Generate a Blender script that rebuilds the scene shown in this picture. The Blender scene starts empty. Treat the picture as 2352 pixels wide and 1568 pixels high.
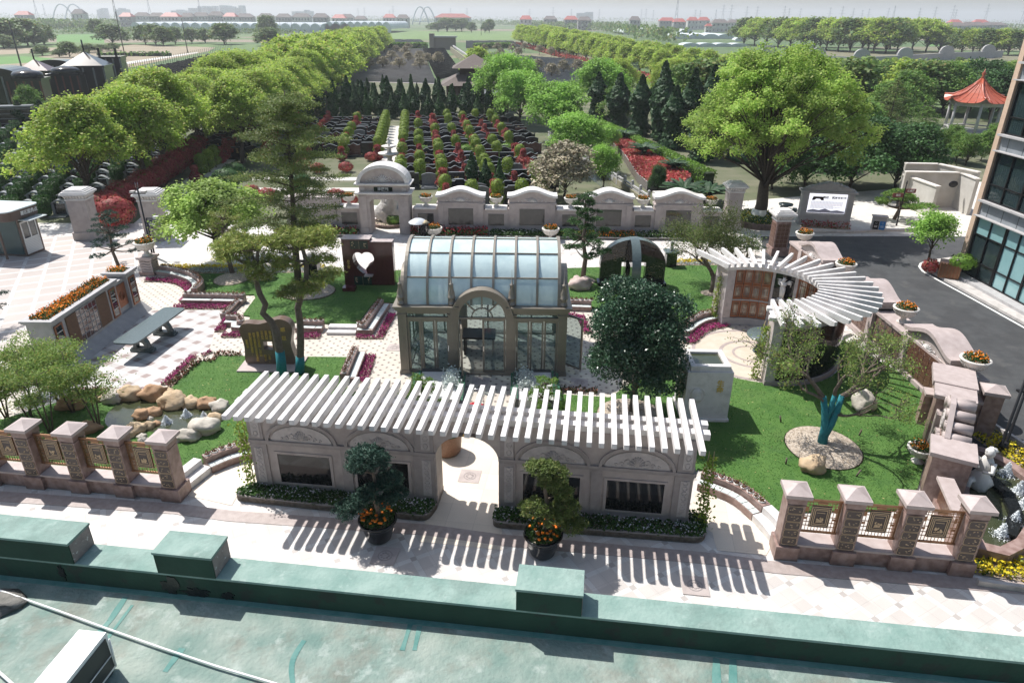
import bpy, bmesh, math, random
import numpy as np
from mathutils import Vector, Matrix, noise
sc = bpy.context.scene
# camera, sky, sun, exposure
F_PX, PITCH, CAM_H, ROLL = 1580.0, math.atan(.4695), 13.0, .0066
sp_, cp_ = math.sin(PITCH), math.cos(PITCH)
cam = bpy.data.objects.new('camera', bpy.data.cameras.new('camera')); sc.collection.objects.link(cam)
cam.location = (0, 0, CAM_H)
fw = Vector((0, cp_, -sp_)); rt = Vector((1, 0, 0)); up = rt.cross(fw)
q = math.atan(ROLL)
rt2 = rt*math.cos(q) + up*math.sin(q); up2 = up*math.cos(q) - rt*math.sin(q)
cam.rotation_euler = Matrix((rt2, up2, -fw)).transposed().to_euler()
cam.data.sensor_width = 36; cam.data.lens = 36*F_PX/2352
cam.data.clip_start = .1; cam.data.clip_end = 9000
sc.camera = cam
SUN_EL = math.radians(56.5); SX, SY = -.76, .65
w = bpy.data.worlds.new('World'); sc.world = w; w.use_nodes = True
nt = w.node_tree; bg = nt.nodes['Background']
sky = nt.nodes.new('ShaderNodeTexSky'); sky.sky_type = 'NISHITA'; sky.sun_disc = False
sky.sun_elevation = SUN_EL; sky.sun_rotation = math.atan2(SX, SY)
sky.air_density = 1.3; sky.dust_density = 2.0; sky.ozone_density = 1.5
nt.links.new(sky.outputs[0], bg.inputs[0]); bg.inputs[1].default_value = .10
sun = bpy.data.objects.new('sun', bpy.data.lights.new('sun', 'SUN')); sc.collection.objects.link(sun)
sun.data.energy = 5.0; sun.data.angle = math.radians(.5); sun.data.color = (1, .97, .93)
sd = Vector((SX*math.cos(SUN_EL), SY*math.cos(SUN_EL), math.sin(SUN_EL)))
sun.rotation_euler = sd.to_track_quat('Z', 'Y').to_euler()
sc.view_settings.view_transform = 'Standard'; sc.view_settings.look = 'None'
sc.view_settings.exposure = .42; sc.view_settings.gamma = 1
sc.render.engine = 'CYCLES'
sc.cycles.max_bounces = 6; sc.cycles.transparent_max_bounces = 8; sc.cycles.volume_bounces = 0
sc.render.resolution_x = 1024; sc.render.resolution_y = 682
rnd = random.Random(7)
# survey of the place: sight lines to ground points
def uv(x, y):
 dx, dy = x-1176, y-784
 return (dx+dy*ROLL)/F_PX, (dy-dx*ROLL)/F_PX
def g(p, z=0):
 u, v = uv(*p); d = sp_+v*cp_; ww = cp_-v*sp_; t = (CAM_H-z)/d
 return Vector((u*t, ww*t, z))
def gx(x, y, z=0): return g((x, y), z)
def mk(x0, y0, k): return lambda x, y: (x0+x*k, y0+y*k)
zA = mk(0, 0, .3418); zB = mk(746.5, 0, .3418); zC = mk(1548.1, 0, .3418); zD = mk(0, 401.9, .3418)
zE = mk(746.5, 459.4, .3418); zF = mk(1548.1, 459.4, .3418); zG = mk(0, 861.3, .4509)
zH = mk(746.5, 861.3, .4028); zI = mk(1548.1, 861.3, .4509); zJ = mk(1777.8, 861.3, .3297)
zK = mk(1895, 287.1, .293); zL = mk(516.8, 861.3, .2563)
def height(base, top, z0=0):
 b = g(base, z0); u, v = uv(*top); d = sp_+v*cp_; ww = cp_-v*sp_
 return CAM_H - b.y*d/ww
def gd(p, Y):   # point seen at p at depth Y: (X, Y, z)
 u, v = uv(*p); d = sp_+v*cp_; ww = cp_-v*sp_
 return Vector((u*Y/ww, Y, CAM_H-Y*d/ww))
# materials
MATS = {}
def mat(name, col, rough=.8, col2=None, scale=4.0, bump=0, metal=0, spec=.5, detail=4, trans=0, coat=0, contrast=1, coord='Object', bscale=None):
 if name in MATS: return MATS[name]
 m = bpy.data.materials.new(name); m.use_nodes = True; n = m.node_tree; L = n.links
 b = n.nodes['Principled BSDF']
 b.inputs['Base Color'].default_value = (*col, 1); b.inputs['Roughness'].default_value = rough
 b.inputs['Metallic'].default_value = metal; b.inputs['Specular IOR Level'].default_value = spec
 b.inputs['Transmission Weight'].default_value = trans; b.inputs['Coat Weight'].default_value = coat
 tc = n.nodes.new('ShaderNodeTexCoord')
 if col2:
  t = n.nodes.new('ShaderNodeTexNoise'); t.inputs['Scale'].default_value = scale; t.inputs['Detail'].default_value = detail
  L.new(tc.outputs[coord], t.inputs['Vector'])
  r = n.nodes.new('ShaderNodeValToRGB'); d = .22/contrast
  r.color_ramp.elements[0].position = .5-d; r.color_ramp.elements[1].position = .5+d
  r.color_ramp.elements[0].color = (*col, 1); r.color_ramp.elements[1].color = (*col2, 1)
  L.new(t.outputs['Fac'], r.inputs[0]); L.new(r.outputs[0], b.inputs['Base Color'])
 if bump:
  t2 = n.nodes.new('ShaderNodeTexNoise'); t2.inputs['Scale'].default_value = bscale or scale*3; t2.inputs['Detail'].default_value = 6
  L.new(tc.outputs[coord], t2.inputs['Vector'])
  bp = n.nodes.new('ShaderNodeBump'); bp.inputs['Strength'].default_value = bump; bp.inputs['Distance'].default_value = .05
  L.new(t2.outputs['Fac'], bp.inputs['Height']); L.new(bp.outputs[0], b.inputs['Normal'])
 MATS[name] = m; return m
def leafmat(name, c1, c2, c3=None, trans=.35, rough=.6):
 if name in MATS: return MATS[name]
 m = bpy.data.materials.new(name); m.use_nodes = True; n = m.node_tree; L = n.links
 b = n.nodes['Principled BSDF']; b.inputs['Roughness'].default_value = rough; b.inputs['Specular IOR Level'].default_value = .3
 ge = n.nodes.new('ShaderNodeNewGeometry'); r = n.nodes.new('ShaderNodeValToRGB')
 r.color_ramp.elements[0].color = (*c1, 1); r.color_ramp.elements[1].color = (*c2, 1)
 if c3:
  e = r.color_ramp.elements.new(.9); e.color = (*c3, 1); r.color_ramp.elements[1].position = .8; 
  r.color_ramp.elements[2].color = (*c3, 1); r.color_ramp.elements[1].color = (*c2, 1)
 L.new(ge.outputs['Random Per Island'], r.inputs[0])
 tn = n.nodes.new('ShaderNodeTexNoise'); tn.inputs['Scale'].default_value = .35
 tc = n.nodes.new('ShaderNodeTexCoord'); L.new(tc.outputs['Object'], tn.inputs['Vector'])
 mx = n.nodes.new('ShaderNodeHueSaturation'); mr = n.nodes.new('ShaderNodeMapRange')
 mr.inputs[1].default_value = .35; mr.inputs[2].default_value = .65; mr.inputs[3].default_value = .7; mr.inputs[4].default_value = 1.3
 L.new(tn.outputs['Fac'], mr.inputs[0]); L.new(mr.outputs[0], mx.inputs['Value']); L.new(r.outputs[0], mx.inputs['Color'])
 L.new(mx.outputs[0], b.inputs['Base Color'])
 if trans:
  ts = n.nodes.new('ShaderNodeBsdfTranslucent'); L.new(mx.outputs[0], ts.inputs['Color'])
  ms = n.nodes.new('ShaderNodeMixShader'); ms.inputs[0].default_value = trans
  L.new(b.outputs[0], ms.inputs[1]); L.new(ts.outputs[0], ms.inputs[2])
  L.new(ms.outputs[0], n.nodes['Material Output'].inputs['Surface'])
 MATS[name] = m; return m
def stain(m, col, scale=.8, lo=.52, hi=.62, amt=.7, coord='Object'):
 n = m.node_tree; L = n.links; b = n.nodes['Principled BSDF']; src = b.inputs['Base Color'].links
 tc = n.nodes.new('ShaderNodeTexCoord'); t = n.nodes.new('ShaderNodeTexNoise'); t.inputs['Scale'].default_value = scale; t.inputs['Detail'].default_value = 12; t.inputs['Roughness'].default_value = .65
 t.noise_dimensions = '4D'; t.inputs['W'].default_value = scale*3.7; L.new(tc.outputs[coord], t.inputs['Vector'])
 r = n.nodes.new('ShaderNodeMapRange'); r.inputs[1].default_value = lo; r.inputs[2].default_value = hi; r.inputs[4].default_value = amt; L.new(t.outputs['Fac'], r.inputs[0])
 x = n.nodes.new('ShaderNodeMix'); x.data_type = 'RGBA'; L.new(r.outputs[0], x.inputs[0]); x.inputs[7].default_value = (*col, 1)
 if src: L.new(src[0].from_socket, x.inputs[6])
 else: x.inputs[6].default_value = b.inputs['Base Color'].default_value[:]
 L.new(x.outputs[2], b.inputs['Base Color']); return m
def emat(name, col, s):
 m = bpy.data.materials.new(name); m.use_nodes = True; b = m.node_tree.nodes['Principled BSDF']
 b.inputs['Base Color'].default_value = (*col, 1); b.inputs['Emission Color'].default_value = (*col, 1); b.inputs['Emission Strength'].default_value = s
 MATS[name] = m; return m
# mesh builder
class MB:
 def __init__(s): s.v = []; s.f = []; s.smooth = []
 def add(s, vs, fs, M=None, smooth=False):
  o = len(s.v)
  s.v += [tuple(M @ Vector(p)) for p in vs] if M is not None else [tuple(p) for p in vs]
  s.f += [tuple(i+o for i in f) for f in fs]; s.smooth += [smooth]*len(fs); return s
 def box(s, x0, y0, z0, x1, y1, z1, M=None):
  vs = [(x, y, z) for z in (z0, z1) for y in (y0, y1) for x in (x0, x1)]
  return s.add(vs, [(0, 2, 3, 1), (4, 5, 7, 6), (0, 1, 5, 4), (2, 6, 7, 3), (0, 4, 6, 2), (1, 3, 7, 5)], M)
 def cbox(s, cx, cy, z0, wx, wy, h, M=None): return s.box(cx-wx/2, cy-wy/2, z0, cx+wx/2, cy+wy/2, z0+h, M)
 def prism(s, pts, z0, z1, M=None, smooth=False):
  n = len(pts); a = sum(pts[i][0]*pts[(i+1) % n][1]-pts[(i+1) % n][0]*pts[i][1] for i in range(n))
  if a < 0: pts = pts[::-1]
  vs = [(p[0], p[1], z0) for p in pts]+[(p[0], p[1], z1) for p in pts]
  s.add(vs, [tuple(range(n-1, -1, -1)), tuple(range(n, 2*n))], M)
  o = len(s.v)-2*n
  for i in range(n):
   j = (i+1) % n; s.f.append((o+i, o+j, o+n+j, o+n+i)); s.smooth.append(smooth)
  return s
 def vprism(s, pts, y0, y1, M=None):   # outline in x,z extruded along y
  R = Matrix(((1, 0, 0, 0), (0, 0, -1, 0), (0, 1, 0, 0), (0, 0, 0, 1)))
  return s.prism(pts, -y1, -y0, (M @ R) if M is not None else R)
 def cyl(s, cx, cy, z0, z1, r0, r1=None, n=12, M=None, cap=True):
  r1 = r0 if r1 is None else r1
  return s.lathe([(r0, z0), (r1, z1)], n, (cx, cy), M, cap)
 def lathe(s, prof, n=16, c=(0, 0), M=None, cap=True, sx=1, sy=1):
  vs = []; fs = []
  for r, z in prof:
   for i in range(n):
    a = 2*math.pi*i/n; vs.append((c[0]+r*sx*math.cos(a), c[1]+r*sy*math.sin(a), z))
  for k in range(len(prof)-1):
   for i in range(n):
    j = (i+1) % n; fs.append((k*n+i, k*n+j, (k+1)*n+j, (k+1)*n+i))
  s.add(vs, fs, M, True)
  if cap:
   o = len(s.v)-len(vs)
   if prof[0][0] > 1e-4: s.f.append(tuple(range(o+n-1, o-1, -1))); s.smooth.append(False)
   if prof[-1][0] > 1e-4: s.f.append(tuple(range(o+(len(prof)-1)*n, o+len(prof)*n))); s.smooth.append(False)
  return s
 def tube(s, path, rad, n=6, M=None):
  path = [Vector(p) for p in path]
  if not isinstance(rad, (list, tuple)): rad = [rad]*len(path)
  vs = []; fs = []
  for k, p in enumerate(path):
   d = (path[min(k+1, len(path)-1)]-path[max(k-1, 0)]).normalized()
   a = d.orthogonal().normalized() if k == 0 else (pa - d*pa.dot(d)).normalized()
   pa = a; b = d.cross(a)
   for i in range(n):
    t = 2*math.pi*i/n; vs.append(p+(a*math.cos(t)+b*math.sin(t))*rad[k])
  for k in range(len(path)-1):
   for i in range(n):
    j = (i+1) % n; fs.append((k*n+i, k*n+j, (k+1)*n+j, (k+1)*n+i))
  fs.append(tuple(range(n-1, -1, -1))); m = (len(path)-1)*n; fs.append(tuple(range(m, m+n)))
  return s.add(vs, fs, M, True)
 def bar(s, a, b, w_, h, M=None):   # rectangular bar from a to b (w across, h up)
  a = Vector(a); b = Vector(b); d = (b-a); L_ = d.length; d.normalize()
  sd_ = Vector((-d.y, d.x, 0)); 
  if sd_.length < 1e-5: sd_ = Vector((1, 0, 0))
  sd_.normalize(); u = d.cross(sd_)
  if u.z < 0: u = -u
  T = Matrix((( d.x, sd_.x, u.x, a.x), (d.y, sd_.y, u.y, a.y), (d.z, sd_.z, u.z, a.z), (0, 0, 0, 1)))
  return s.box(0, -w_/2, -h/2, L_, w_/2, h/2, (M @ T) if M is not None else T)
 def strip(s, pts, width, z0, z1, M=None, closed=False):   # wall/kerb following a polyline, offset to left by width
  n = len(pts); P = [Vector((p[0], p[1])) for p in pts]; off = []
  for i in range(n):
   a = P[(i-1) % n] if (closed or i > 0) else None; b = P[(i+1) % n] if (closed or i < n-1) else None
   d1 = (P[i]-a).normalized() if a is not None else None; d2 = (b-P[i]).normalized() if b is not None else None
   d1 = d1 or d2; d2 = d2 or d1
   n1 = Vector((-d1.y, d1.x)); n2 = Vector((-d2.y, d2.x)); m_ = (n1+n2)
   m_ = m_/max(m_.length_squared/2, .35) if m_.length > .1 else n1
   off.append(P[i]+m_*width)
  m = n if closed else n-1
  for i in range(m):
   j = (i+1) % n
   s.prism([P[i], P[j], off[j], off[i]], z0, z1, M)
  return s
 def sheet(s, pts, z, M=None):
  n = len(pts); a = sum(pts[i][0]*pts[(i+1) % n][1]-pts[(i+1) % n][0]*pts[i][1] for i in range(n))
  if a < 0: pts = pts[::-1]
  return s.add([(p[0], p[1], z) for p in pts], [tuple(range(n))], M)
 def blob(s, c, r, n=10, jit=.12, seed=0, M=None, zmin=None, smooth=True):
  rx, ry, rz = (r, r, r) if not hasattr(r, '__len__') else r
  vs = []; fs = []; m = n//2+1; rows = m*2
  for k in range(m+1):
   ph = math.pi*k/m
   for i in range(n):
    t = 2*math.pi*i/n
    d = Vector((math.sin(ph)*math.cos(t), math.sin(ph)*math.sin(t), math.cos(ph)))
    e = 1+jit*2*noise.noise(d*1.6+Vector((seed*3.1, seed*1.7, 0)))+jit*.7*noise.noise(d*4+Vector((seed, 0, 5)))
    z = c[2]+d.z*rz*e
    if zmin is not None: z = max(z, zmin)
    vs.append((c[0]+d.x*rx*e, c[1]+d.y*ry*e, z))
  for k in range(m):
   for i in range(n):
    j = (i+1) % n; fs.append((k*n+i, (k+1)*n+i, (k+1)*n+j, k*n+j))
  return s.add(vs, fs, M, smooth)
 def merge(s, o, M=None):
  k = len(s.v); s.v += [tuple(M @ Vector(p)) for p in o.v] if M is not None else o.v
  s.f += [tuple(i+k for i in f) for f in o.f]; s.smooth += o.smooth; return s
 def mesh(s, name, m):
  me = bpy.data.meshes.new(name); me.from_pydata(s.v, [], s.f); me.materials.append(m)
  me.polygons.foreach_set('use_smooth', s.smooth); me.update(); return me
 def build(s, name, m, parent=None):
  return link(name, s.mesh(name, m), parent)
def link(name, me, parent=None):
 o = bpy.data.objects.new(name, me); sc.collection.objects.link(o)
 if parent: o.parent = parent
 return o
def tag(o, label=None, cat=None, group=None, kind=None):
 if label: o['label'] = label
 if cat: o['category'] = cat
 if group: o['group'] = group
 if kind: o['kind'] = kind
 return o
def thing(name, label, cat, loc=(0, 0, 0), rz=0, group=None, s=1):
 o = bpy.data.objects.new(name, None); sc.collection.objects.link(o); o.empty_display_size = .2
 o.location = loc; o.rotation_euler = (0, 0, rz); o.scale = (s, s, s) if not hasattr(s, '__len__') else s
 return tag(o, label, cat, group)
def struct(name, mb, m, kind='structure'):
 o = mb.build(name, m); o['kind'] = kind; return o
def kids(o): return [c for c in list(sc.collection.objects) if c.parent == o]
def dup(o, loc, rz=0, label=None, s=1, group=None, ch=None):
 r = o.copy(); sc.collection.objects.link(r); r.location = loc; r.rotation_euler = (0, 0, rz)
 r.scale = (s, s, s) if not hasattr(s, '__len__') else s
 if label: r['label'] = label
 if group: r['group'] = group
 for c in (o.children if ch is None else ch):
  k = c.copy(); sc.collection.objects.link(k); k.parent = r
  for gc in c.children:
   d = gc.copy(); sc.collection.objects.link(d); d.parent = k
 return r
def frame(a, b):
 d = b-a; return math.atan2(d.y, d.x), math.hypot(d.x, d.y)
def rotm(loc, rz): return Matrix.Translation(loc) @ Matrix.Rotation(rz, 4, 'Z')
def arc(cx, cy, r, a0, a1, n): return [(cx+r*math.cos(math.radians(a0+(a1-a0)*i/n)), cy+r*math.sin(math.radians(a0+(a1-a0)*i/n))) for i in range(n+1)]
ORD = ['first', 'second', 'third', 'fourth', 'fifth', 'sixth', 'seventh', 'eighth', 'ninth', 'tenth', 'eleventh', 'twelfth', 'thirteenth', 'fourteenth', 'fifteenth', 'sixteenth', 'seventeenth', 'eighteenth', 'nineteenth', 'twentieth'] + ['%dth' % i for i in range(21, 80)]
def smoothpts(pts, k=3, closed=False):
 P = [Vector((p[0], p[1], p[2] if len(p) > 2 else 0)) for p in pts]; n = len(P); out = []
 for i in range(n if closed else n-1):
  p0 = P[(i-1) % n] if closed or i > 0 else P[i]; p1 = P[i]; p2 = P[(i+1) % n]; p3 = P[(i+2) % n] if closed or i+2 < n else p2
  for j in range(k):
   t = j/k
   out.append(.5*((2*p1)+(p2-p0)*t+(2*p0-5*p1+4*p2-p3)*t*t+(3*p1-p0-3*p2+p3)*t**3))
 if not closed: out.append(P[-1])
 return out
# leaf clouds: many small faces, built with numpy
def leafcloud(name, cen, size, m, nrm=None, seed=1, parent=None, aspect=1.0, updown=0.0, tri=False, outward=.5, quad=True):
 r = np.random.RandomState(seed); n = len(cen)
 size = np.asarray(size)*np.ones(n)
 d = r.normal(size=(n, 3))
 if nrm is not None: d = d*(1-outward)+nrm*outward*1.7
 d[:, 2] += updown
 d /= np.linalg.norm(d, axis=1)[:, None]+1e-9
 a = np.cross(d, r.normal(size=(n, 3))); a /= np.linalg.norm(a, axis=1)[:, None]+1e-9
 b = np.cross(d, a)
 a *= (size*.5)[:, None]; b *= (size*.5*aspect)[:, None]
 if tri:
  v = np.stack([cen-a*.9-b*.6, cen+a*.9-b*.6, cen+b], 1).reshape(-1, 3); k = 3
 else:
  v = np.stack([cen-a, cen-b*.7, cen+a, cen+b*.9], 1).reshape(-1, 3); k = 4
 me = bpy.data.meshes.new(name); me.vertices.add(n*k); me.vertices.foreach_set('co', v.astype(np.float32).ravel())
 me.loops.add(n*k); me.loops.foreach_set('vertex_index', np.arange(n*k, dtype=np.int32))
 me.polygons.add(n); me.polygons.foreach_set('loop_start', np.arange(0, n*k, k, dtype=np.int32))
 me.update(calc_edges=True); me.validate(); me.materials.append(m)
 return link(name, me, parent) if parent is not False else me
zM = mk(287.1, 545.5, .2197); zN = mk(0, 430.7, .1922); zO = mk(0, 717.8, .2746); zP = mk(1435.5, 516.8, .2746)
zQ = mk(746.5, 373.2, .2441); zR = mk(1320.7, 373.2, .2686)
def pts(z, *a, h=0): return [g(z(*p), h) for p in a]
# paving materials
class NB:
 def __init__(s, m): s.n = m.node_tree; s.L = s.n.links
 def m(s, op, a, b=None, c=None):
  x = s.n.nodes.new('ShaderNodeMath'); x.operation = op
  for i, v in enumerate((a, b, c)):
   if v is None: continue
   if isinstance(v, (int, float)): x.inputs[i].default_value = v
   else: s.L.new(v, x.inputs[i])
  return x.outputs[0]
 def mix(s, f, a, b):
  x = s.n.nodes.new('ShaderNodeMix'); x.data_type = 'RGBA'
  for i, v in ((0, f), (6, a), (7, b)):
   if isinstance(v, (int, float)): x.inputs[i].default_value = v
   elif isinstance(v, tuple): x.inputs[i].default_value = (*v, 1)
   else: s.L.new(v, x.inputs[i])
  return x.outputs[2]
def paving(name, ang, cell, band, ccell, cband, cinter, sub=2, var=.12, checker=None, joint=.008, rough=.62, skew=0, stain=True):
 m = bpy.data.materials.new(name); m.use_nodes = True; B = NB(m); n = B.n; L = B.L
 b = n.nodes['Principled BSDF']; b.inputs['Roughness'].default_value = rough
 geo = n.nodes.new('ShaderNodeNewGeometry'); mp = n.nodes.new('ShaderNodeMapping'); mp.inputs['Rotation'].default_value = (0, 0, math.radians(ang))
 L.new(geo.outputs['Position'], mp.inputs[0]); sx = n.nodes.new('ShaderNodeSeparateXYZ'); L.new(mp.outputs[0], sx.inputs[0])
 X = B.m('ADD', sx.outputs[0], B.m('MULTIPLY', sx.outputs[1], skew)) if skew else sx.outputs[0]
 px = B.m('DIVIDE', X, cell); py = B.m('DIVIDE', sx.outputs[1], cell)
 fx = B.m('FRACT', px); fy = B.m('FRACT', py)
 bx = B.m('LESS_THAN', fx, band); by = B.m('LESS_THAN', fy, band)
 anyb = B.m('MAXIMUM', bx, by); inter = B.m('MULTIPLY', bx, by)
 qx = B.m('FRACT', B.m('MULTIPLY', B.m('SUBTRACT', fx, band), sub/(1-band))); qy = B.m('FRACT', B.m('MULTIPLY', B.m('SUBTRACT', fy, band), sub/(1-band)))
 jw = joint*sub/cell
 jt = B.m('MAXIMUM', B.m('LESS_THAN', qx, jw), B.m('LESS_THAN', qy, jw))
 cmb = n.nodes.new('ShaderNodeCombineXYZ')
 L.new(B.m('FLOOR', B.m('MULTIPLY', px, sub)), cmb.inputs[0]); L.new(B.m('FLOOR', B.m('MULTIPLY', py, sub)), cmb.inputs[1])
 wn = n.nodes.new('ShaderNodeTexWhiteNoise'); L.new(cmb.outputs[0], wn.inputs[0])
 base = ccell
 if checker:
  par = B.m('MODULO', B.m('ADD', B.m('ABSOLUTE', B.m('FLOOR', px)), B.m('ABSOLUTE', B.m('FLOOR', py))), 2)
  par = B.m('GREATER_THAN', par, .5); base = B.mix(par, ccell, checker)
 c = B.mix(anyb, base, cband) if band else B.mix(0.0, base, cband)
 c = B.mix(inter, c, cinter)
 hv = n.nodes.new('ShaderNodeHueSaturation'); L.new(c, hv.inputs['Color'])
 tn = n.nodes.new('ShaderNodeTexNoise'); tn.inputs['Scale'].default_value = .5; tn.inputs['Detail'].default_value = 5; L.new(geo.outputs['Position'], tn.inputs['Vector'])
 tf = n.nodes.new('ShaderNodeTexNoise'); tf.inputs['Scale'].default_value = 60; L.new(geo.outputs['Position'], tf.inputs['Vector'])
 val = B.m('ADD', B.m('ADD', 1-var, B.m('MULTIPLY', wn.outputs['Value'], var*1.4)), B.m('MULTIPLY', B.m('SUBTRACT', tn.outputs['Fac'], .5), .35))
 val = B.m('ADD', val, B.m('MULTIPLY', B.m('SUBTRACT', tf.outputs['Fac'], .5), .25))
 val = B.m('MULTIPLY', val, B.m('SUBTRACT', 1, B.m('MULTIPLY', jt, .3)))
 L.new(val, hv.inputs['Value']); L.new(hv.outputs[0], b.inputs['Base Color'])
 return m
CR = (.62, .54, .45); WH = (.74, .71, .66); PK = (.50, .42, .375); BR = (.16, .115, .10)
m_road = paving('slab paving with diagonal bands', -29, .9, .17, (.55, .51, .475), (.62, .60, .57), (.42, .385, .36), sub=2, var=.13)
m_plaza = paving('slab paving with white grid', -27, 1.15, .16, (.40, .35, .32), (.54, .515, .485), (.45, .42, .40), sub=1, var=.10)
m_dots = paving('cream paving with small diamonds', 45, .32, .3, (.52, .47, .40), (.52, .47, .40), (.17, .13, .115), sub=1, var=.06)
m_court = paving('chequered court paving', 27, .78, .38, (.58, .56, .535), (.42, .395, .385), (.25, .19, .175), sub=1, var=.06)
m_cream = paving('cream slab paving', 8, .8, .0, (.66, .58, .48), CR, CR, sub=1, var=.12)
m_band = mat('brown granite border paving', (.30, .245, .225), .55, (.40, .34, .315), 6, bump=.1)
m_pale = mat('pale concrete', (.50, .47, .43), .85, (.62, .59, .54), 1.2, bump=.15)
m_asph = mat('asphalt', (.040, .042, .045), .9, (.062, .064, .066), 1.5, bump=.25, bscale=40)
m_white = mat('white road paint', (.75, .75, .72), .7, (.62, .62, .6), 5)
m_kerb = mat('kerb stone', (.42, .39, .37), .8, (.52, .49, .46), 5, bump=.1)
m_soil = mat('mulch soil', (.20, .155, .11), .95, (.38, .31, .24), 9, bump=.6, bscale=25, contrast=1.5)
m_mulch = mat('wood chip mulch', (.30, .24, .18), .95, (.50, .43, .35), 14, bump=.8, bscale=30, contrast=2)
m_lawn = mat('lawn grass', (.044, .122, .014), .9, (.078, .165, .028), .9, bump=.5, detail=12, bscale=70)
stain(m_lawn, (.10, .16, .04), .7, .52, .68, .5); stain(m_lawn, (.02, .08, .012), 2.3, .52, .6, .35); stain(m_asph, (.085, .083, .08), .9, .55, .62, .6, 'Object'); stain(m_asph, (.03, .03, .032), .35, .5, .56, .5); stain(m_kerb, (.25, .24, .22), 2, .5, .62, .5)
# the country round about: one sheet to the horizon
def fieldmat():
 m = bpy.data.materials.new('open country'); m.use_nodes = True; B = NB(m); n = B.n; L = B.L
 b = n.nodes['Principled BSDF']; b.inputs['Roughness'].default_value = .95
 geo = n.nodes.new('ShaderNodeNewGeometry')
 vo = n.nodes.new('ShaderNodeTexVoronoi'); vo.inputs['Scale'].default_value = .012; vo.distance = 'CHEBYCHEV'
 mp = n.nodes.new('ShaderNodeMapping'); mp.inputs['Scale'].default_value = (.6, 1.6, 1); mp.inputs['Rotation'].default_value = (0, 0, .12)
 L.new(geo.outputs['Position'], mp.inputs[0]); L.new(mp.outputs[0], vo.inputs['Vector'])
 r = n.nodes.new('ShaderNodeValToRGB'); r.color_ramp.interpolation = 'CONSTANT'
 cols = [(0, (.07, .12, .04)), (.3, (.10, .15, .055)), (.52, (.085, .13, .05)), (.7, (.16, .15, .09)), (.84, (.10, .16, .05)), (.93, (.22, .18, .13))]
 for i, (p_, c_) in enumerate(cols):
  e = r.color_ramp.elements[i] if i < 2 else r.color_ramp.elements.new(p_)
  e.position = p_; e.color = (*c_, 1)
 sp = n.nodes.new('ShaderNodeSeparateColor'); L.new(vo.outputs['Color'], sp.inputs[0]); L.new(sp.outputs[0], r.inputs[0])
 tn = n.nodes.new('ShaderNodeTexNoise'); tn.inputs['Scale'].default_value = .25; tn.inputs['Detail'].default_value = 8; L.new(geo.outputs['Position'], tn.inputs['Vector'])
 hv = n.nodes.new('ShaderNodeHueSaturation'); L.new(r.outputs[0], hv.inputs['Color'])
 L.new(B.m('ADD', .5, tn.outputs['Fac']), hv.inputs['Value']); L.new(hv.outputs[0], b.inputs['Base Color'])
 return m
struct('ground', MB().sheet([(-5000, -300), (5000, -300), (5000, 7500), (-5000, 7500)], -.03), fieldmat())
# cemetery soil and paved park behind the wall
m_park = mat('trodden park ground', (.06, .085, .03), .95, (.16, .15, .10), .35, bump=.2, detail=8)
struct('park_ground', MB().sheet([(-75, 46), (60, 46), (75, 150), (-60, 165)], -.022), m_park)
struct('paving', MB().sheet([(-60, -5), (60, -5), (60, 46.5), (-60, 46.5)], -.016), m_road)
lp = [g(p) for p in [zN(-300, 560), zN(0, 560), zN(470, 590), zN(900, 565), zN(1650, 560), zN(1850, 700)]]
left_plaza = [g(zN(-1500, 1900))]+[g(zN(-1200, 700))]+lp+[g(zM(330, 300)), g(zN(1870, 1060)), g(zN(1700, 1110)), g(zN(1400, 1100)), g(zN(360, 1650)), g((40, 830)), g((-100, 980))]
struct('plaza_paving', MB().sheet(left_plaza, -.012), m_plaza)
inner = [g(p) for p in [zM(330, 300), zM(620, 385), (820, 640), (1310, 640), (1640, 640)]]+[Vector((12, 33.5)), Vector((13.5, 28)), Vector((12, 24)), Vector((9.6, 23.5)), g((1150, 960)), g((880, 960)), g((440, 960)), g((60, 1000)), g((-100, 1000)), g(zN(300, 1700)), g(zN(1700, 1110))]
struct('garden_path', MB().sheet(inner, -.008), m_dots)
court = [g(p) for p in [zM(220, 760), zM(1120, 760), zM(1040, 850), zM(930, 995), zM(900, 1110), zM(870, 1180), zM(690, 1230), zM(330, 1560), (250, 900), (60, 960), (40, 880), zN(480, 1960), zN(1700, 1500)]]
struct('court_paving', MB().sheet(court, -.004), m_court)
# pale entrance path through the arch and the curved forecourt
c0 = Vector((-1.3, 16.4))
struct('entrance_path', MB().sheet([(-2.5, 14.75), (-.25, 14.45), (-.3, 20.4), (-2.15, 20.6)], -.004), m_cream)
struct('forecourt', MB().sheet([g(zG(950, 610)), g(zG(1180, 662)), g(zG(1210, 610)), g(zG(1320, 560)), g(zG(1290, 440)), g(zG(1080, 510)), g(zG(960, 600))], -.004), m_cream)
struct('forecourt', MB().sheet([g(zI(105, 590)), g(zI(70, 730)), g(zI(195, 800)), g(zI(220, 890)), g(zI(470, 915)), g(zI(500, 860)), g(zI(400, 745)), g(zI(270, 650)), g(zI(180, 610))], -.004), m_cream)
# dark border bands
bd = MB()
bd.strip([g(zG(-200, 575)), g(zG(930, 655)), g(zG(1200, 690)), g(zH(600, 850)), g(zH(1000, 905)), g(zH(2200, 1010)), g(zI(500, 945)), g(zI(1540, 1030)), g(zI(2100, 1075))], -.45, -.012, -.001)
struct('border_paving', bd, m_band)
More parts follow.
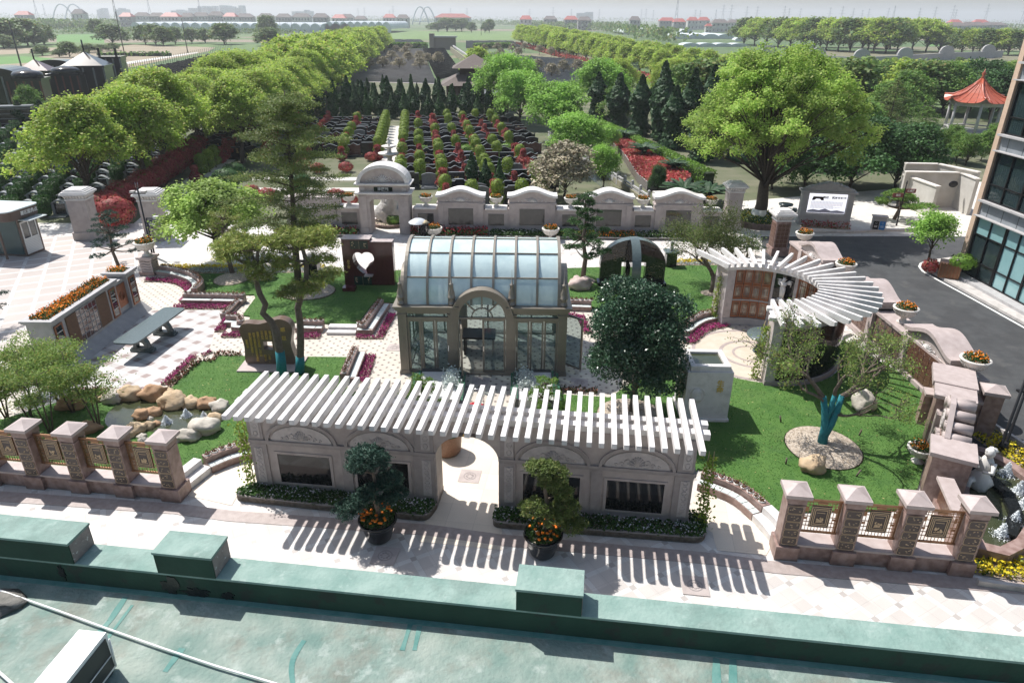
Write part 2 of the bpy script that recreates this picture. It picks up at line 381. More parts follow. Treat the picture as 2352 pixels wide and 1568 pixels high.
# lawns
def lawn(pl, z=.06, kerb=True):
 struct('lawn', MB().prism([(p[0], p[1]) for p in pl], -.01, z), m_lawn)
arcL = [g(zO(1740, 1245)), g(zO(1860, 1195)), g(zO(1960, 1155)), g(zO(2075, 1110))]
lawn1 = [g(zO(1430, 645)), g(zO(1665, 415)), g(zO(1795, 405)), g(zO(1830, 370)), g(zO(2035, 372)), g(zE(175, 1062)), g(zE(100, 1235)), Vector((-2.6, 19.9)), Vector((-2.6, 17.8)), Vector((-7.5, 18.4))]+arcL[::-1]+[g(zO(1530, 1340)), g(zO(1500, 1420)), g(zO(0, 1330)), g(zO(-600, 1250)), g(zO(-500, 900)), g(zO(30, 900)), g(zO(480, 760)), g(zO(640, 655)), g(zO(830, 662))]
lawn(lawn1)
lawn2 = [g(zM(770, 388)), g(zM(1860, 378)), g((930, 622)), g((1005, 640)), g((1005, 700)), g(zE(330, 690)), g(zE(215, 840)), g(zM(1770, 892)), g(zM(1300, 880)), g(zM(1310, 830)), g(zM(1230, 820)), g(zM(1365, 640)), g(zM(1350, 605)), g(zM(750, 600)), g(zM(820, 500)), g(zM(810, 430))]
lawn(lawn2)
lawn3 = [g((1300, 618)), g((1480, 612)), g(zP(800, 345)), g(zP(790, 740)), g(zP(640, 770)), g(zP(500, 850)), g(zP(440, 880)), g((1310, 695)), g((1290, 690))]
lawn(lawn3)
lawn4 = [g((1255, 905)), g((1400, 915)), g(zP(330, 1140)), g(zP(480, 1140)), g(zP(930, 1290)), g(zP(1030, 1310)), g(zP(1150, 1330))]+[Vector(a) for a in arc(10.5, 27.2, 3.6, -100, 20, 12)]+[Vector((14.6, 28.5)), g(zF(1560, 1190)), g(zF(1790, 1400)), g(zI(1350, 160)), g(zI(1240, 580)), g(zI(1150, 690)), g(zI(600, 700)), g(zI(530, 720)), g(zI(470, 670)), g(zI(370, 590)), g(zI(250, 520)), g(zI(120, 480)), Vector((5.0, 16.5)), Vector((-.2, 17.6)), Vector((-.2, 19.7))]
lawn(lawn4)
m_blade = leafmat('grass blades', (.035, .13, .02), (.06, .17, .03), (.12, .2, .05), trans=.3)
def inpoly(P_, poly):
 x, y = P_[:, 0], P_[:, 1]; ins = np.zeros(len(P_), bool); n = len(poly)
 for i in range(n):
  x1, y1 = poly[i][0], poly[i][1]; x2, y2 = poly[(i+1) % n][0], poly[(i+1) % n][1]
  c_ = ((y1 > y) != (y2 > y)) & (x < (x2-x1)*(y-y1)/(y2-y1+1e-12)+x1); ins ^= c_
 return ins
def scatter(poly, dens, seed=0):
 r = np.random.RandomState(seed); a = np.array([[p[0], p[1]] for p in poly]); lo, hi = a.min(0), a.max(0)
 n = int((hi-lo).prod()*dens); P_ = r.uniform(lo, hi, (n, 2)); return P_[inpoly(P_, poly)]
def carpet(name, poly, dens, size, m, z=(.03, .12), label=None, cat=None, seed=0, parent=None, updown=.6, kind='stuff', outward=0):
 P_ = scatter(poly, dens, seed); r = np.random.RandomState(seed+9)
 c_ = np.column_stack([P_, r.uniform(z[0], z[1], len(P_))])
 o = leafcloud(name, c_, r.uniform(size*.6, size*1.3, len(P_)), m, seed=seed, updown=updown, parent=parent)
 if parent is None: tag(o, label, cat, None, kind)
 return o
allgrass = [carpet('grass', l, 420, .036, m_blade, (.055, .07), 'short mown grass blades of the %s' % t, 'grass', seed=i, updown=.2) for i, (l, t) in enumerate([(lawn1, 'lawn beside the rock pond'), (lawn2, 'lawn left of the glass pavilion'), (lawn3, 'lawn by the black arch monument'), (lawn4, 'lawn round the bare wrapped tree')])]
m_litter = leafmat('fallen leaves', (.30, .28, .09), (.42, .36, .16), trans=.2)
[carpet('fallen_leaves', l, 4.5, .055, m_litter, (.062, .07), 'scattered yellow fallen leaves on the %s' % t, 'fallen leaves', seed=i+20, updown=3) for i, (l, t) in enumerate([(lawn1, 'pond lawn'), (lawn4, 'right lawn')])]
# asphalt street on the right with white edge lines
street = [g(zR(1590, 632)), g(zK(870, 860)), g(zK(900, 1000)), g((2110, 605)), g((2120, 625)), g(zF(1700, 500)), g(zF(2352, 905)), g((2500, 920)), Vector((60, 12)), Vector((17, 10)), g((2352, 1030)), g(zF(2150, 1250)), g(zF(1850, 1120)), Vector((15.4, 28)), Vector((14.6, 33)), g(zF(640, 270))]
street = [g(zR(1590, 634)), Vector((27, 44.6)), Vector((60, 44.6)), Vector((60, 8)), Vector((15.3, 12)), Vector((14.9, 19)), Vector((16.6, 22.5)), Vector((16.3, 26)), Vector((16, 30)), Vector((15.6, 36)), Vector((15.2, 39.8))]
struct('street', MB().prism([(p[0], p[1]) for p in street], -.02, .004), m_asph)
ln = MB()
def line(z, pl, w_=.12): ln.strip([g(z(*p)) for p in pl], w_, .005, .009)
line(zR, [(1590, 630), (2352, 628)]); line(zK, [(-20, 870), (880, 858)], .12)
kb = [zF(1735, 408), zF(1680, 412), zF(1650, 425), zF(1640, 447), zF(1665, 480), zF(1760, 535), zF(2000, 665), zF(2352, 862), zF(2700, 1060)]
ln.strip([g(p) for p in kb], .13, .005, .009)
struct('road_markings', ln, m_white)
isl = [g(p) for p in [zF(1745, 412), zF(1700, 420), zF(1672, 440), zF(1690, 468), zF(1790, 530), zF(2352, 840), zF(2700, 1040)]]+[Vector((40, 26)), Vector((40, 40)), Vector((27, 40))]
struct('pavement', MB().prism([(p[0], p[1]) for p in isl], 0, .13), m_kerb)
# kerb of the park side on the far edge of the street
struct('kerb', MB().strip([g(zR(1900, 600)), g(zR(2352, 605)), g(zK(500, 835)), g(zK(850, 835))], .3, 0, .14), m_kerb)
struct('park_paving', MB().sheet([g(zR(1400, 600)), Vector((40, 45.2)), Vector((42, 62)), g(zR(1430, 330))], -.004), m_pale)
# shared materials of stone and metal
m_pink = mat('pinkish grey granite', (.36, .305, .285), .75, (.46, .40, .375), 3, bump=.15, bscale=60, detail=9)
m_cgrey = mat('carved grey granite', (.42, .375, .36), .8, (.50, .455, .44), 5, bump=.2, bscale=50)
stain(m_pink, (.25, .21, .20), 1.3, .50, .66, .45); 
m_trim = mat('weathered granite trim', (.27, .235, .225), .8, (.34, .30, .285), 5, bump=.1)
m_wgran = mat('white granite', (.60, .575, .555), .7, (.68, .655, .64), 4, bump=.1, bscale=60)
stain(m_wgran, (.42, .40, .375), 1.8, .5, .64, .6); stain(m_cgrey, (.3, .27, .26), 3, .5, .6, .5)
m_grgran = mat('grey granite', (.33, .32, .32), .75, (.42, .41, .405), 3, bump=.12, bscale=60, detail=8)
m_redg = mat('reddish brown granite', (.20, .125, .105), .45, (.32, .225, .20), 5, bump=.05, detail=10, contrast=1.6)
m_redgl = mat('pale red granite', (.36, .295, .275), .55, (.46, .39, .37), 4, detail=9)
m_darkr = mat('polished dark red granite', (.055, .012, .014), .12, (.085, .022, .022), 8, detail=10)
m_blackg = mat('polished black granite', (.008, .009, .010), .06, (.014, .016, .017), 9, detail=10)
m_greeng = mat('polished green grey granite', (.07, .095, .095), .22, (.11, .14, .14), 14, detail=10)
m_brownp = mat('brown cork panel', (.13, .07, .04), .8, (.17, .095, .055), 12)
m_copper = mat('copper brown metal', (.30, .13, .07), .42, (.24, .10, .055), 5, metal=.7)
m_bronze = mat('bronze fence metal', (.27, .15, .085), .4, (.20, .11, .06), 6, metal=.75)
m_gold = mat('gold lettering', (.62, .42, .14), .35, metal=.6)
m_goldp = mat('pale gold inlay', (.62, .47, .30), .5, metal=.3)
m_plq = mat('dark plaque', (.030, .016, .013), .35)
m_taupe = mat('taupe powder coated metal', (.235, .205, .165), .42, (.255, .222, .18), 3, metal=.25)
m_dgls = bpy.data.materials.new('clear pavilion glass'); m_dgls.use_nodes = True
def glassify(m, tint, alpha, rough=.02, refl=.12):
 n = m.node_tree; b = n.nodes['Principled BSDF']; L = n.links
 b.inputs['Base Color'].default_value = (*tint, 1); b.inputs['Roughness'].default_value = rough; b.inputs['Specular IOR Level'].default_value = .8
 tr = n.nodes.new('ShaderNodeBsdfTransparent'); tr.inputs[0].default_value = (.86, .94, .95, 1)
 mx = n.nodes.new('ShaderNodeMixShader'); mx.inputs[0].default_value = alpha
 L.new(tr.outputs[0], mx.inputs[1]); L.new(b.outputs[0], mx.inputs[2]); L.new(mx.outputs[0], n.nodes['Material Output'].inputs['Surface'])
glassify(m_dgls, (.10, .14, .15), .3, .02)
m_rgls = bpy.data.materials.new('frosted roof glass'); m_rgls.use_nodes = True; glassify(m_rgls, (.66, .80, .79), .86, .2); stain(m_rgls, (.44, .58, .61), .9, .45, .6, .6)
m_bglass = mat('teal office glass', (.10, .20, .22), .06, (.12, .24, .26), .3, spec=1)
m_dwin = mat('dark window glass', (.020, .028, .032), .05, spec=1)
m_wfr = mat('white frame', (.70, .70, .68), .5)
m_dark = mat('dark metal', (.018, .018, .02), .45, metal=.4)
m_steel = mat('stainless steel', (.55, .56, .57), .25, metal=1)
m_water = mat('pond water', (.035, .045, .022), .06, (.055, .06, .03), 1.5, bump=.25, bscale=5, spec=.8)
m_foam = mat('white water', (.80, .84, .86), .5, bump=.5, bscale=20)
m_rock = mat('yellow sandstone boulder', (.40, .28, .16), .85, (.56, .44, .30), 2.2, bump=.5, bscale=8, detail=8)
m_rock2 = mat('rust brown boulder', (.30, .17, .09), .85, (.46, .30, .18), 2.5, bump=.5, bscale=8, detail=8)
m_rock3 = mat('grey white boulder', (.42, .38, .32), .85, (.56, .52, .45), 2, bump=.5, bscale=8, detail=8)
m_bark = mat('grey brown bark', (.10, .075, .055), .95, (.17, .135, .11), 8, bump=.7, bscale=18)
m_barkd = mat('dark bark', (.05, .038, .028), .95, (.085, .065, .05), 8, bump=.7, bscale=18)
m_wrap = mat('blue green trunk wrap', (.012, .16, .19), .85, (.02, .20, .225), 14, bump=.4, bscale=30)
m_urn = mat('white stone urn', (.58, .54, .49), .75, (.68, .65, .60), 6, bump=.15)
m_earth = m_soil
m_vine = leafmat('vine leaves', (.10, .18, .03), (.20, .30, .05), trans=.4)
f_magenta = leafmat('magenta petals', (.34, .015, .14), (.50, .04, .24), (.10, .16, .04), trans=.2)
f_orange = leafmat('orange petals', (.80, .18, .006), (.85, .30, .01), trans=.2)
f_yellow = leafmat('yellow petals', (.78, .58, .01), (.85, .72, .05), (.25, .30, .04), trans=.2)
f_red = leafmat('red petals', (.30, .012, .02), (.42, .03, .05), (.06, .10, .02), trans=.2)
f_white = leafmat('white petals', (.62, .60, .66), (.72, .72, .72), trans=.2)
f_mix = leafmat('mixed small plants', (.045, .085, .02), (.22, .04, .035), (.55, .40, .35), trans=.2)
f_green = leafmat('low green leaves', (.025, .07, .012), (.06, .13, .025), trans=.25)
f_silver = leafmat('silver leaves', (.42, .48, .46), (.60, .65, .62), trans=.2)
f_white2 = m_white
FONTCACHE = {}
def textmesh(s, size, depth=.008, vertical=False):
 k = (s, size, depth, vertical)
 if k in FONTCACHE: return FONTCACHE[k]
 cu = bpy.data.curves.new('lettering', 'FONT'); cu.body = '\n'.join(s) if vertical else s
 cu.size = size; cu.extrude = depth; cu.resolution_u = 1; cu.align_x = 'CENTER'; cu.align_y = 'CENTER'; cu.space_line = .95
 cu.offset = size*.018
 o = bpy.data.objects.new('lettering', cu); sc.collection.objects.link(o)
 dg = bpy.context.evaluated_depsgraph_get(); me = bpy.data.meshes.new_from_object(o.evaluated_get(dg))
 bpy.data.objects.remove(o); bpy.data.curves.remove(cu)
 FONTCACHE[k] = me; return me
def text(s, size, M, m, parent, name='lettering', vertical=False, depth=.008):
 me = textmesh(s, size, depth, vertical).copy(); me.transform(M @ Matrix.Rotation(math.pi/2, 4, 'X')); me.materials.clear(); me.materials.append(m)
 return link(name, me, parent)
T_ = Matrix.Translation
# a relief of scrolls: shallow tubes and a shell
def scroll_relief(cx, y, cz, w, h, r=.012):
 mb = MB()
 for k in range(9):
  a = math.pi*(k+.5)/9
  mb.tube([(cx, y, cz), (cx+math.cos(a)*w*.16, y-r, cz+math.sin(a)*h*.75)], [r, r*1.7], 5)
 for s_ in (-1, 1):
  for q_, (ox, oz, rr) in enumerate([(.20, .28, .26), (.32, .10, .2), (.44, .05, .13)]):
   p = []
   for i in range(11):
    t = i/10*math.pi*1.7; ra = rr*(1-.6*i/10)
    p.append((cx+s_*(ox*w+math.cos(t)*ra*h*.8), y-r*.5, cz+oz*h+math.sin(t)*ra*h))
   mb.tube(p, r, 4)
 return mb
# pergola wall
PA, PB = Vector((-7.6, 16.93, 0)), Vector((4.99, 15.39, 0)); prz, plen = frame(PA, PB)
pg = thing('pergola_wall', 'long pink granite wall with a central archway under a row of white stone rafters', 'pergola', PA, prz)
TH = .72
w_ = MB(); ax0, ax1, zs, za = 5.50, 7.30, 1.72, 2.50
acx, arx, arz = (ax0+ax1)/2, (ax1-ax0)/2, za-zs
ol = [(0, 0), (ax0, 0), (ax0, zs)]+[(acx-arx*math.cos(math.pi*i/16), zs+arz*math.sin(math.pi*i/16)) for i in range(1, 16)]+[(ax1, zs), (ax1, 0), (12.66, 0), (12.66, 2.92), (0, 2.92)]
w_.vprism(ol, 0, TH); w_.build('wall', m_pink, pg)
t_ = MB()
for a, b in ((-.06, ax0), (ax1, 12.72)):
 t_.box(a, -.07, 1.80, b, TH+.05, 1.88); t_.box(a+.02, -.04, 1.74, b, TH+.03, 1.80); t_.box(a, -.09, 0, b, TH+.06, .14); t_.box(a+.02, -.06, .14, b, TH+.04, .19)
for x in (-.03, 2.70, 4.85, 7.34, 9.90, 12.16):
 wd = .5 if x in (-.03, 12.16) else (.6 if x == 4.85 else (.45 if x == 7.34 else .3))
 t_.box(x, -.045, .19, x+wd, 0, 1.74)
for x, wd in ((-.03, .44), (4.9, .55), (7.34, .4), (12.2, .44)): t_.box(x, -.04, 1.88, x+wd, 0, 2.9)
t_.build('pilaster_and_ledge', m_trim, pg)
arcs_ = [(1.55, .48, 2.62), (3.85, 2.84, 4.88), (8.82, 7.77, 9.86), (11.12, 10.08, 12.17)]
am = MB()
for cx, a, b in arcs_:
 rx = (b-a)/2; 
 o1 = [((a+b)/2-rx*math.cos(math.pi*i/20), 1.88+.70*math.sin(math.pi*i/20)) for i in range(21)]
 o2 = [((a+b)/2-(rx-.09)*math.cos(math.pi*i/20), 1.88+.61*math.sin(math.pi*i/20)) for i in range(21)]
 for i in range(20): am.vprism([o1[i], o1[i+1], o2[i+1], o2[i]], -.06, 0)
am.build('arch_moulding', m_trim, pg)
for cx, a, b in arcs_:
 tp = MB(); rx = (b-a)/2-.16
 tp.vprism([((a+b)/2-rx*math.cos(math.pi*i/20), 1.885+.53*math.sin(math.pi*i/20)) for i in range(21)], -.025, .0)
 tp.merge(scroll_relief((a+b)/2, -.03, 1.95, 1.3, .42, .013)); tp.build('carved_tympanum', m_cgrey, pg)
for i, (a, b) in enumerate(((.75, 2.33), (3.13, 4.67), (8.0, 9.6), (10.35, 11.92))):
 fr = MB()
 for q in ((a-.08, .36, b+.08, .42), (a-.08, 1.43, b+.08, 1.5), (a-.08, .42, a, 1.43), (b, .42, b+.08, 1.43)): fr.box(q[0], -.03, q[1], q[2], 0, q[3])
 f = fr.build('panel_frame', m_pink, pg); MB().box(a, -.012, .42, b, .0, 1.43).build('black_panel', m_blackg, f)
for x in (.03, 5.05, 7.42, 12.28):
 c_ = MB(); c_.box(x+.05, -.06, .4, x+.3, -.045, 1.62); c_.box(x+.05, -.055, 1.98, x+.3, -.04, 2.62)
 for k in range(7): 
  z = .52+k*.17; c_.tube([(x+.175+.07*math.cos(t), -.065, z+.07*math.sin(t)) for t in [j*1.05 for j in range(7)]], .012, 4)
 for k in range(2):
  z = 2.1+k*.25; c_.tube([(x+.175+.07*math.cos(t), -.06, z+.09*math.sin(t)) for t in [j*1.05 for j in range(7)]], .012, 4)
 c_.build('carved_strip', m_cgrey, pg)
bm_ = MB(); bm_.box(-.3, .02, 2.92, 12.95, .26, 3.10); bm_.box(-.3, .5, 2.92, 12.95, .74, 3.10); bm_.box(-.1, .26, 2.92, 12.75, .5, 3.0)
bm_.build('beam', m_wgran, pg)
MB().box(6.0, -.03, 2.5, 6.75, -.0, 2.6).build('name_plate', m_plq, pg)
text('林', .09, T_((6.35, -.04, 2.55)), m_gold, pg)
for k in range(41):
 x = -.06+k*(12.6/40)
 dx_ = rnd.uniform(-.01, .01); X2 = x+.13+dx_; zt = 3.31+rnd.uniform(-.008, .008)
 r_ = MB(); r_.vprism([(x+dx_, 3.10), (X2, 3.10), (X2, zt), (x+dx_, zt)], -.95, 1.4)
 for y0, y1 in ((-1.09, -.95), (1.52, 1.4)): r_.add([(x+dx_, y0, 3.17), (X2, y0, 3.17), (X2, y0, zt), (x+dx_, y0, zt), (x+dx_, y1, 3.10), (X2, y1, 3.10), (X2, y1, zt), (x+dx_, y1, zt)], [(0, 1, 2, 3), (3, 2, 6, 7), (0, 4, 5, 1), (0, 3, 7, 4), (1, 5, 6, 2)])
 r_.build('rafter', m_wgran, pg)
# flower beds before the pergola wall
def rounded(pl, r, n=4):
 out = []; N = len(pl)
 for i in range(N):
  p, a, b = Vector(pl[i][:2]), Vector(pl[i-1][:2]), Vector(pl[(i+1) % N][:2])
  rr = r[i] if hasattr(r, '__len__') else r
  d1, d2 = (a-p).normalized(), (b-p).normalized(); s0, s1 = p+d1*rr, p+d2*rr
  for k in range(n+1):
   t = k/n; out.append(s0*(1-t)**2+p*2*t*(1-t)+s1*t*t)
 return out
def bed(name, pl, label, h=.22, kw=.09, mk_=m_trim, plant=None, dens=900, size=.035, zz=.08, group=None, cat='flower bed', soilm=m_soil, pname='flowers'):
 c = sum((Vector((p[0], p[1])) for p in pl), Vector((0, 0)))/len(pl)
 t = thing(name, label, cat, (c.x, c.y, 0), 0, group); L_ = [(p[0]-c.x, p[1]-c.y) for p in pl]
 a = sum(L_[i][0]*L_[(i+1) % len(L_)][1]-L_[(i+1) % len(L_)][0]*L_[i][1] for i in range(len(L_)))
 if a < 0: L_ = L_[::-1]
 MB().strip(L_, kw, 0, h, closed=True).build('kerb', mk_, t)
 MB().prism(L_, 0.005, h-.05).build('soil', soilm, t)
 for k, (pm, dn, sz, zr) in enumerate(plant or []):
  P_ = scatter(L_, dn, k+3); r = np.random.RandomState(k)
  o = leafcloud(pname, np.column_stack([P_, r.uniform(h-.03, h+zr, len(P_))]), r.uniform(sz*.6, sz*1.4, len(P_)), pm, seed=k, updown=.9, parent=t); o['kind'] = 'stuff'
 return t
pansy = [(f_green, 900, .09, .10), (f_white, 260, .05, .13)]
Mp = rotm(PA, prz)
def pl_(a): return [tuple((Mp @ Vector((x, y, 0)))[:2]) for x, y in a]
bed('flower_bed', pl_(rounded([(-.62, -.55), (5.35, -.72), (5.5, -.1), (-.25, .05)], [.35, .25, .03, .3])), 'low granite kerbed bed of white pansies before the left half of the pergola wall', plant=pansy)
bed('flower_bed', pl_(rounded([(7.2, -.72), (13.1, -.62), (13.25, .35), (12.75, .4), (12.75, -.1), (7.22, -.1)], [.25, .35, .2, .02, .02, .03])), 'low granite kerbed bed of white pansies before the right half of the pergola wall', plant=pansy)
# front fences
def fence(a, rz, xs, label, wall_to):
 t = thing('granite_fence', label, 'fence', a, rz)
 wl = MB(); x0, x1 = wall_to
 wl.box(x0, .03, 0, x1, .50, .44); wl.build('low_wall', m_redg, t)
 cp = MB(); cp.box(x0, .0, .44, x1, .53, .50); cp.build('coping', m_redgl, t)
 for k, x in enumerate(xs):
  p = MB(); p.box(x-.07, -.07, 0, x+.53, .55, .43); p.box(x, 0, .43, x+.46, .48, 1.76); p.box(x-.01, -.01, 1.80, x+.47, .49, 2.02); p.box(x+.02, .02, 1.76, x+.44, .46, 1.80)
  pr = p.build('pillar', m_redg, t)
  c_ = MB(); c_.box(x-.10, -.10, 2.02, x+.56, .58, 2.12); c_.add([(x-.08, -.08, 2.12), (x+.54, -.08, 2.12), (x+.54, .56, 2.12), (x-.08, .56, 2.12), (x+.23, .24, 2.28)], [(0, 1, 4), (1, 2, 4), (2, 3, 4), (3, 0, 4)])
  c_.build('pyramid_cap', m_redgl, pr)
  pq = MB(); dots = MB(); rr = random.Random(k)
  for j in range(5):
   z0 = .50+j*.252
   for ring in ((.045, .0, m_goldp), ):
    e = [(x+.045+.03, z0), (x+.415-.03, z0), (x+.415, z0+.035), (x+.415, z0+.19), (x+.385, z0+.225), (x+.075, z0+.225), (x+.045, z0+.19), (x+.045, z0+.035)]
    pq.vprism(e, -.014, 0)
    for i in range(8):
     q0, q1 = e[i], e[(i+1) % 8]; dots.bar((q0[0], -.016, q0[1]), (q1[0], -.016, q1[1]), .006, .007)
   for i in range(5):
    u = x+.1+rr.random()*.27; v = z0+.05+rr.random()*.12
    dots.blob((u, -.016, v), (.024, .006, .012), 6, .3, i+j)
  pq.build('plaque', m_plq, pr); dots.build('gold_flowers', m_goldp, pr)
 for k in range(len(xs)-1):
  a_, b_ = xs[k]+.46, xs[k+1]; y = .22; cx = (a_+b_)/2; W_ = b_-a_
  f = MB()
  for q in ((a_, .78, b_, .84), (a_, 1.78, b_, 1.84), (a_+.02, .84, a_+.07, 1.78), (b_-.07, .84, b_-.02, 1.78)): f.box(q[0], y-.02, q[1], q[2], y+.02, q[3])
  pf = f.build('panel_frame', m_bronze, t)
  g_ = MB()
  for i in range(11):
   u = a_+.09+i*(W_-.18)/10; g_.box(u-.006, y-.008, .84, u+.006, y+.008, .98)
   if i < 3 or i > 7: g_.box(u-.006, y-.008, .98, u+.006, y+.008, 1.78)
  for z in (1.0, 1.12, 1.3, 1.5, 1.66, 1.74): g_.box(a_+.07, y-.009, z-.007, b_-.07, y+.009, z+.007)
  for sx in (-1, 1):
   g_.box(cx+sx*.36-.05, y-.01, 1.2, cx+sx*.36+.05, y+.01, 1.26); g_.box(cx+sx*.36-.03, y-.01, 1.45, cx+sx*.36+.03, y+.01, 1.6)
  g_.box(cx-.12, y-.014, 1.70, cx+.12, y+.01, 1.76)
  g_.build('lattice', m_bronze, pf)
  MB().box(cx-.24, y-.03, .98, cx+.24, y+.03, 1.64).build('plaque', m_plq, pf)
  r2 = MB()
  for s_, q in ((.235, .32), (.19, .265), (.15, .22)):
   zc = 1.31
   for u0, v0, u1, v1 in ((-s_, -q, s_, -q), (s_, -q, s_, q), (s_, q, -s_, q), (-s_, q, -s_, -q)):
    r2.bar((cx+u0, y-.034, zc+v0), (cx+u1, y-.034, zc+v1), .012, .014)
  rr = random.Random(k+len(label))
  for i in range(9):
   r2.blob((cx+rr.uniform(-.09, .09), y-.036, 1.2+rr.uniform(-.03, .09)), (.03, .008, .035), 6, .4, i)
  r2.box(cx-.1, y-.036, 1.14, cx+.1, y-.03, 1.155); r2.box(cx-.11, y-.036, 1.44, cx+.1, y-.03, 1.452)
  r2.build('gold_relief', m_goldp, pf)
 return t
fLa, fLb = Vector((-15.64, 17.16, 0)), Vector((-9.64, 16.38, 0)); rzL, lenL = frame(fLa, fLb)
fence(fLa, rzL, [-4.85, -3.38, -1.92, -.46, 1.02, 2.50, 3.95, 5.42], 'left granite fence of square pillars joined by bronze panels beside the rock pond', (-6.5, 5.4))
fRa, fRb = Vector((7.09, 14.21, 0)), Vector((11.95, 13.59, 0)); rzR, lenR = frame(fRa, fRb)
fence(fRa, rzR, [0, 1.43, 2.88, 4.36], 'right granite fence of square pillars joined by bronze panels beside the round fountain', (0, 4.8))
# curved stepped benches with flower pots
def bench(name, inner, label, w1=.3, w2=.3, z1=.22, z2=.42, tread='white', pots=True, group=None, seed=3):
 c = inner[0]; L_ = [Vector((p[0]-c[0], p[1]-c[1])) for p in inner]
 t = thing(name, label, 'planter bench', (c[0], c[1], 0), 0, group)
 a = MB().strip(L_, w1, 0, z1); a.build('lower_step', m_redg if tread != 'white' else m_wgran, t)
 sh = []; n = len(L_)
 for i in range(n):
  d = (L_[min(i+1, n-1)]-L_[max(i-1, 0)]).normalized(); sh.append(Vector((-d.y, d.x)))
 L2 = [L_[i]+sh[i]*(w1+.01) for i in range(n)]
 MB().strip(L2, w2, 0, z2).build('upper_step', m_redg if tread != 'white' else m_wgran, t)
 if tread != 'white':
  L1 = [L_[i]+sh[i]*.03 for i in range(n)]; m_ = MB()
  for i in range(n-1):
   A1, B1 = L1[i], L1[i+1]; u = (B1-A1)*.04
   m_.prism([A1+u, B1-u, B1-u+sh[i+1]*(w1-.06), A1+u+sh[i]*(w1-.06)], z1+.002, z1+.015)
  m_.build('stone_tiles', m_tile, t)
 if pots:
  pt = MB(); cen = []; tot = 0; step = .24
  Lc = [L2[i]+sh[i]*w2*.5 for i in range(n)]; acc = step/2
  for i in range(n-1):
   d = (Lc[i+1]-Lc[i]); l = d.length
   while acc < l: cen.append(Lc[i]+d*(acc/l)); acc += step
   acc -= l
  pr = MB(); so = MB()
  for q in cen: 
   pr.lathe([(.105, z2+.004), (.105, z2+.035), (.085, z2+.035), (.085, z2+.012)], 10, (q.x, q.y), cap=False)
   so.cyl(q.x, q.y, z2, z2+.014, .085, n=8)
  if cen:
   pr.build('pot_rim', m_white, t); so.build('soil', m_soil, t)
   r = np.random.RandomState(seed); k = len(cen)*55
   C_ = np.array([[q.x, q.y, 0] for q in cen])[r.randint(0, len(cen), k)]
   C_ += np.column_stack([r.normal(0, .055, (k, 2)), z2+.03+np.abs(r.normal(0, .06, k))])
   leafcloud('small_plants', C_, .05, f_mix, seed=seed, parent=t)['kind'] = 'stuff'
 return t
m_tile = mat('pale etched stone tile', (.42, .47, .45), .6, (.62, .66, .64), 12, contrast=2)
def gp(z, *a): return [g(z(*p)) for p in a]
bench('planter_bench', smoothpts(gp(zG, (950, 600), (1080, 495)), 3), 'white stone step pair curving from the left fence to the potted bench', tread='white', pots=False)
bench('planter_bench', smoothpts(gp(zG, (1085, 500), (1190, 455), (1300, 425)), 3), 'curved brown granite bench with red flower pots left of the pergola wall', tread='tile')
bench('planter_bench', smoothpts(gp(zI, (115, 585), (195, 612), (300, 660), (392, 740)), 3), 'curved brown granite bench with red flower pots right of the pergola wall', tread='tile')
bench('planter_bench', smoothpts(gp(zI, (395, 742), (450, 800), (512, 890)), 3), 'white stone step pair curving from the potted bench to the right fence', tread='white', pots=False)
bench('planter_bench', smoothpts(gp(zM, (320, 395), (500, 425), (640, 470), (700, 520), (700, 560), (640, 610)), 3), 'horseshoe shaped brown bench with flower pots beside the stone pedestal', tread='tile')
bench('planter_bench', gp(zM, (585, 700), (900, 705), (1225, 712)), 'straight brown bench with flower pots behind the long granite table', tread='tile')
bench('planter_bench', gp(zM, (1080, 850), (1230, 700)), 'short brown bench with flower pots running towards the garden pines', w1=.06, w2=.3, z1=.1, z2=.25, tread='tile')
bench('planter_bench', gp(zM, (1035, 935), (1115, 935), (1115, 985), (1215, 990)), 'stepped corner of brown bench left of the rounded inscribed stone', tread='tile')
bench('planter_bench', gp(zE, (10, 905), (205, 908)), 'white stone steps up to the lawn left of the glass pavilion', tread='white', pots=False, w1=.35, w2=.35, z1=.12, z2=.24)
bench('planter_bench', gp(zM, (1780, 992), (1990, 998), (2060, 998)), 'straight brown bench with flower pots right of the rounded inscribed stone', tread='tile')
bench('planter_bench', gp(zE, (210, 905), (320, 905), (440, 720)), 'angled brown bench with flower pots at the left of the glass pavilion', tread='tile')
bench('planter_bench', gp(zE, (210, 1230), (280, 1045)), 'slanting brown bench with flower pots left of the pergola rafters', tread='tile')
bench('planter_bench', smoothpts(gp(zP, (440, 920), (540, 925), (620, 870), (700, 830), (800, 815)), 3), 'curved brown bench with flower pots beside the half round cabinet wall', tread='tile')
bench('planter_bench', gp(zE, (1640, 745), (1790, 750)), 'brown bench with flower pots behind the round evergreen tree', tread='tile')
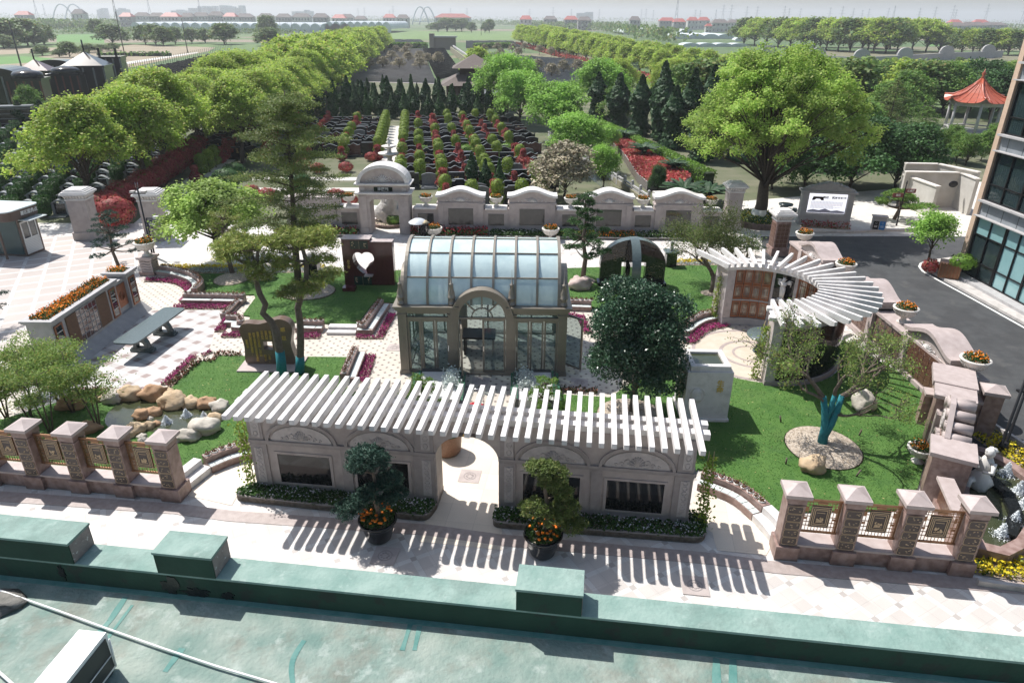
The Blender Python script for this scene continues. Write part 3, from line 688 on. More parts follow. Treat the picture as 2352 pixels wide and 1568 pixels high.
# magenta strips along the paths
def strip_flowers(label, pl, w_, m, dens=1100, size=.055, h=.14, seed=1, z0=0, cat='flower strip', name='flower_strip', greens=True):
 L_ = [Vector((p[0], p[1])) for p in pl]; n = len(L_); off = []
 for i in range(n):
  d = (L_[min(i+1, n-1)]-L_[max(i-1, 0)]).normalized(); off.append(L_[i]+Vector((-d.y, d.x))*w_)
 poly = L_+off[::-1]
 P_ = scatter(poly, dens, seed); r = np.random.RandomState(seed)
 c = L_[0]; t = thing(name, label, cat, (c.x, c.y, 0))
 loc = np.column_stack([P_[:, 0]-c.x, P_[:, 1]-c.y, r.uniform(z0+.04, z0+h, len(P_))])
 bumpy = np.sin(P_[:, 0]*9)*np.cos(P_[:, 1]*8); loc[:, 2] += bumpy*.03
 MB().sheet([(p.x-c.x, p.y-c.y) for p in poly], z0+.012).build('soil', m_soil, t)
 leafcloud('flowers', loc, r.uniform(size*.6, size*1.3, len(P_)), m, seed=seed, updown=.9, parent=t)['kind'] = 'stuff'
 if greens:
  k = len(P_)//3; l2 = loc[:k].copy(); l2[:, 2] -= .03
  leafcloud('leaves', l2, size*1.2, f_green, seed=seed+5, updown=.3, parent=t)['kind'] = 'stuff'
 return t
strip_flowers('magenta flower strip curving under the horseshoe bench', smoothpts(gp(zM, (190, 465), (400, 470), (540, 500), (620, 560), (620, 610), (560, 680)), 3), .5, f_magenta, seed=1)
strip_flowers('magenta flower strip behind the long granite table', gp(zM, (490, 752), (800, 752), (1110, 752)), .55, f_magenta, seed=2)
strip_flowers('magenta flower strip slanting left of the inscribed stone', gp(zM, (925, 990), (1080, 800)), -.45, f_magenta, seed=3)
strip_flowers('magenta flower strip below the stepped bench corner', gp(zM, (1000, 1046), (1200, 1048)), .45, f_magenta, seed=4)
strip_flowers('magenta flower strip between the inscribed stone and the white steps', gp(zM, (1785, 1058), (2030, 1062)), .5, f_magenta, seed=5)
strip_flowers('magenta flower strip in front of the angled bench by the pavilion', gp(zE, (205, 935), (390, 935), (480, 770)), .4, f_magenta, seed=6)
strip_flowers('magenta flower strip beside the slanting bench behind the rafters', gp(zE, (290, 1225), (345, 1045)), .42, f_magenta, seed=7)
strip_flowers('magenta flower strip along the court beside the near lawn', gp(zM, (370, 1540), (690, 1235)), -.30, f_magenta, seed=8)
strip_flowers('magenta flower strip at the bend of the near lawn', gp(zM, (790, 1235), (890, 1190)), -.2, f_magenta, seed=9)
strip_flowers('magenta flower strip curving round the circular terrace', smoothpts(gp(zP, (480, 990), (590, 990), (680, 910), (780, 870), (880, 850)), 3), .5, f_magenta, seed=10)
strip_flowers('magenta flower strip right of the glass pavilion', gp(zE, (1740, 900), (1690, 790), (1620, 785)), -.4, f_magenta, seed=11)
strip_flowers('pink flower strip behind the pond boulders', gp(zO, (1270, 655), (830, 640), (650, 650), (480, 760)), .25, f_magenta, seed=12)
strip_flowers('row of small mixed plants edging the near lawn', gp(zM, (430, 1568), (760, 1290), (890, 1300), (970, 1220), (1230, 1225)), -.28, f_mix, dens=600, size=.09, h=.22, seed=13)
strip_flowers('row of small mixed plants in front of the pavilion lawn', gp(zE, (1500, 1290), (1830, 1305)), .3, f_mix, dens=600, size=.08, h=.2, seed=14)
strip_flowers('yellow flower strip along the plaza behind the left lawn', gp(zM, (330, 330), (620, 330), (1280, 332), (1900, 330), (2080, 330)), .55, f_yellow, dens=500, size=.09, seed=15, greens=False)
strip_flowers('silver leaved strip along the left lawn kerb', gp(zM, (620, 378), (1280, 372), (2080, 372)), .8, f_silver, dens=350, size=.09, seed=16, greens=False)
strip_flowers('yellow flower strip along the plaza behind the right lawn', gp(zP, (400, 322), (790, 318)), .5, f_yellow, dens=500, size=.09, seed=17, greens=False)
strip_flowers('silver leaved strip behind the black arch monument', gp(zP, (400, 342), (790, 336)), .4, f_silver, dens=350, size=.09, seed=18, greens=False)
# glass pavilion
GA, GB = Vector((-4.46, 24.58, 0)), Vector((2.13, 24.48, 0)); grz, glen = frame(GA, GB)
gh = thing('glass_pavilion', 'taupe framed glass pavilion with a barrel vaulted pale blue roof and arched entrance', 'pavilion', GA, grz)
W_, D_ = 6.6, 4.3
col = MB()
for x in (0, 1.98, 4.22, 6.26):
 wd = .38 if x in (1.98, 4.22) else .34
 for y in ((0, D_-.34) if x in (0, 6.26) else (0,)):
  col = MB(); col.box(x, y, 0, x+wd, y+.34, 2.66); col.box(x-.05, y-.05, 0, x+wd+.05, y+.38, .10); col.box(x-.03, y-.03, .10, x+wd+.03, y+.37, .17); col.box(x-.04, y-.04, 2.56, x+wd+.04, y+.38, 2.62)
  col.box(x+.09, y-.012, .2, x+.13, y, 2.5); col.box(x+wd-.13, y-.012, .2, x+wd-.09, y, 2.5); col.build('column', m_taupe, gh)
for x in (1.98, 4.22): MB().box(x, D_-.34, 0, x+.38, D_, 2.66).build('column', m_taupe, gh)
cn = MB()
for (a, b) in ((-.0, 2.36), (4.22, 6.62)):
 for z0, z1, e in ((2.66, 2.76, .0), (2.76, 2.83, .06), (2.83, 2.90, .10), (2.90, 2.96, .15)):
  cn.box(a-(e if a < 1 else -.0), -e, z0, b+(e if b > 5 else .04), .3, z1)
for z0, z1, e in ((2.66, 2.76, .0), (2.76, 2.83, .06), (2.83, 2.90, .10), (2.90, 2.96, .15)):
 cn.box(-e, .3, z0, .34, D_+e, z1); cn.box(6.26, .3, z0, 6.6+e, D_+e, z1); cn.box(.34, D_-.3, z0, 6.26, D_+e, z1)
cn.build('cornice', m_taupe, gh)
# vaulted roof
RC, RR_ = (2.18, 2.96), 2.02
def vp(a, r=RR_): return (RC[0]-r*math.cos(a), RC[1]+r*math.sin(a))
xs_ = [.34+i*(5.92/7) for i in range(8)]
for i in range(7):
 for k in range(6):
  gm = MB(); a0, a1 = math.pi*k/6, math.pi*(k+1)/6
  vs = []
  for j in range(5):
   y, z = vp(a0+(a1-a0)*j/4); vs += [(xs_[i]+.04, y, z), (xs_[i+1]-.04, y, z)]
  gm.add(vs, [(2*j, 2*j+1, 2*j+3, 2*j+2) for j in range(4)], smooth=True)
  gm.build('roof_pane', m_rgls, gh)
for x in xs_:
 rb = MB()
 for j in range(30):
  a0, a1 = math.pi*j/30, math.pi*(j+1)/30; r0, r1 = RR_-.04, RR_+.07; hw = .045 if 0 < xs_.index(x) < 7 else .06
  y0, z0 = vp(a0, r0); y1, z1 = vp(a1, r0); y2, z2 = vp(a0, r1); y3, z3 = vp(a1, r1)
  rb.add([(x-hw, y0, z0), (x+hw, y0, z0), (x+hw, y1, z1), (x-hw, y1, z1), (x-hw, y2, z2), (x+hw, y2, z2), (x+hw, y3, z3), (x-hw, y3, z3)], [(4, 5, 6, 7), (0, 3, 2, 1), (0, 4, 7, 3), (1, 2, 6, 5)])
 rb.build('roof_rib', m_taupe, gh)
rp = MB()
for k in range(1, 6):
 y, z = vp(math.pi*k/6, RR_+.015); rp.box(.34, y-.025, z-.025, 6.26, y+.025, z+.025)
rp.build('roof_purlin', m_taupe, gh)
for x in (.37, 6.23):   # glazed end gables
 ge = MB(); fan = [(x, *vp(math.pi*j/16, RR_-.05)) for j in range(17)]
 ge.add(fan, [tuple(range(17))]); ge.build('gable_glass', m_dgls, gh)
 bars = MB()
 for a in (45, 90, 135): y, z = vp(math.radians(a), RR_-.05); bars.bar((x, RC[0], RC[1]), (x, y, z), .05, .05)
 bars.build('gable_bar', m_taupe, gh)
# side arches seen bulging beyond the gables
for x, s_ in ((.1, -1), (6.5, 1)):
 sa = MB()
 for j in range(18):
  a0, a1 = math.pi*j/18, math.pi*(j+1)/18
  for (ra, rb_) in ((1.05, 1.2),):
   p = [(RC[0]-q*math.cos(a), 2.75+q*math.sin(a)) for q, a in ((ra, a0), (ra, a1), (rb_, a1), (rb_, a0))]
   sa.add([(x-.14, *u) for u in p]+[(x+.14, *u) for u in p], [(0, 1, 2, 3), (7, 6, 5, 4), (3, 2, 6, 7), (1, 0, 4, 5)])
 sa.build('side_arch', m_taupe, gh)
# entrance arch
CX, CZ, RO = 3.29, 2.47, 1.22
ea = MB()
for j in range(28):
 a0, a1 = math.pi*j/28, math.pi*(j+1)/28
 for ra, rb_, y0, y1 in ((.90, 1.06, -.05, .3), (1.06, 1.16, -.10, .75), (1.16, RO, -.16, .9)):
  p = [(CX-q*math.cos(a), CZ+q*math.sin(a)) for q, a in ((ra, a0), (ra, a1), (rb_, a1), (rb_, a0))]
  ea.add([(u[0], y0, u[1]) for u in p]+[(u[0], y1, u[1]) for u in p], [(0, 1, 2, 3), (7, 6, 5, 4), (3, 2, 6, 7), (1, 0, 4, 5)])
ea.build('entrance_arch', m_taupe, gh)
fg = MB(); fg.add([(CX-.9*math.cos(math.pi*j/20), .08, CZ+.9*math.sin(math.pi*j/20)) for j in range(21)], [tuple(range(21))]); fl = fg.build('fanlight', m_dgls, gh)
fb = MB(); fb.tube([(CX-.40*math.cos(math.pi*j/14), .06, CZ+.40*math.sin(math.pi*j/14)) for j in range(15)], .032, 4)
for a in (45, 90, 135): fb.bar((CX-.4*math.cos(math.radians(a)), .06, CZ+.4*math.sin(math.radians(a))), (CX-.9*math.cos(math.radians(a)), .06, CZ+.9*math.sin(math.radians(a))), .05, .06)
fb.box(CX-.93, .02, 2.40, CX+.93, .12, 2.48); fb.build('fanlight_bar', m_taupe, fl)
def leaf_door(x0, x1, z0, z1, y, rz=0, handle=None, M=None):
 M = M or Matrix.Identity(4)
 d = MB(); f_ = .075
 d.box(x0, y, z0, x0+f_, y+.06, z1, M); d.box(x1-f_, y, z0, x1, y+.06, z1, M); d.box(x0+f_, y, z0, x1-f_, y+.06, z0+f_, M); d.box(x0+f_, y, z1-f_, x1-f_, y+.06, z1, M)
 o = d.build('glass_door', m_taupe, gh)
 MB().box(x0+f_, y+.02, z0+f_, x1-f_, y+.035, z1-f_, M).build('pane', m_dgls, o)
 if handle is not None:
  MB().box(handle, y-.04, 1.0, handle+.03, y-.01, 1.24, M).build('handle', m_steel, o)
for a, b, hd in ((.34, 1.98, 1.93), (4.60, 6.26, 4.63)):
 w3 = (b-a)/3
 for k in range(3): leaf_door(a+k*w3+.01, a+(k+1)*w3-.01, .08, 2.33, .1, handle=hd if k == (2 if a < 1 else 0) else None)
 tw = MB(); tw.box(a, .06, 2.33, b, .2, 2.46); tw.box(a, .06, 2.60, b, .2, 2.66); tw.build('transom', m_taupe, gh)
 MB().box(a, .12, 2.46, b, .135, 2.62).build('transom_pane', m_dgls, gh)
leaf_door(3.29, 4.2, .08, 2.38, .1, handle=3.32)
leaf_door(0, .9, .08, 2.38, 0, handle=.84, M=T_((2.40, .06, 0)) @ Matrix.Rotation(math.radians(-82), 4, 'Z'))
sill = MB(); sill.box(-.02, -.02, 0, 6.62, .36, .07); sill.box(-.02, D_-.3, 0, 6.62, D_, .07); sill.box(0, .36, 0, .3, D_-.3, .07); sill.box(6.3, .36, 0, 6.6, D_-.3, .07); sill.build('sill', m_taupe, gh)
for x in (.05, 6.43):
 for k in range(4):
  y0 = .34+k*(D_-.68)/4; y1 = y0+(D_-.68)/4
  sw = MB(); 
  sw.box(x, y0, .07, x+.06, y0+.07, 2.6); sw.box(x, y1-.07, .07, x+.06, y1, 2.6); sw.box(x, y0+.07, 2.33, x+.06, y1-.07, 2.42); sw.box(x, y0+.07, .07, x+.06, y1-.07, .14)
  o = sw.build('side_window', m_taupe, gh); MB().box(x+.02, y0+.07, .14, x+.035, y1-.07, 2.6).build('pane', m_dgls, o)
leaf_door(0, .9, .08, 2.33, 0, M=T_((6.55, .9, 0)) @ Matrix.Rotation(math.radians(-40), 4, 'Z'))
for x in (0.34, 1.98+.38): pass
bk = MB()
for k in range(7):
 x = .34+k*5.92/6; bk.box(x-.04, D_-.2, .07, x+.04, D_-.12, 2.66)
bk.box(.34, D_-.2, 2.3, 6.26, D_-.12, 2.42); bk.build('back_frame', m_taupe, gh); MB().box(.34, D_-.17, .07, 6.26, D_-.155, 2.66).build('back_pane', m_dgls, gh)
for x, y in ((.15, .13), (2.12, .13), (4.44, .13), (6.44, .13)):
 MB().lathe([(.15, 2.96), (.15, 3.06), (.125, 3.07), (.125, 3.24), (.155, 3.26), (.155, 3.30), (.13, 3.32), (.13, 3.46), (.085, 3.60), (.07, 3.78), (.085, 3.79), (.085, 3.82), (.035, 3.83), (.02, 4.1), (.008, 4.12), (.005, 4.42)], 12, (x, y)).build('finial', m_taupe, gh)
# things inside: dark table and plant stand
tb = thing('display_table', 'dark display table standing inside the glass pavilion', 'table', (-1.4, 26.7, 0), grz)
MB().box(-.7, -.5, .78, .7, .5, .86).build('table_top', m_dark, tb)
for sx in (-.6, .6): MB().box(sx-.04, -.4, 0, sx+.04, .4, .78).build('leg', m_dark, tb)
fp = thing('flower_arrangement', 'arrangement of pale blue and pink flowers on a stand behind the left pavilion doors', 'flowers', (-3.75, 25.5, 0))
MB().lathe([(.18, 0), (.12, .3), (.2, .55)], 10).build('stand', m_urn, fp)
r = np.random.RandomState(4); pc = r.normal(0, .16, (260, 3)); pc[:, 2] = pc[:, 2]*1.2+.85
leafcloud('flowers', pc, .07, f_white, parent=fp); leafcloud('leaves', pc*[1, 1, 1]-[0, 0, .15], .08, f_green, parent=fp)
# raised white gravel planters before the pavilion
m_tileg = mat('green glazed coping tile', (.03, .10, .06), .25, (.07, .17, .11), 20)
m_slate = mat('dark slate coping', (.05, .055, .055), .6)
m_gravel = mat('white gravel', (.62, .62, .60), .8, (.75, .75, .73), 40, bump=1.0, bscale=60)
def quad_bed(label, x0, x1, y0, y1, silver_right):
 t = thing('gravel_planter', label, 'planter', ((x0+x1)/2, y0, 0)); hw = (x1-x0)/2; d = y1-y0
 MB().box(-hw+.16, .0, 0, hw-.16, d-.02, .36).build('gravel', m_gravel, t)
 b = MB(); b.box(-hw, -.02, 0, -hw+.16, d, .40); b.box(hw-.16, -.02, 0, hw, d, .40); b.box(-hw+.16, d-.02, 0, hw-.16, d+.14, .42); b.build('wall', m_slate, t)
 tl = MB(); n = 11
 for s_ in (-1, 1):
  for k in range(n):
   y = k*d/n
   for j in range(3):
    x = s_*(hw-.05+j*.0)-.0; tl.box(s_*hw-.14+j*.095, y+.02, .402-j*.05 if s_ > 0 else .302+j*.05, s_*hw-.06+j*.095, y+d/n-.02, .425-j*.05 if s_ > 0 else .325+j*.05)
  tl.build('glazed_tiles', m_tileg, t); tl = MB()
 sx = 1 if silver_right else -1
 r = np.random.RandomState(5); k = 900; P_ = np.column_stack([r.normal(sx*(hw-.4), .13, k), r.uniform(.7, d-.1, k), .4+np.abs(r.normal(0, .12, k))])
 leafcloud('silver_plant', P_, .09, f_silver, parent=t)
 return t
quad_bed('white gravel planter with green tile edging left of the pavilion door', -3.7, -1.93, 21.9, 24.1, True)
quad_bed('white gravel planter with green tile edging right of the pavilion door', .1, 1.7, 21.9, 24.1, False)
# hand truck with red bundles, seen between the rafters
ht = thing('hand_truck', 'blue flatbed hand truck with a steel push bar between the gravel planters', 'hand truck', (-1.25, 21.1, 0), .0)
MB().box(-.28, -.45, .16, .28, .45, .2).build('platform', mat('navy blue deck', (.015, .03, .10), .5), ht)
MB().tube([(-.25, .42, .2), (-.25, .47, .9), (-.2, .48, .97), (.2, .48, .97), (.25, .47, .9), (.25, .42, .2)], .018, 6).build('push_bar', m_steel, ht)
for x in (-.2, .2):
 for y in (-.35, .35): MB().lathe([(.06, -.02), (.06, .02)], 10, M=T_((x, y, .08)) @ Matrix.Rotation(math.pi/2, 4, 'Y')).build('wheel', m_dark, ht)
m_redc = mat('red cloth', (.45, .008, .02), .7)
for k, (x, y) in enumerate([(-.12, .25), (.12, .2)]):
 o = MB().blob((x-1.25, 21.1+y, .36), (.17, .2, .16), 10, .4, k+3).build('cloth_bundle', m_redc)
 tag(o, ['left red cloth bundle on the hand truck', 'right red cloth bundle on the hand truck'][k], 'bundle', 'red bundles on the hand truck')
# brown tiled bin seen through the arch
bn = thing('round_planter', 'brown tiled oval drum with green glazed rim behind the archway', 'planter', (-2.12, 19.1, 0))
MB().lathe([(.40, 0), (.46, .1), (.5, .75), (.5, .78)], 20).build('drum', mat('brown tiles', (.20, .10, .055), .5, (.28, .15, .09), 18), bn)
MB().lathe([(.5, .78), (.51, .9), (.40, .93), (.38, .85)], 20).build('rim', m_tileg, bn)
MB().cyl(0, 0, .84, .86, .38, n=16).build('soil', m_gravel, bn)
# rounded inscribed stone
gs = thing('inscribed_stone', 'brown granite tablet with rounded waisted sides, a square hole and golden Chinese writing', 'monument', (-10.96, 25.10, 0))
def gan(t):   # rounded outline of the tablet
 s_ = [(.06, .30), (.16, .10), (.40, .02), (1.09, .0), (1.78, .02), (2.02, .10), (2.12, .32), (2.05, .75), (2.02, 1.05), (2.10, 1.40), (2.16, 1.72), (2.02, 2.0), (1.70, 2.12), (1.35, 2.04), (1.09, 1.96), (.80, 1.90), (.45, 1.93), (.18, 1.88), (.02, 1.66), (.06, 1.35), (.12, 1.0), (.10, .65)]
 return [(p.x, p.y) for p in smoothpts(s_, 3, True)]
o_ = gan(0); hx0, hx1, hz0, hz1 = .91, 1.27, .76, 1.13
gb = MB(); n_ = len(o_)
def sq(x, z):   # project outline point towards the square hole
 dx, dz = x-1.09, z-.95; k = max(abs(dx)/.18, abs(dz)/.185, 1e-6); return (1.09+dx/k, .95+dz/k)
for i in range(n_):
 p, q_ = o_[i], o_[(i+1) % n_]; a, b = sq(*p), sq(*q_)
 gb.add([(p[0], 0, p[1]), (q_[0], 0, q_[1]), (b[0], 0, b[1]), (a[0], 0, a[1]), (p[0], .42, p[1]), (q_[0], .42, q_[1]), (b[0], .42, b[1]), (a[0], .42, a[1])],
           [(0, 1, 2, 3), (7, 6, 5, 4), (4, 5, 1, 0), (3, 2, 6, 7)])
m_gan = mat('warm brown granite', (.115, .075, .055), .3, (.17, .115, .085), 3, detail=10)
gb.build('tablet', m_gan, gs)
MB().box(-.1, -.62, .06, 2.4, .75, .12).build('base_slab', m_redgl, gs)
text('感\n\n恩', .2, T_((1.78, -.012, 1.47)), m_gold, gs)
cols_ = ['父母对我们的爱就像一艘', '别人他们默默付出伟大', '给予我们的', '在我们的　　一生中，', '父母的关心　和爱护', '是最伟大无私的。父母的', '养育之恩是永远也诉说不完的', '我们要时刻学会感恩，', '孝敬父母']
for i, c_ in enumerate(cols_):
 x = 1.58-i*.165
 if .85 < x < 1.33:
  text(c_[:4], .105, T_((x, -.012, 1.42)), m_gold, gs, vertical=True)
  text(c_[5:10], .105, T_((x, -.012, .45)), m_gold, gs, vertical=True)
 else: text(c_, .105, T_((x, -.012, 1.02-(.14 if len(c_) > 11 else 0))), m_gold, gs, vertical=True)
# long memorial wall with marigolds on top
MA, MZ = Vector((-18.10, 24.95, 0)), Vector((-18.10, 31.35, 0)); mrz, mlen = frame(MA, MZ)
mw = thing('memorial_wall', 'long grey granite memorial wall with brown doors and glass niches under a trough of marigolds', 'wall', (-18.1, 24.95, 0), mrz)
# local x along +y world, local -y is +x world (face towards the court is at local y=0; body behind is +y)
b_ = MB(); b_.box(-.3, 0, .42, 4.45, 1.0, 2.0); b_.box(4.45, .12, .42, 5.35, .8, 1.85); b_.box(5.35, -.05, .42, 6.1, .85, 2.05)
b_.build('wall', m_grgran, mw)
pl = MB(); pl.add([(-.45, -.45, 0), (6.25, -.45, 0), (6.25, 0, .42), (-.35, 0, .42), (-.45, 1.05, 0), (6.25, 1.05, 0), (6.15, 1.02, .42), (-.35, 1.02, .42)], [(0, 1, 2, 3), (3, 2, 6, 7), (1, 5, 6, 2), (4, 0, 3, 7), (5, 4, 7, 6)]); pl.build('plinth', m_grgran, mw)
cp = MB()
for e, z0, z1 in ((.05, 2.0, 2.05), (.10, 2.05, 2.12), (.14, 2.12, 2.19)):
 cp.box(-.3-e, -e, z0, 4.5, .10, z1); cp.box(-.3-e, .9, z0, 4.5, 1.0+e, z1); cp.box(-.3-e, .10, z0, -.2, .9, z1); cp.box(4.4, .10, z0, 4.5, .9, z1)
 cp.box(5.3-e, -.05-e, z0, 6.1+e, .02, z1); cp.box(5.3-e, .78, z0, 6.1+e, .85+e, z1); cp.box(5.3-e, .02, z0, 5.37, .78, z1); cp.box(6.03, .02, z0, 6.1+e, .78, z1)
cp.box(4.5, .06, 1.85, 5.2, .86, 1.95)
cp.build('trough', m_grgran, mw)
MB().box(-.2, .1, 2.0, 4.4, .9, 2.12).build('soil', m_soil, mw); MB().box(5.37, .02, 2.0, 6.03, .78, 2.12).build('soil', m_soil, mw)
for nm, x0, x1 in (('marigold_flowers', -.2, 4.4), ('marigold_flowers', 5.4, 6.0)):
 r = np.random.RandomState(2); k = int((x1-x0)*520); P_ = np.column_stack([r.uniform(x0, x1, k), r.uniform(.12, .88, k), r.uniform(2.14, 2.36, k)])
 leafcloud('leaves', P_-[0, 0, .05], .085, f_green, seed=2, parent=mw)['kind'] = 'stuff'
 leafcloud(nm, P_[:k//2]+[0, 0, .03], .07, f_orange, seed=3, updown=1, parent=mw)['kind'] = 'stuff'
for x0, x1, z0, z1 in ((.55, 1.25, .55, 1.92), (2.72, 3.58, .55, 1.92)):
 MB().box(x0, -.05, z0, x1, -.0, z1).build('panel', m_brownp, mw)
gl = MB(); gl.box(1.25, -.03, .55, 2.72, 0, 1.92); o = gl.build('niche_glass', mat('mirror brown glass', (.10, .05, .04), .05, spec=1), mw)
br = MB()
for i in range(6): x = 1.25+i*1.47/5; br.box(x-.012, -.045, .55, x+.012, -.03, 1.92)
for i in range(6): z = .55+i*1.37/5; br.box(1.25, -.048, z-.012, 2.72, -.031, z+.012)
br.build('glazing_bar', m_grgran, o)
for x0, x1 in ((-.22, .3), (3.78, 4.3), (5.45, 5.98)):
 f_ = MB(); z0, z1 = .52, 1.88; y = -.05 if x0 < 5 else -.1
 f_.box(x0, y, z0, x0+.07, y+.05, z1); f_.box(x1-.07, y, z0, x1, y+.05, z1); f_.box(x0+.07, y, z0, x1-.07, y+.05, z0+.07); f_.box(x0+.07, y, z1-.07, x1-.07, y+.05, z1)
 o = f_.build('cabinet_door', m_copper, mw); MB().box(x0+.07, y+.01, z0+.07, x1-.07, y+.03, z1-.07).build('pane', m_dwin, o)
 sh = MB(); 
 for z in (.9, 1.25, 1.55): sh.box(x0+.07, y-.002, z, x1-.07, y+.012, z+.03)
 sh.build('shelf', m_urn, o)
dr = MB(); dr.box(4.5, .07, .7, 5.3, .12, 1.75); o = dr.build('copper_door', m_copper, mw)
k_ = MB()
for rr in (.2, .14, .07): k_.tube([(4.9+rr*math.cos(a), .06, 1.22+rr*math.sin(a)) for a in [j*math.pi/10 for j in range(21)]], .012, 4)
k_.build('rosette', m_copper, o)
# long granite table
lt = thing('granite_table', 'long polished green grey granite table on two arched feet', 'table', (-15.72, 27.35, 0), math.radians(-6))
tp = rounded([(-.52, -1.95), (.52, -1.95), (.52, 1.95), (-.52, 1.95)], .22, 5)
tp = [(x+y*-.0, y) for x, y in tp]
MB().prism(tp, .80, .87).build('table_top', m_greeng, lt)
for y in (-.85, .85):
 lg = MB(); lg.box(-.50, y-.16, 0, .50, y+.16, .12); lg.box(-.44, y-.13, .12, .44, y+.13, .18)
 oo = [(-.36, .18), (-.2, .18), (-.17, .32), (-.1, .42), (0, .46), (.1, .42), (.17, .32), (.2, .18), (.36, .18), (.30, .4), (.2, .6), (.30, .8), (-.30, .8), (-.2, .6), (-.30, .4)]
 lg.vprism(oo, y-.12, y+.12); lg.build('leg', m_greeng, lt)
# white cube with a carved bud
cb = thing('stone_cube', 'tall white granite block with a water basin on top and two golden characters', 'monument', (6.08, 21.02, 0), math.radians(-1))
c_ = MB(); c_.box(0, 0, .16, 1.58, 1.52, 2.0); c_.box(-.05, -.05, 0, 1.63, 1.57, .16)
c_.build('block', m_wgran, cb)
rm = MB()
for q in ((.10, .08, 1.48, .28), (.10, 1.24, 1.48, 1.44), (.10, .28, .28, 1.24), (1.30, .28, 1.48, 1.24)): rm.box(q[0], q[1], 2.0, q[2], q[3], 2.2)
rm.build('basin_rim', m_wgran, cb); MB().box(.28, .28, 2.0, 1.30, 1.24, 2.12).build('water', m_water, cb)
sp = MB()
for k in range(5):   # bud of overlapping petals in a round recess
 a = math.radians(-60+k*30); sp.blob((.38+.09*math.sin(a), -.015, 1.1+.07*math.cos(a)), (.13, .075, .22), 12, .05, k, M=T_((0, 0, 0)))
sp.blob((.38, -.04, 1.0), (.2, .07, .15), 12, .05, 9); sp.build('carved_bud', m_wgran, cb)
rg = MB(); rg.tube([(.38+.30*math.cos(a), .0, 1.1+.31*math.sin(a)) for a in [j*math.pi/14 for j in range(29)]], .022, 6); rg.build('recess_ring', m_wgran, cb)
text('生\n命', .26, T_((1.17, -.014, 1.45)), m_gold, cb)
MB().box(-.02, .35, .3, 0.0, 1.2, 1.85).build('plaque', m_plq, cb)
text('生命之源', .26, T_((-.03, .78, 1.08)) @ Matrix.Rotation(-math.pi/2, 4, 'Z'), m_goldp, cb, vertical=True)
# dark red memorial with apple shaped hole
HA = Vector((-8.8, 34.53, 0))
hm = thing('red_memorial', 'dark red polished granite monument pierced by an apple shaped opening', 'monument', HA, 0)
hole = [(p.x, p.y) for p in smoothpts([(.90, 1.78), (.80, 1.85), (.65, 1.87), (.50, 1.80), (.42, 1.66), (.41, 1.45), (.50, 1.15), (.68, .90), (.98, .66), (1.12, .70), (1.05, .95), (1.18, 1.10), (1.40, 1.24), (1.50, 1.42), (1.51, 1.60), (1.42, 1.80), (1.22, 1.88), (1.02, 1.86)], 2, True)]
outl = [(-.12, .02), (1.36, .02), (1.36, 2.43), (1.34, 2.56), (-.12, 2.56)]
def ray_to_rect(x, z, cx, cz, x0, z0, x1, z1):
 dx, dz = x-cx, z-cz; k = 1e9
 for d_, lo, hi, c_0 in ((dx, x0, x1, cx), (dz, z0, z1, cz)):
  if abs(d_) > 1e-6: k = min(k, ((hi if d_ > 0 else lo)-c_0)/d_)
 return (cx+dx*k, cz+dz*k)
hb_ = MB(); n_ = len(hole); cx_, cz_ = .95, 1.35; R0 = (-.12, .63, 1.56, 2.02)
hh = list(range(n_))
for i in hh:
 p, q_ = hole[i], hole[(i+1) % n_]; a, b = ray_to_rect(*p, cx_, cz_, *R0), ray_to_rect(*q_, cx_, cz_, *R0)
 mids = []
 for c0 in ((R0[0], R0[1]), (R0[2], R0[1]), (R0[2], R0[3]), (R0[0], R0[3])):
  if abs(a[0]-b[0]) > 1e-4 and abs(a[1]-b[1]) > 1e-4 and ((abs(c0[0]-a[0]) < 1e-4 and abs(c0[1]-b[1]) < 1e-4) or (abs(c0[0]-b[0]) < 1e-4 and abs(c0[1]-a[1]) < 1e-4)): mids.append(c0)
 ring = [p, a]+mids+[b, q_]
 for y, fl_ in ((0, 0), (.62, 1)):
  vs = [(u[0], y, u[1]) for u in ring]; hb_.add(vs, [tuple(range(len(vs)))])
 hb_.add([(p[0], 0, p[1]), (q_[0], 0, q_[1]), (q_[0], .62, q_[1]), (p[0], .62, p[1])], [(0, 1, 2, 3)])
hb_.add([(-.12, 0, .63), (-.12, .62, .63), (-.12, .62, 2.02), (-.12, 0, 2.02)], [(0, 1, 2, 3)])
hb_.box(-.12, 0, .0, 1.56, .62, .63); hb_.box(-.12, 0, 2.02, 1.36, .62, 2.56); hb_.box(1.56, 0, 0, 2.53, .5, 2.43); hb_.box(1.36, 0, 2.02, 1.56, .5, 2.43)
hb_.build('block', m_darkr, hm)
MB().box(.98, -.30, .62, 1.42, .0, .68).build('ledge', m_redgl, hm)
tp = MB(); tp.box(-.13, -.01, 2.56, 1.37, .8, 2.585); tp.box(1.37, -.01, 2.43, 2.54, .51, 2.455); tp.build('top_face', m_redgl, hm)
m_grp = mat('dark green inlay', (.008, .035, .026), .2)
for x0, x1, z0, z1 in ((.34, 1.26, 2.06, 2.50), (.38, 1.30, .08, .56)):
 o = MB().box(x0, -.02, z0, x1, 0, z1).build('inlay_panel', m_grp, hm); d_ = MB()
 rr = random.Random(int(z0*10))
 for k in range(16):
  s_ = -1 if k % 2 else 1; d_.blob(((x0+x1)/2+s_*(.30+rr.uniform(-.06, .08)), -.022, z0+.08+rr.random()*(z1-z0-.14)), (.025, .005, .03), 6, .4, k)
 d_.bar(((x0+x1)/2, -.022, z0), ((x0+x1)/2, -.022, z1), .008, .012); d_.build('gold_flowers', m_goldp, o)
text('月\n之\n宵', .17, T_((.16, -.012, 1.2)), m_gold, hm)
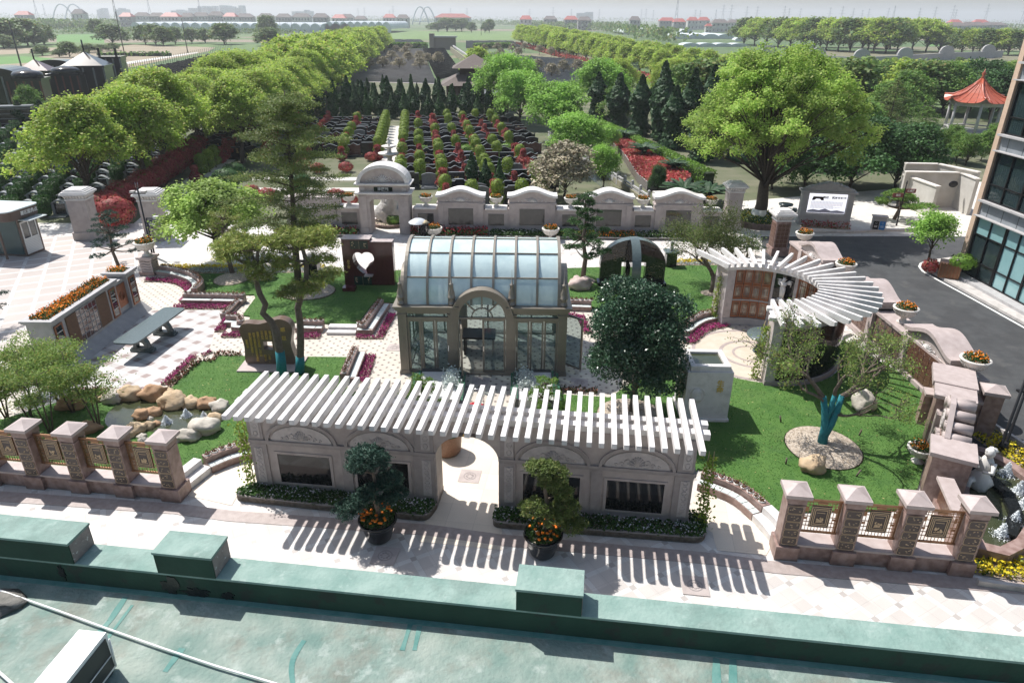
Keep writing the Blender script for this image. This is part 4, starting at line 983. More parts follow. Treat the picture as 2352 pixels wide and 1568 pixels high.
MB().box(-.05, -1.0, 0, .6, -.5, .26).build('step_block', m_darkr, hm)
# crossing black arches
AA = Vector((4.66, 34.72, 0))
bam = thing('arch_monument', 'polished black granite monument of two crossing half discs with golden drawings', 'monument', AA, -.01)
def halfdisc(w2, top, z0, opens, y0, y1, mm, name, M=None):
 mb = MB(); cx = w2; N = 24
 out = [(0, z0)]+[(cx-cx*math.cos(math.pi*i/N), 1.15+(top-1.15)*math.sin(math.pi*i/N)) for i in range(N+1)]+[(2*w2, z0)]
 (o0, o1, oz) = opens
 L_ = [(0, z0), (o0, z0), (o0, oz)]; 
 left = [(p[0], p[1]) for p in out if p[0] <= cx+1e-6]
 right = [(p[0], p[1]) for p in out if p[0] >= cx-1e-6]
 mb.vprism([(o0, z0), (o0, oz), (cx, oz)]+left[::-1], y0, y1, M)
 mb.vprism([(cx, oz), (o1, oz), (o1, z0)]+right[::-1], y0, y1, M)
 return mb
halfdisc(1.72, 2.60, 0, (1.12, 2.40, 1.37), 0, .5, m_blackg, '').build('main_arch', m_blackg, bam)
rim = MB(); N = 26
pth = [(0-.02, 1.1)]+[(1.72-1.74*math.cos(math.pi*i/N), 1.15+1.47*math.sin(math.pi*i/N)) for i in range(N+1)]+[(3.46, 1.1)]
for i in range(len(pth)-1):
 a, b = pth[i], pth[i+1]; rim.add([(a[0], -.02, a[1]), (b[0], -.02, b[1]), (b[0], .52, b[1]), (a[0], .52, a[1])], [(0, 1, 2, 3)], smooth=True)
rim.build('rim', m_greeng, bam)
Mx = T_((1.72+.2, .25, 0)) @ Matrix.Rotation(math.pi/2, 4, 'Z') @ T_((-1.5, 0, 0))
cr = halfdisc(1.5, 2.62, 0, (.75, 2.25, 1.37), 0, .42, m_blackg, '', Mx); cr.build('cross_arch', m_blackg, bam)
r2 = MB(); pth = [(-.0, 0.9)]+[(1.5-1.52*math.cos(math.pi*i/N), 1.15+1.49*math.sin(math.pi*i/N)) for i in range(N+1)]+[(3.0, 0.9)]
for i in range(len(pth)-1):
 a, b = pth[i], pth[i+1]; r2.add([Mx @ Vector((a[0], -.02, a[1])), Mx @ Vector((b[0], -.02, b[1])), Mx @ Vector((b[0], .44, b[1])), Mx @ Vector((a[0], .44, a[1]))], [(0, 1, 2, 3)], smooth=True)
r2.build('cross_rim', m_greeng, bam)
dd = MB(); rr = random.Random(3)
for bx, bz, bw, bh in ((.42, 1.42, 1.1, .75), (2.5, .45, .8, .85)):
 for k in range(26):
  x = bx+rr.random()*bw; z = bz+rr.random()*bh
  dd.tube([(x, -.012, z), (x+rr.uniform(-.12, .12), -.012, z+rr.uniform(-.03, .03)), (x+rr.uniform(-.15, .15), -.012, z+rr.uniform(-.05, .05))], .006, 4)
dd.build('gold_drawing', m_goldp, bam)
bs = MB(); bs.box(-.1, -.12, 0, 1.2, .62, .24); bs.box(2.3, -.12, 0, 3.56, .62, .24); bs.build('base', m_blackg, bam)
# back wall with gateway
BA, BB = Vector((-9.6, 44.6, 0)), Vector((13.8, 44.3, 0)); brz, blen = frame(BA, BB)
bw = thing('panel_wall', 'long granite garden wall of curved gabled bays with dark panels, urns standing on its lower bays', 'wall', BA, brz)
def gable(x0, x1, z=2.06, rise=.40, th=.9, parent=None, mtop=m_wgran):
 n = 24; pr_ = []
 for i in range(n+1):
  t = i/n; x = x0+(x1-x0)*t; s_ = abs(2*t-1); h = 0
  if s_ < .9: q = (.9-s_)/.9; h = rise*(q*q*(3-2*q)*.45+.55*math.sin(q*math.pi/2)**1.5)
  pr_.append((x, z+.52+h))
 g0 = MB(); g0.vprism([(x0+.12, z), (x1-.12, z)]+[(min(max(p[0], x0+.12), x1-.12), p[1]-.14) for p in pr_][::-1], .06, th-.06); g0.build('gable', m_pink, parent)
 c0 = MB()
 for i in range(n):
  a, b = pr_[i], pr_[i+1]
  c0.vprism([(a[0], a[1]-.15), (b[0], b[1]-.15), b, a], -.1, th+.1)
 c0.build('curved_coping', mtop, parent)
 ms = MB(); ms.box(x0+.05, 0-.02, z-.1, x1-.05, th+.02, z+.02); ms.build('moulding', m_pink, parent)
 scroll_relief((x0+x1)/2, .035, z+.1, (x1-x0)*.62, .36, .016).build('carving', m_wgran, parent)
gab = [(4.55, 7.8), (9.22, 12.5), (14.28, 17.54), (18.8, 22.1)]
low = [(3.0, 4.7), (7.65, 9.35), (12.35, 14.4), (17.4, 18.95), (21.9, 23.4), (-5.4, -2.0), (-2.1, -.35)]
for x0, x1 in gab:
 b0 = MB(); b0.box(x0+.12, 0, 0, x1-.12, .9, 2.0)
 for x in (x0+.14, x1-.5): b0.box(x, -.05, .3, x+.36, 0, 2.0)
 b0.box(x0+.08, -.09, 0, x1-.08, .95, .3); b0.build('bay', m_pink, bw)
 gable(x0, x1, parent=bw)
 MB().box((x0+x1)/2-.82, -.025, .62, (x0+x1)/2+.82, 0, 1.7).build('dark_panel', mat('polished grey panel', (.05, .047, .043), .07, (.07, .066, .06), 5), bw)
for x0, x1 in low:
 b0 = MB(); b0.box(x0, .08, 0, x1, .82, 1.62); b0.box(x0, 0.0, 0, x1, .9, .28); b0.build('low_bay', m_pink, bw)
 MB().box(x0+.13, -.04, 1.62, x1-.13, .94, 1.74).build('low_coping', m_wgran, bw)
 if x1-x0 < 3: MB().box((x0+x1)/2-.52, .055, .56, (x0+x1)/2+.52, .08, 1.33).build('dark_panel', MATS['polished grey panel'], bw)
b0 = MB(); b0.box(-5.4, -.02, 1.74, -1.9, 1.0, 2.35); b0.build('bay', m_pink, bw)
def urn(loc, label, s=1, group='stone urns of marigolds'):
 t = thing('flower_urn', label, 'urn', loc, rnd.random()*3, group, s)
 MB().lathe([(.20, 0), (.22, .04), (.12, .10), (.09, .20), (.14, .26), (.30, .34), (.40, .48), (.42, .56), (.46, .58), (.46, .63), (.38, .63), (.36, .55)], 20).build('bowl', m_urn, t)
 fl_ = MB()
 for k in range(20):
  a = 2*math.pi*k/20; fl_.tube([(.13*math.cos(a), .13*math.sin(a), .25), (.31*math.cos(a), .31*math.sin(a), .345), (.41*math.cos(a), .41*math.sin(a), .5)], .016, 4)
 fl_.build('fluting', m_urn, t); MB().cyl(0, 0, .52, .58, .37, n=14).build('soil', m_soil, t)
 r = np.random.RandomState(int(abs(loc[0]*7)) % 999); k = 260; a = r.uniform(0, 6.28, k); q_ = np.sqrt(r.uniform(0, 1, k))*.36
 P_ = np.column_stack([q_*np.cos(a), q_*np.sin(a), .60+r.uniform(0, .16, k)])
 leafcloud('leaves', P_, .09, f_green, parent=t, seed=3)['kind'] = 'stuff'; leafcloud('marigolds', P_[:110]+[0, 0, .06], .065, f_orange, parent=t, seed=4, updown=1)['kind'] = 'stuff'
 return t
Mb = rotm(BA, brz)
for x, lb in ((-1.25, 'flower urn on the wall left of the gateway'), (3.85, 'flower urn on the wall just right of the gateway'), (8.5, 'flower urn on the wall between the first and second gabled bays'), (13.4, 'flower urn on the wall between the second and third gabled bays'), (18.15, 'flower urn on the wall between the third and fourth gabled bays'), (22.6, 'flower urn on the wall beside the big camphor pillar')):
 urn(tuple(Mb @ Vector((x, .45, 1.74))), lb)
for p, lb in (((-5.1, 43.2, 0), 'flower urn standing behind the glass pavilion, left one'), ((2.45, 43.2, 0), 'flower urn standing behind the glass pavilion, right one')):
 urn(p, lb, 1.25)
gt = thing('gateway', 'granite gateway with an arched pediment and a dark name board', 'gateway', tuple(Mb @ Vector((-.45, -.25, 0))), brz)
gm = MB(); GW = 3.3
gm.vprism([(0, 0), (.72, 0), (.72, 2.1), (.92, 2.3), (2.38, 2.3), (2.58, 2.1), (2.58, 0), (GW, 0), (GW, 2.62), (0, 2.62)], 0, 1.25)
gm.box(.08, .1, 2.74, GW-.08, 1.15, 3.2); gm.build('portal', m_pink, gt)
tr = MB()
for x in (.04, GW-.56): tr.box(x, -.05, .4, x+.5, 0, 2.55); tr.box(x-.04, -.1, 0, x+.54, .02, .4)
tr.build('pilaster', m_pink, gt)
gc_ = MB()
for z0, z1, e in ((2.62, 2.68, .1), (2.68, 2.76, .2), (3.2, 3.26, .08), (3.26, 3.34, .18)): gc_.box(-e, -e, z0, GW+e, 1.25+e, z1)
gc_.build('cornice', m_wgran, gt)
ped = MB(); n = 20; ro = [(GW/2-1.68*math.cos(math.pi*i/n), 3.34+1.18*math.sin(math.pi*i/n)) for i in range(n+1)]; ri = [(GW/2-1.45*math.cos(math.pi*i/n), 3.34+.98*math.sin(math.pi*i/n)) for i in range(n+1)]
for i in range(n): ped.vprism([ri[i], ri[i+1], ro[i+1], ro[i]], -.12, 1.35)
ped.build('arched_pediment', m_wgran, gt); MB().vprism(ri, .05, 1.2).build('tympanum', m_pink, gt)
scroll_relief(GW/2, .03, 3.42, 2.3, .62, .02).build('carving', m_wgran, gt)
o = MB().box(GW/2-.6, .06, 2.80, GW/2+.6, .1, 3.08).build('name_board', m_blackg, gt)
text('南匯苑', .24, T_((GW/2, .05, 2.94)), mat('grey lettering', (.45, .46, .47), .5), gt)
sq_ = MB()
for x in (.3, GW-.3): sq_.box(x-.14, .06, 2.83, x+.14, .1, 3.06)
sq_.build('square_boss', m_cgrey, gt)
# bed of flowers along the wall
def wallbed(x0, x1, label, mats):
 P0, P1 = Mb @ Vector((x0, -1.05, 0)), Mb @ Vector((x1, -1.05, 0))
 Q1, Q0 = Mb @ Vector((x1, -.12, 0)), Mb @ Vector((x0, -.12, 0))
 return bed('flower_bed', [P0, P1, Q1, Q0], label, h=.16, kw=.1, mk_=m_kerb, plant=mats)
wallbed(-6, -.6, 'bed of dark red salvia left of the gateway', [(f_green, 300, .16, .3), (f_red, 90, .10, .42)])
wallbed(2.95, 8.0, 'bed of tall red cockscombs right of the gateway', [(f_green, 300, .14, .3), (f_red, 220, .10, .5)])
wallbed(8.1, 12.2, 'bed of low green and white plants before the second dark panel', [(f_green, 420, .12, .25), (f_white, 60, .06, .3)])
wallbed(12.3, 15.0, 'bed of yellow marigolds behind the tall pine', [(f_green, 300, .14, .3), (f_yellow, 120, .09, .32)])
wallbed(15.1, 17.6, 'bed of bright orange marigolds before the third gabled bay', [(f_green, 300, .12, .25), (f_orange, 130, .10, .3)])
wallbed(17.7, 23.3, 'bed of pale violet and white flowers before the fourth gabled bay', [(f_green, 350, .12, .25), (f_white, 80, .07, .3)])
# half round cabinet wall with radial rafters
SC = Vector((10.5, 27.2)); RI, RO_ = 2.55, 3.4
cw = thing('cabinet_pergola', 'half round granite wall of copper framed glass cabinets under fan shaped white stone rafters', 'pergola', (SC.x, SC.y, 0))
def ringw(r0, r1, a0, a1, z0, z1, n=24):
 mb = MB(); A0 = arc(0, 0, r0, a0, a1, n); A1 = arc(0, 0, r1, a0, a1, n)
 for i in range(n):
  p = [A0[i], A0[i+1], A1[i+1], A1[i]]
  mb.add([(x, y, z0) for x, y in p]+[(x, y, z1) for x, y in p], [(0, 1, 2, 3), (7, 6, 5, 4), (0, 4, 5, 1), (2, 6, 7, 3)]+([(0, 3, 7, 4)] if i == 0 else [])+([(1, 5, 6, 2)] if i == n-1 else []), smooth=False)
 return mb
def rsec(name, r0, r1, a0, a1, z0, z1, m, parent=None, n=6): return ringw(r0, r1, a0, a1, z0, z1, n).build(name, m, parent or cw)
rsec('wall', RI+.06, RO_, -100, 106, 0, 2.78, m_pink, n=40)
rsec('plinth', RI-.06, RI+.06, -100, 106, 0, .36, m_grgran, n=40)
rsec('outer_plinth', RO_, RO_+.12, -100, 106, 0, .2, m_trim, n=40)
rsec('outer_panel', RO_, RO_+.03, -93, 40, .2, 2.4, m_blackg, n=40)
for a0, a1 in ((97, 106), (57.5, 60), (33.5, 37), (-7, -4), (-34, -31), (-60, -57), (-100, -95)): rsec('pilaster', RI-.02, RI+.06, a0, a1, .36, 2.78, m_cgrey, n=2)
for a0, a1 in ((-100, -94), (100, 106)): rsec('pilaster', RO_, RO_+.07, a0, a1, .0, 2.78, m_cgrey, n=2)
rsec('ledge', RI-.03, RI+.06, 60, 97, 1.22, 1.28, m_grgran); rsec('end_ledge', RO_, RO_+.12, -101, -93, 1.1, 1.2, m_grgran, n=2)
m_rgl = mat('cabinet glass', (.16, .11, .09), .06, (.32, .28, .22), 3, spec=1, contrast=2)
def cabinets(a0, a1, z0, z1, n):
 w3 = (a1-a0)/n
 for k in range(n):
  p, q_ = a0+k*w3+.4, a0+(k+1)*w3-.4; M = MB()
  for s_ in ((p, p+1.1, z0, z1), (q_-1.1, q_, z0, z1), (p+1.1, q_-1.1, z0, z0+.07), (p+1.1, q_-1.1, z1-.07, z1)): M.merge(ringw(RI-.02, RI+.06, s_[0], s_[1], s_[2], s_[3], 1))
  o = M.build('cabinet_door', m_copper, cw)
  g2 = MB(); g2.merge(ringw(RI+.02, RI+.05, p+1.1, q_-1.1, z0+.07, z1-.07, 2)); g2.build('pane', m_rgl, o)
  b2 = MB()
  for t in (.3, .7): aa = p+(q_-p)*t; b2.merge(ringw(RI, RI+.03, aa-.15, aa+.15, z0+.07, z1-.07, 1))
  for t in (.2, .8): zz = z0+(z1-z0)*t; b2.merge(ringw(RI, RI+.03, p+1, q_-1, zz-.01, zz+.01, 1))
  b2.build('tracery', m_copper, o)
cabinets(60.3, 96.8, .40, 1.20, 4); cabinets(60.3, 96.8, 1.30, 2.02, 4); cabinets(60.3, 96.8, 2.04, 2.76, 4)
cabinets(10, 33.5, .40, 1.20, 2); cabinets(10, 33.5, 1.30, 2.7, 2); cabinets(-31, -8, .4, 1.2, 3); cabinets(-57, -35, .4, 2.7, 3)
rsec('niche_back', RI+.03, RI+.06, 37, 57.5, 1.5, 2.7, m_blackg); rsec('niche_shelf', RI-.06, RI+.06, 37, 57.5, 1.40, 1.5, m_grgran)
for k in range(2):
 for j in range(2): rsec('drawer', RI-.0, RI+.06, 38+j*10, 46.5+j*10, .45+k*.45, .82+k*.45, m_copper, n=2)
rsec('ring_beam', 2.35, 2.62, -104, 110, 2.78, 2.92, m_wgran, n=40); rsec('ring_beam', 3.3, 3.58, -104, 110, 2.78, 2.92, m_wgran, n=40); rsec('ring_slab', 2.62, 3.3, -102, 108, 2.78, 2.84, m_wgran, n=40)
for k in range(27):
 a = math.radians(112-k*(112+99)/26.0)
 M = Matrix.Rotation(a, 4, 'Z')
 w2 = .06; r_ = MB(); zb, zt = 2.92, 3.14
 sec = [(2.18, zb+.06), (2.3, zb), (4.35, zb), (4.55, zb+.07), (4.55, zt), (2.18, zt)]
 r_.vprism(sec, -w2, w2, M); r_.build('rafter', m_wgran, cw)
# cherub statue in the niche
def cherub(name, label, loc, rz, s, m):
 t = MB()
 bl = [((0, 0, .10), (.17, .17, .10)), ((0, 0, .42), (.10, .085, .22)), ((.03, -.02, .62), (.10, .09, .14)), ((0, 0, .80), (.115, .095, .17)), ((.0, -.01, 1.02), (.085, .085, .095))]
 for i, (c, r) in enumerate(bl): t.blob(c, r, 12, .10, i)
 t.tube([(.06, 0, .68), (.09, -.06, .45), (.06, -.02, .16)], [.075, .06, .04], 7); t.tube([(-.06, 0, .68), (-.05, -.02, .42), (-.04, -.02, .16)], [.075, .055, .04], 7)
 t.tube([(.11, 0, .90), (.15, -.12, .82), (.03, -.16, .86)], [.045, .035, .025], 6); t.tube([(-.11, 0, .90), (-.17, -.1, .84), (-.05, -.16, .80)], [.045, .035, .025], 6)
 for s_ in (-1, 1):
  for j in range(4): t.tube([(s_*.05, .07, .86), (s_*(.2+.03*j), .14, .98-.05*j), (s_*(.36-.03*j), .12, .98-.09*j)], [.04, .035, .012], 5)
 t.blob((0, .02, 1.06), (.09, .09, .07), 10, .5, 8)
 o = t.build(name, m); o.location = loc; o.rotation_euler = (0, 0, rz); o.scale = (s, s, s); tag(o, label, 'statue'); return o
aN = math.radians(47); m_marble = mat('white marble', (.66, .64, .60), .5)
cherub('cherub_statue', 'white winged cherub statue standing in the black niche of the half round wall', (SC.x+2.35*math.cos(aN), SC.y+2.35*math.sin(aN), 1.5), aN+math.pi/2+math.pi, 1.0, m_marble)
rt_ = thing('round_table', 'round green granite table inside the half round cabinet wall', 'table', (11.0, 26.85, 0))
MB().lathe([(.0, .72), (.86, .72), (.9, .75), (.88, .79), (0, .79)], 30).build('table_top', m_greeng, rt_)
MB().vprism([(-.55, 0), (-.2, 0), (-.12, .22), (0, .3), (.12, .22), (.2, 0), (.55, 0), (.40, .3), (.45, .72), (-.45, .72), (-.40, .3)], -.12, .12).build('leg', m_greeng, rt_)
MB().vprism([(-.55, 0), (-.2, 0), (-.12, .22), (0, .3), (.12, .22), (.2, 0), (.55, 0), (.40, .3), (.45, .71), (-.45, .71), (-.40, .3)], -.11, .11, Matrix.Rotation(math.pi/2, 4, 'Z')).build('leg', m_greeng, rt_)
struct('terrace_paving', MB().merge(MB().sheet(arc(0, 0, 2.5, 0, 355, 40), 0), T_((10.3, 26.6, -.003))), mat('beige terrace stone', (.48, .40, .31), .8, (.52, .46, .38), 3))
# pattern rings of the terrace
rings = MB()
for r0, r1 in ((2.35, 2.5), (1.2, 1.35), (.7, .8)): rings.merge(ringw(r0, r1, 0, 355, .001, .003, 40), T_((10.3, 26.6, 0)))
struct('terrace_ring_paving', rings, m_band)
# right boundary wall (gabled, plaqued)
RA = Vector((15.87, 38.2, 0)); RB = Vector((15.87, 22.0, 0)); rrz, rlen = frame(RA, RB)
rw = thing('plaque_wall', 'red granite boundary wall of curved gabled bays covered in small engraved plaques along the street', 'wall', RA, rrz)
Mr = rotm(RA, rrz)
gabs = [(1.5, 4.8), (7.2, 10.5), (12.8, 16.1)]; lows = [(0, 1.6), (4.7, 7.3), (10.4, 12.9), (16.0, 16.8)]
m_plq2 = mat('engraved brown plaque', (.075, .028, .024), .35, (.15, .085, .05), 26, contrast=2.5)
def plaques(x0, x1, z0, z1, nx, nz, y, parent):
 mb = MB(); wx, wz = (x1-x0)/nx, (z1-z0)/nz
 for i in range(nx):
  for j in range(nz): mb.box(x0+i*wx+.012, y-.015, z0+j*wz+.012, x0+(i+1)*wx-.012, y, z0+(j+1)*wz-.012)
 return mb.build('plaque_grid', m_plq2, parent)
for x0, x1 in gabs:
 MB().box(x0+.12, 0, .0, x1-.12, .95, 1.62).build('bay', m_redgl, rw); b2 = MB(); b2.box(x0, -.1, 0, x1, 0, .22)
 for x in (x0+.12, x1-.5): b2.box(x, -.07, .22, x+.38, 0, 1.6)
 b2.build('pilaster', m_redgl, rw); gable(x0, x1, z=1.46, rise=.42, th=.95, parent=rw, mtop=m_redgl)
 plaques(x0+.52, x1-.52, .28, 1.55, 6, 5, -.01, rw)
for x0, x1 in lows:
 MB().box(x0, .08, 0, x1, .85, 1.42).build('low_bay', m_redg, rw); MB().box(x0, .0, 1.42, x1, .98, 1.55).build('low_coping', m_redgl, rw); MB().box(x0, 0, 0, x1, .08, .2).build('plinth', m_redgl, rw)
 if x1-x0 > 1: plaques(x0+.15, x1-.15, .26, 1.36, max(2, int((x1-x0)/.42)), 4, .075, rw)
for x, lb in ((.7, 'flower urn on the plaque wall nearest the tall capital pillar'), (11.7, 'flower urn on the plaque wall behind the fan shaped rafters'), (16.45, 'flower urn on the plaque wall nearest the fountain wall')):
 urn(tuple(Mr @ Vector((x, .5, 1.55))), lb, 1.1)
urn(tuple(Mr @ Vector((6.0, .5, 1.55))), 'flower urn half hidden behind the far tips of the fan shaped rafters', 1.1)
def bigpillar(loc, label, w2, h, body=m_pink, cap=m_wgran, rz=0, plq=False, group='tall pillars with carved capitals'):
 t = thing('capital_pillar', label, 'pillar', loc, rz, group); hw = w2/2
 b = MB(); b.box(-hw-.08, -hw-.08, 0, hw+.08, hw+.08, .5); b.box(-hw, -hw, .5, hw, hw, h-.62)
 for s_ in (-1, 1):
  b.box(-hw*.6, s_*hw-.02, .6, hw*.6, s_*hw+.02, h-.75); b.box(s_*hw-.02, -hw*.6, .6, s_*hw+.02, hw*.6, h-.75)
 b.build('shaft', body, t)
 c = MB(); c.box(-hw-.05, -hw-.05, h-.62, hw+.05, hw+.05, h-.54)
 for k in range(7):
  u = -hw+.04+k*(w2-.08)/6
  for s_ in (-1, 1):
   for M in (Matrix.Identity(4), Matrix.Rotation(math.pi/2, 4, 'Z')):
    c.tube([(u, s_*(hw+.01), h-.52), (u, s_*(hw+.07), h-.38), (u, s_*(hw+.17), h-.28)], [.035, .04, .045], 5, M)
 c.box(-hw, -hw, h-.54, hw, hw, h-.28); c.build('carved_capital', cap, t)
 d = MB()
 for e, z0, z1 in ((.22, h-.28, h-.17), (.14, h-.17, h-.09), (.04, h-.09, h-.02), (-.06, h-.02, h+.04)): d.box(-hw-e, -hw-e, z0, hw+e, hw+e, z1)
 d.build('stepped_cap', cap, t)
 if plq:
  for s_, M in ((1, Matrix.Rotation(-math.pi/2, 4, 'Z') @ T_((-hw+.08, -hw-.01, 0))), (2, T_((-hw+.08, -hw-.01, 0)))):
   mb = MB()
   for i in range(3):
    for j in range(6): mb.box(i*(w2-.16)/3+.01, -.012, .55+j*.24, (i+1)*(w2-.16)/3-.01, 0, .77+j*.24, M)
   mb.build('plaque_grid', m_plq2, t)
 return t
bigpillar((16.2, 40.6, 0), 'red granite pillar covered in plaques with a white capital at the street corner', .85, 2.75, body=m_redg, plq=True)
bigpillar((14.9, 46.1, 0), 'grey pillar with a carved capital at the right end of the back garden wall', .95, 3.2)
bigpillar((-27.4, 43.1, 0), 'free standing grey pillar with a carved capital left of the avenue entrance', 1.15, 3.15, rz=.1)
bigpillar((-22.9, 43.0, 0), 'grey pillar with a carved capital behind the street lamp', 1.1, 3.15, rz=.1)
# fountain wall, basin and statue
FA = Vector((12.75, 16.55, 0)); frz = math.atan2(5.0, 2.8)
fw_ = thing('fountain_wall', 'red granite fountain wall of capped piers and scroll gables between lawn and basin', 'wall', FA, frz)
# local x towards the plaque wall, -y is the fountain (street) side
b_ = MB(); b_.box(0, -.5, 0, .95, .5, 1.55); b_.build('pier', m_redg, fw_)
b_ = MB(); b_.box(3.1, -.5, 0, 3.95, .5, 1.95); b_.build('pier', m_redg, fw_)
for x0, x1, z in ((0, .95, 1.55), (3.1, 3.95, 1.95)):
 MB().box(x0-.1, -.6, z, x1+.1, .6, z+.13).build('pier_cap', m_redgl, fw_)
MB().box(.95, -.42, 0, 3.1, .28, 1.35).build('wall', m_redg, fw_)
for k, (x0, x1) in enumerate(((.95, 1.3), (2.65, 3.1))): MB().box(x0, .2, 0, x1, .42, 1.55).build('pilaster', m_redgl, fw_)
m_ = MB(); m_.vprism([(.95, 1.35), (3.1, 1.35), (3.1, 1.95), (2.7, 2.3), (2.3, 2.5), (1.8, 2.45), (1.4, 2.1), (.95, 1.7)], .1, .25); m_.build('gable', m_redgl, fw_)
for k, (x, z) in enumerate(((1.15, 1.62), (1.45, 1.86), (1.75, 2.12), (2.12, 2.3), (2.5, 2.2), (2.85, 1.98))):
 rl = MB(); rl.tube([(x, -.45, z), (x, .3, z)], .16, 12); rl.build('scroll_roll', m_redgl, fw_)
sp = MB()
p = [(2.0+.34*(1-i/30*.85)*math.cos(i*.55), .30, 1.75+.34*(1-i/30*.85)*math.sin(i*.55)) for i in range(30)]; sp.tube(p, .035, 5); sp.build('spiral_carving', m_cgrey, fw_)
b_ = MB(); b_.box(3.95, -.45, 0, 5.9, .45, 1.8); b_.build('wall', m_redg, fw_)
b_ = MB(); b_.add([(3.95, -.65, 1.95), (5.9, -.65, 1.80), (5.9, .65, 1.80), (3.95, .65, 1.95), (3.95, -.65, 2.12), (5.9, -.65, 1.97), (5.9, .65, 1.97), (3.95, .65, 2.12)], [(3, 2, 1, 0), (4, 5, 6, 7), (0, 1, 5, 4), (2, 3, 7, 6), (0, 4, 7, 3), (1, 2, 6, 5)]); b_.build('slab_cap', m_redgl, fw_)
ar = MB()
for i in range(10):
 a0, a1 = math.pi*i/10, math.pi*(i+1)/10; p = [(2.0-r*math.cos(a), .75+r*math.sin(a)) for r, a in ((.5, a0), (.5, a1), (.62, a1), (.62, a0))]; ar.vprism(p, .28, .4)
ar.build('niche_arch', m_redgl, fw_)
urn(tuple(rotm(FA, frz) @ Vector((2.0, .62, .05))), 'small vine filled urn in the arched niche on the lawn side of the fountain wall', .9, 'garden side urns')
ww = thing('wing_wall', 'low red granite wing wall ending in a pyramid capped pillar beside the street lamp', 'wall', (16.35, 20.45, 0), math.radians(-20))
MB().box(-.25, -.25, 0, .3, .3, 1.62).build('pillar', m_redg, ww)
c_ = MB(); c_.box(-.36, -.36, 1.62, .41, .41, 1.74); c_.add([(-.34, -.34, 1.74), (.39, -.34, 1.74), (.39, .39, 1.74), (-.34, .39, 1.74), (.025, .025, 1.92)], [(0, 1, 4), (1, 2, 4), (2, 3, 4), (3, 0, 4)]); c_.build('pyramid_cap', m_redgl, ww)
MB().box(-2.0, -.2, 0, -.25, .2, 1.2).build('low_wall', m_redg, ww); MB().box(-2.0, -.28, 1.2, -.25, .28, 1.30).build('coping', m_redgl, ww); MB().box(-1.6, -.215, .35, -.6, -.2, 1.0).build('plaque', m_plq, ww)
lw2 = thing('lattice_wall', 'low wall with a square stone lattice joining the fence and the fountain wall', 'wall', (12.0, 14.35, 0), math.atan2(1.9, .55))
MB().box(0, -.1, 0, 2.1, .15, .3).build('base', m_redg, lw2); MB().box(0, -.2, .98, 2.1, .25, 1.07).build('coping', m_redgl, lw2)
gr = MB()
for k in range(6): gr.box(k*.4, -.04, .3, k*.4+.06, .06, .98)
for z in (.5, .74): gr.box(.06, -.03, z, 2.0, .05, z+.05)
gr.build('lattice', m_redgl, lw2); MB().box(.05, .062, .3, 2.0, .09, .98).build('back_panel', m_plq2, lw2)
bas = [(12.35, 14.25), (13.05, 13.95), (13.85, 14.35), (14.8, 15.2), (15.6, 16.2), (16.1, 17.2), (15.95, 18.2), (15.55, 18.95), (15.0, 19.3), (14.3, 18.4), (13.4, 16.9), (12.6, 15.5)]
ft = thing('fountain_basin', 'brown granite fountain basin of dark water beside the street', 'fountain', (14.2, 16.6, 0)); bl = [(x-14.2, y-16.6) for x, y in bas]
MB().strip(bl, .32, 0, .36, closed=True).build('rim', m_redg, ft); MB().sheet(bl, .2).build('water', m_water, ft)
st = MB(); st.merge(MB().strip([(-.45, -1.9), (.35, -1.0), (.75, 0), (.7, 1.0), (.3, 1.9)], .35, 0, .34)); st.build('cascade_step', m_blackg, ft)
def jet(loc, label, h=.45, group='white water jets of the street fountain'):
 r = np.random.RandomState(int(abs(loc[0]*100))); n = 1500; q = np.abs(r.normal(0, .11, n)); a = r.uniform(0, 6.28, n)
 P_ = np.column_stack([q*np.cos(a), q*np.sin(a), r.uniform(0, 1, n)*h*np.exp(-(q/.13)**2)+.005])
 o = leafcloud('water_jet', P_, r.uniform(.015, .05, n), m_foam, seed=3); o.location = loc; tag(o, label, 'water jet', group); return o
for p, lb in (((1615, 690), 'farthest white water jet of the street fountain, nearest the street lamp'), ((1700, 820), 'second farthest white water jet of the street fountain'), ((1735, 920), 'largest white water jet at the edge of the photo in the street fountain'), ((1670, 1030), 'white water jet between the nearest and the middle jets of the street fountain'), ((1580, 1120), 'nearest white water jet of the street fountain, closest to the fence')):
 q_ = g(zJ(*p), .2); jet((q_.x, q_.y, .2), lb)
sq_ = thing('garden_statue', 'white kneeling stone figure facing the street fountain', 'statue', (14.15, 17.05, .1), math.radians(-60))
s2 = MB(); s2.blob((0, 0, .35), (.3, .28, .4), 14, .15, 1); s2.blob((0, .05, .85), (.22, .18, .4), 14, .1, 2); s2.blob((.03, -.03, 1.38), (.13, .13, .16), 12, .1, 3); s2.tube([(-.2, 0, 1.1), (-.28, -.2, .85), (-.05, -.3, .95)], [.08, .06, .045], 7); s2.tube([(.2, 0, 1.1), (.3, -.15, .85), (.1, -.32, .85)], [.08, .06, .045], 7); s2.tube([(-.1, -.1, .4), (-.12, -.4, .45), (-.12, -.42, .05)], [.13, .1, .07], 8)
s2.build('figure', m_marble, sq_); MB().blob((.03, .02, 1.43), (.14, .15, .13), 12, .3, 7).build('hair', m_marble, sq_)
strip_flowers('yellow flower bed below the right fence and fountain basin', [(12.05, 13.65), (13.3, 13.35), (14.6, 13.6), (16.3, 15.0), (17.2, 16.6)], .75, f_yellow, dens=420, size=.09, h=.2, seed=31)
strip_flowers('yellow flower bed behind the street fountain', [(17.0, 17.0), (17.2, 18.6), (16.8, 20.6)], .95, f_yellow, dens=300, size=.09, h=.2, seed=32)
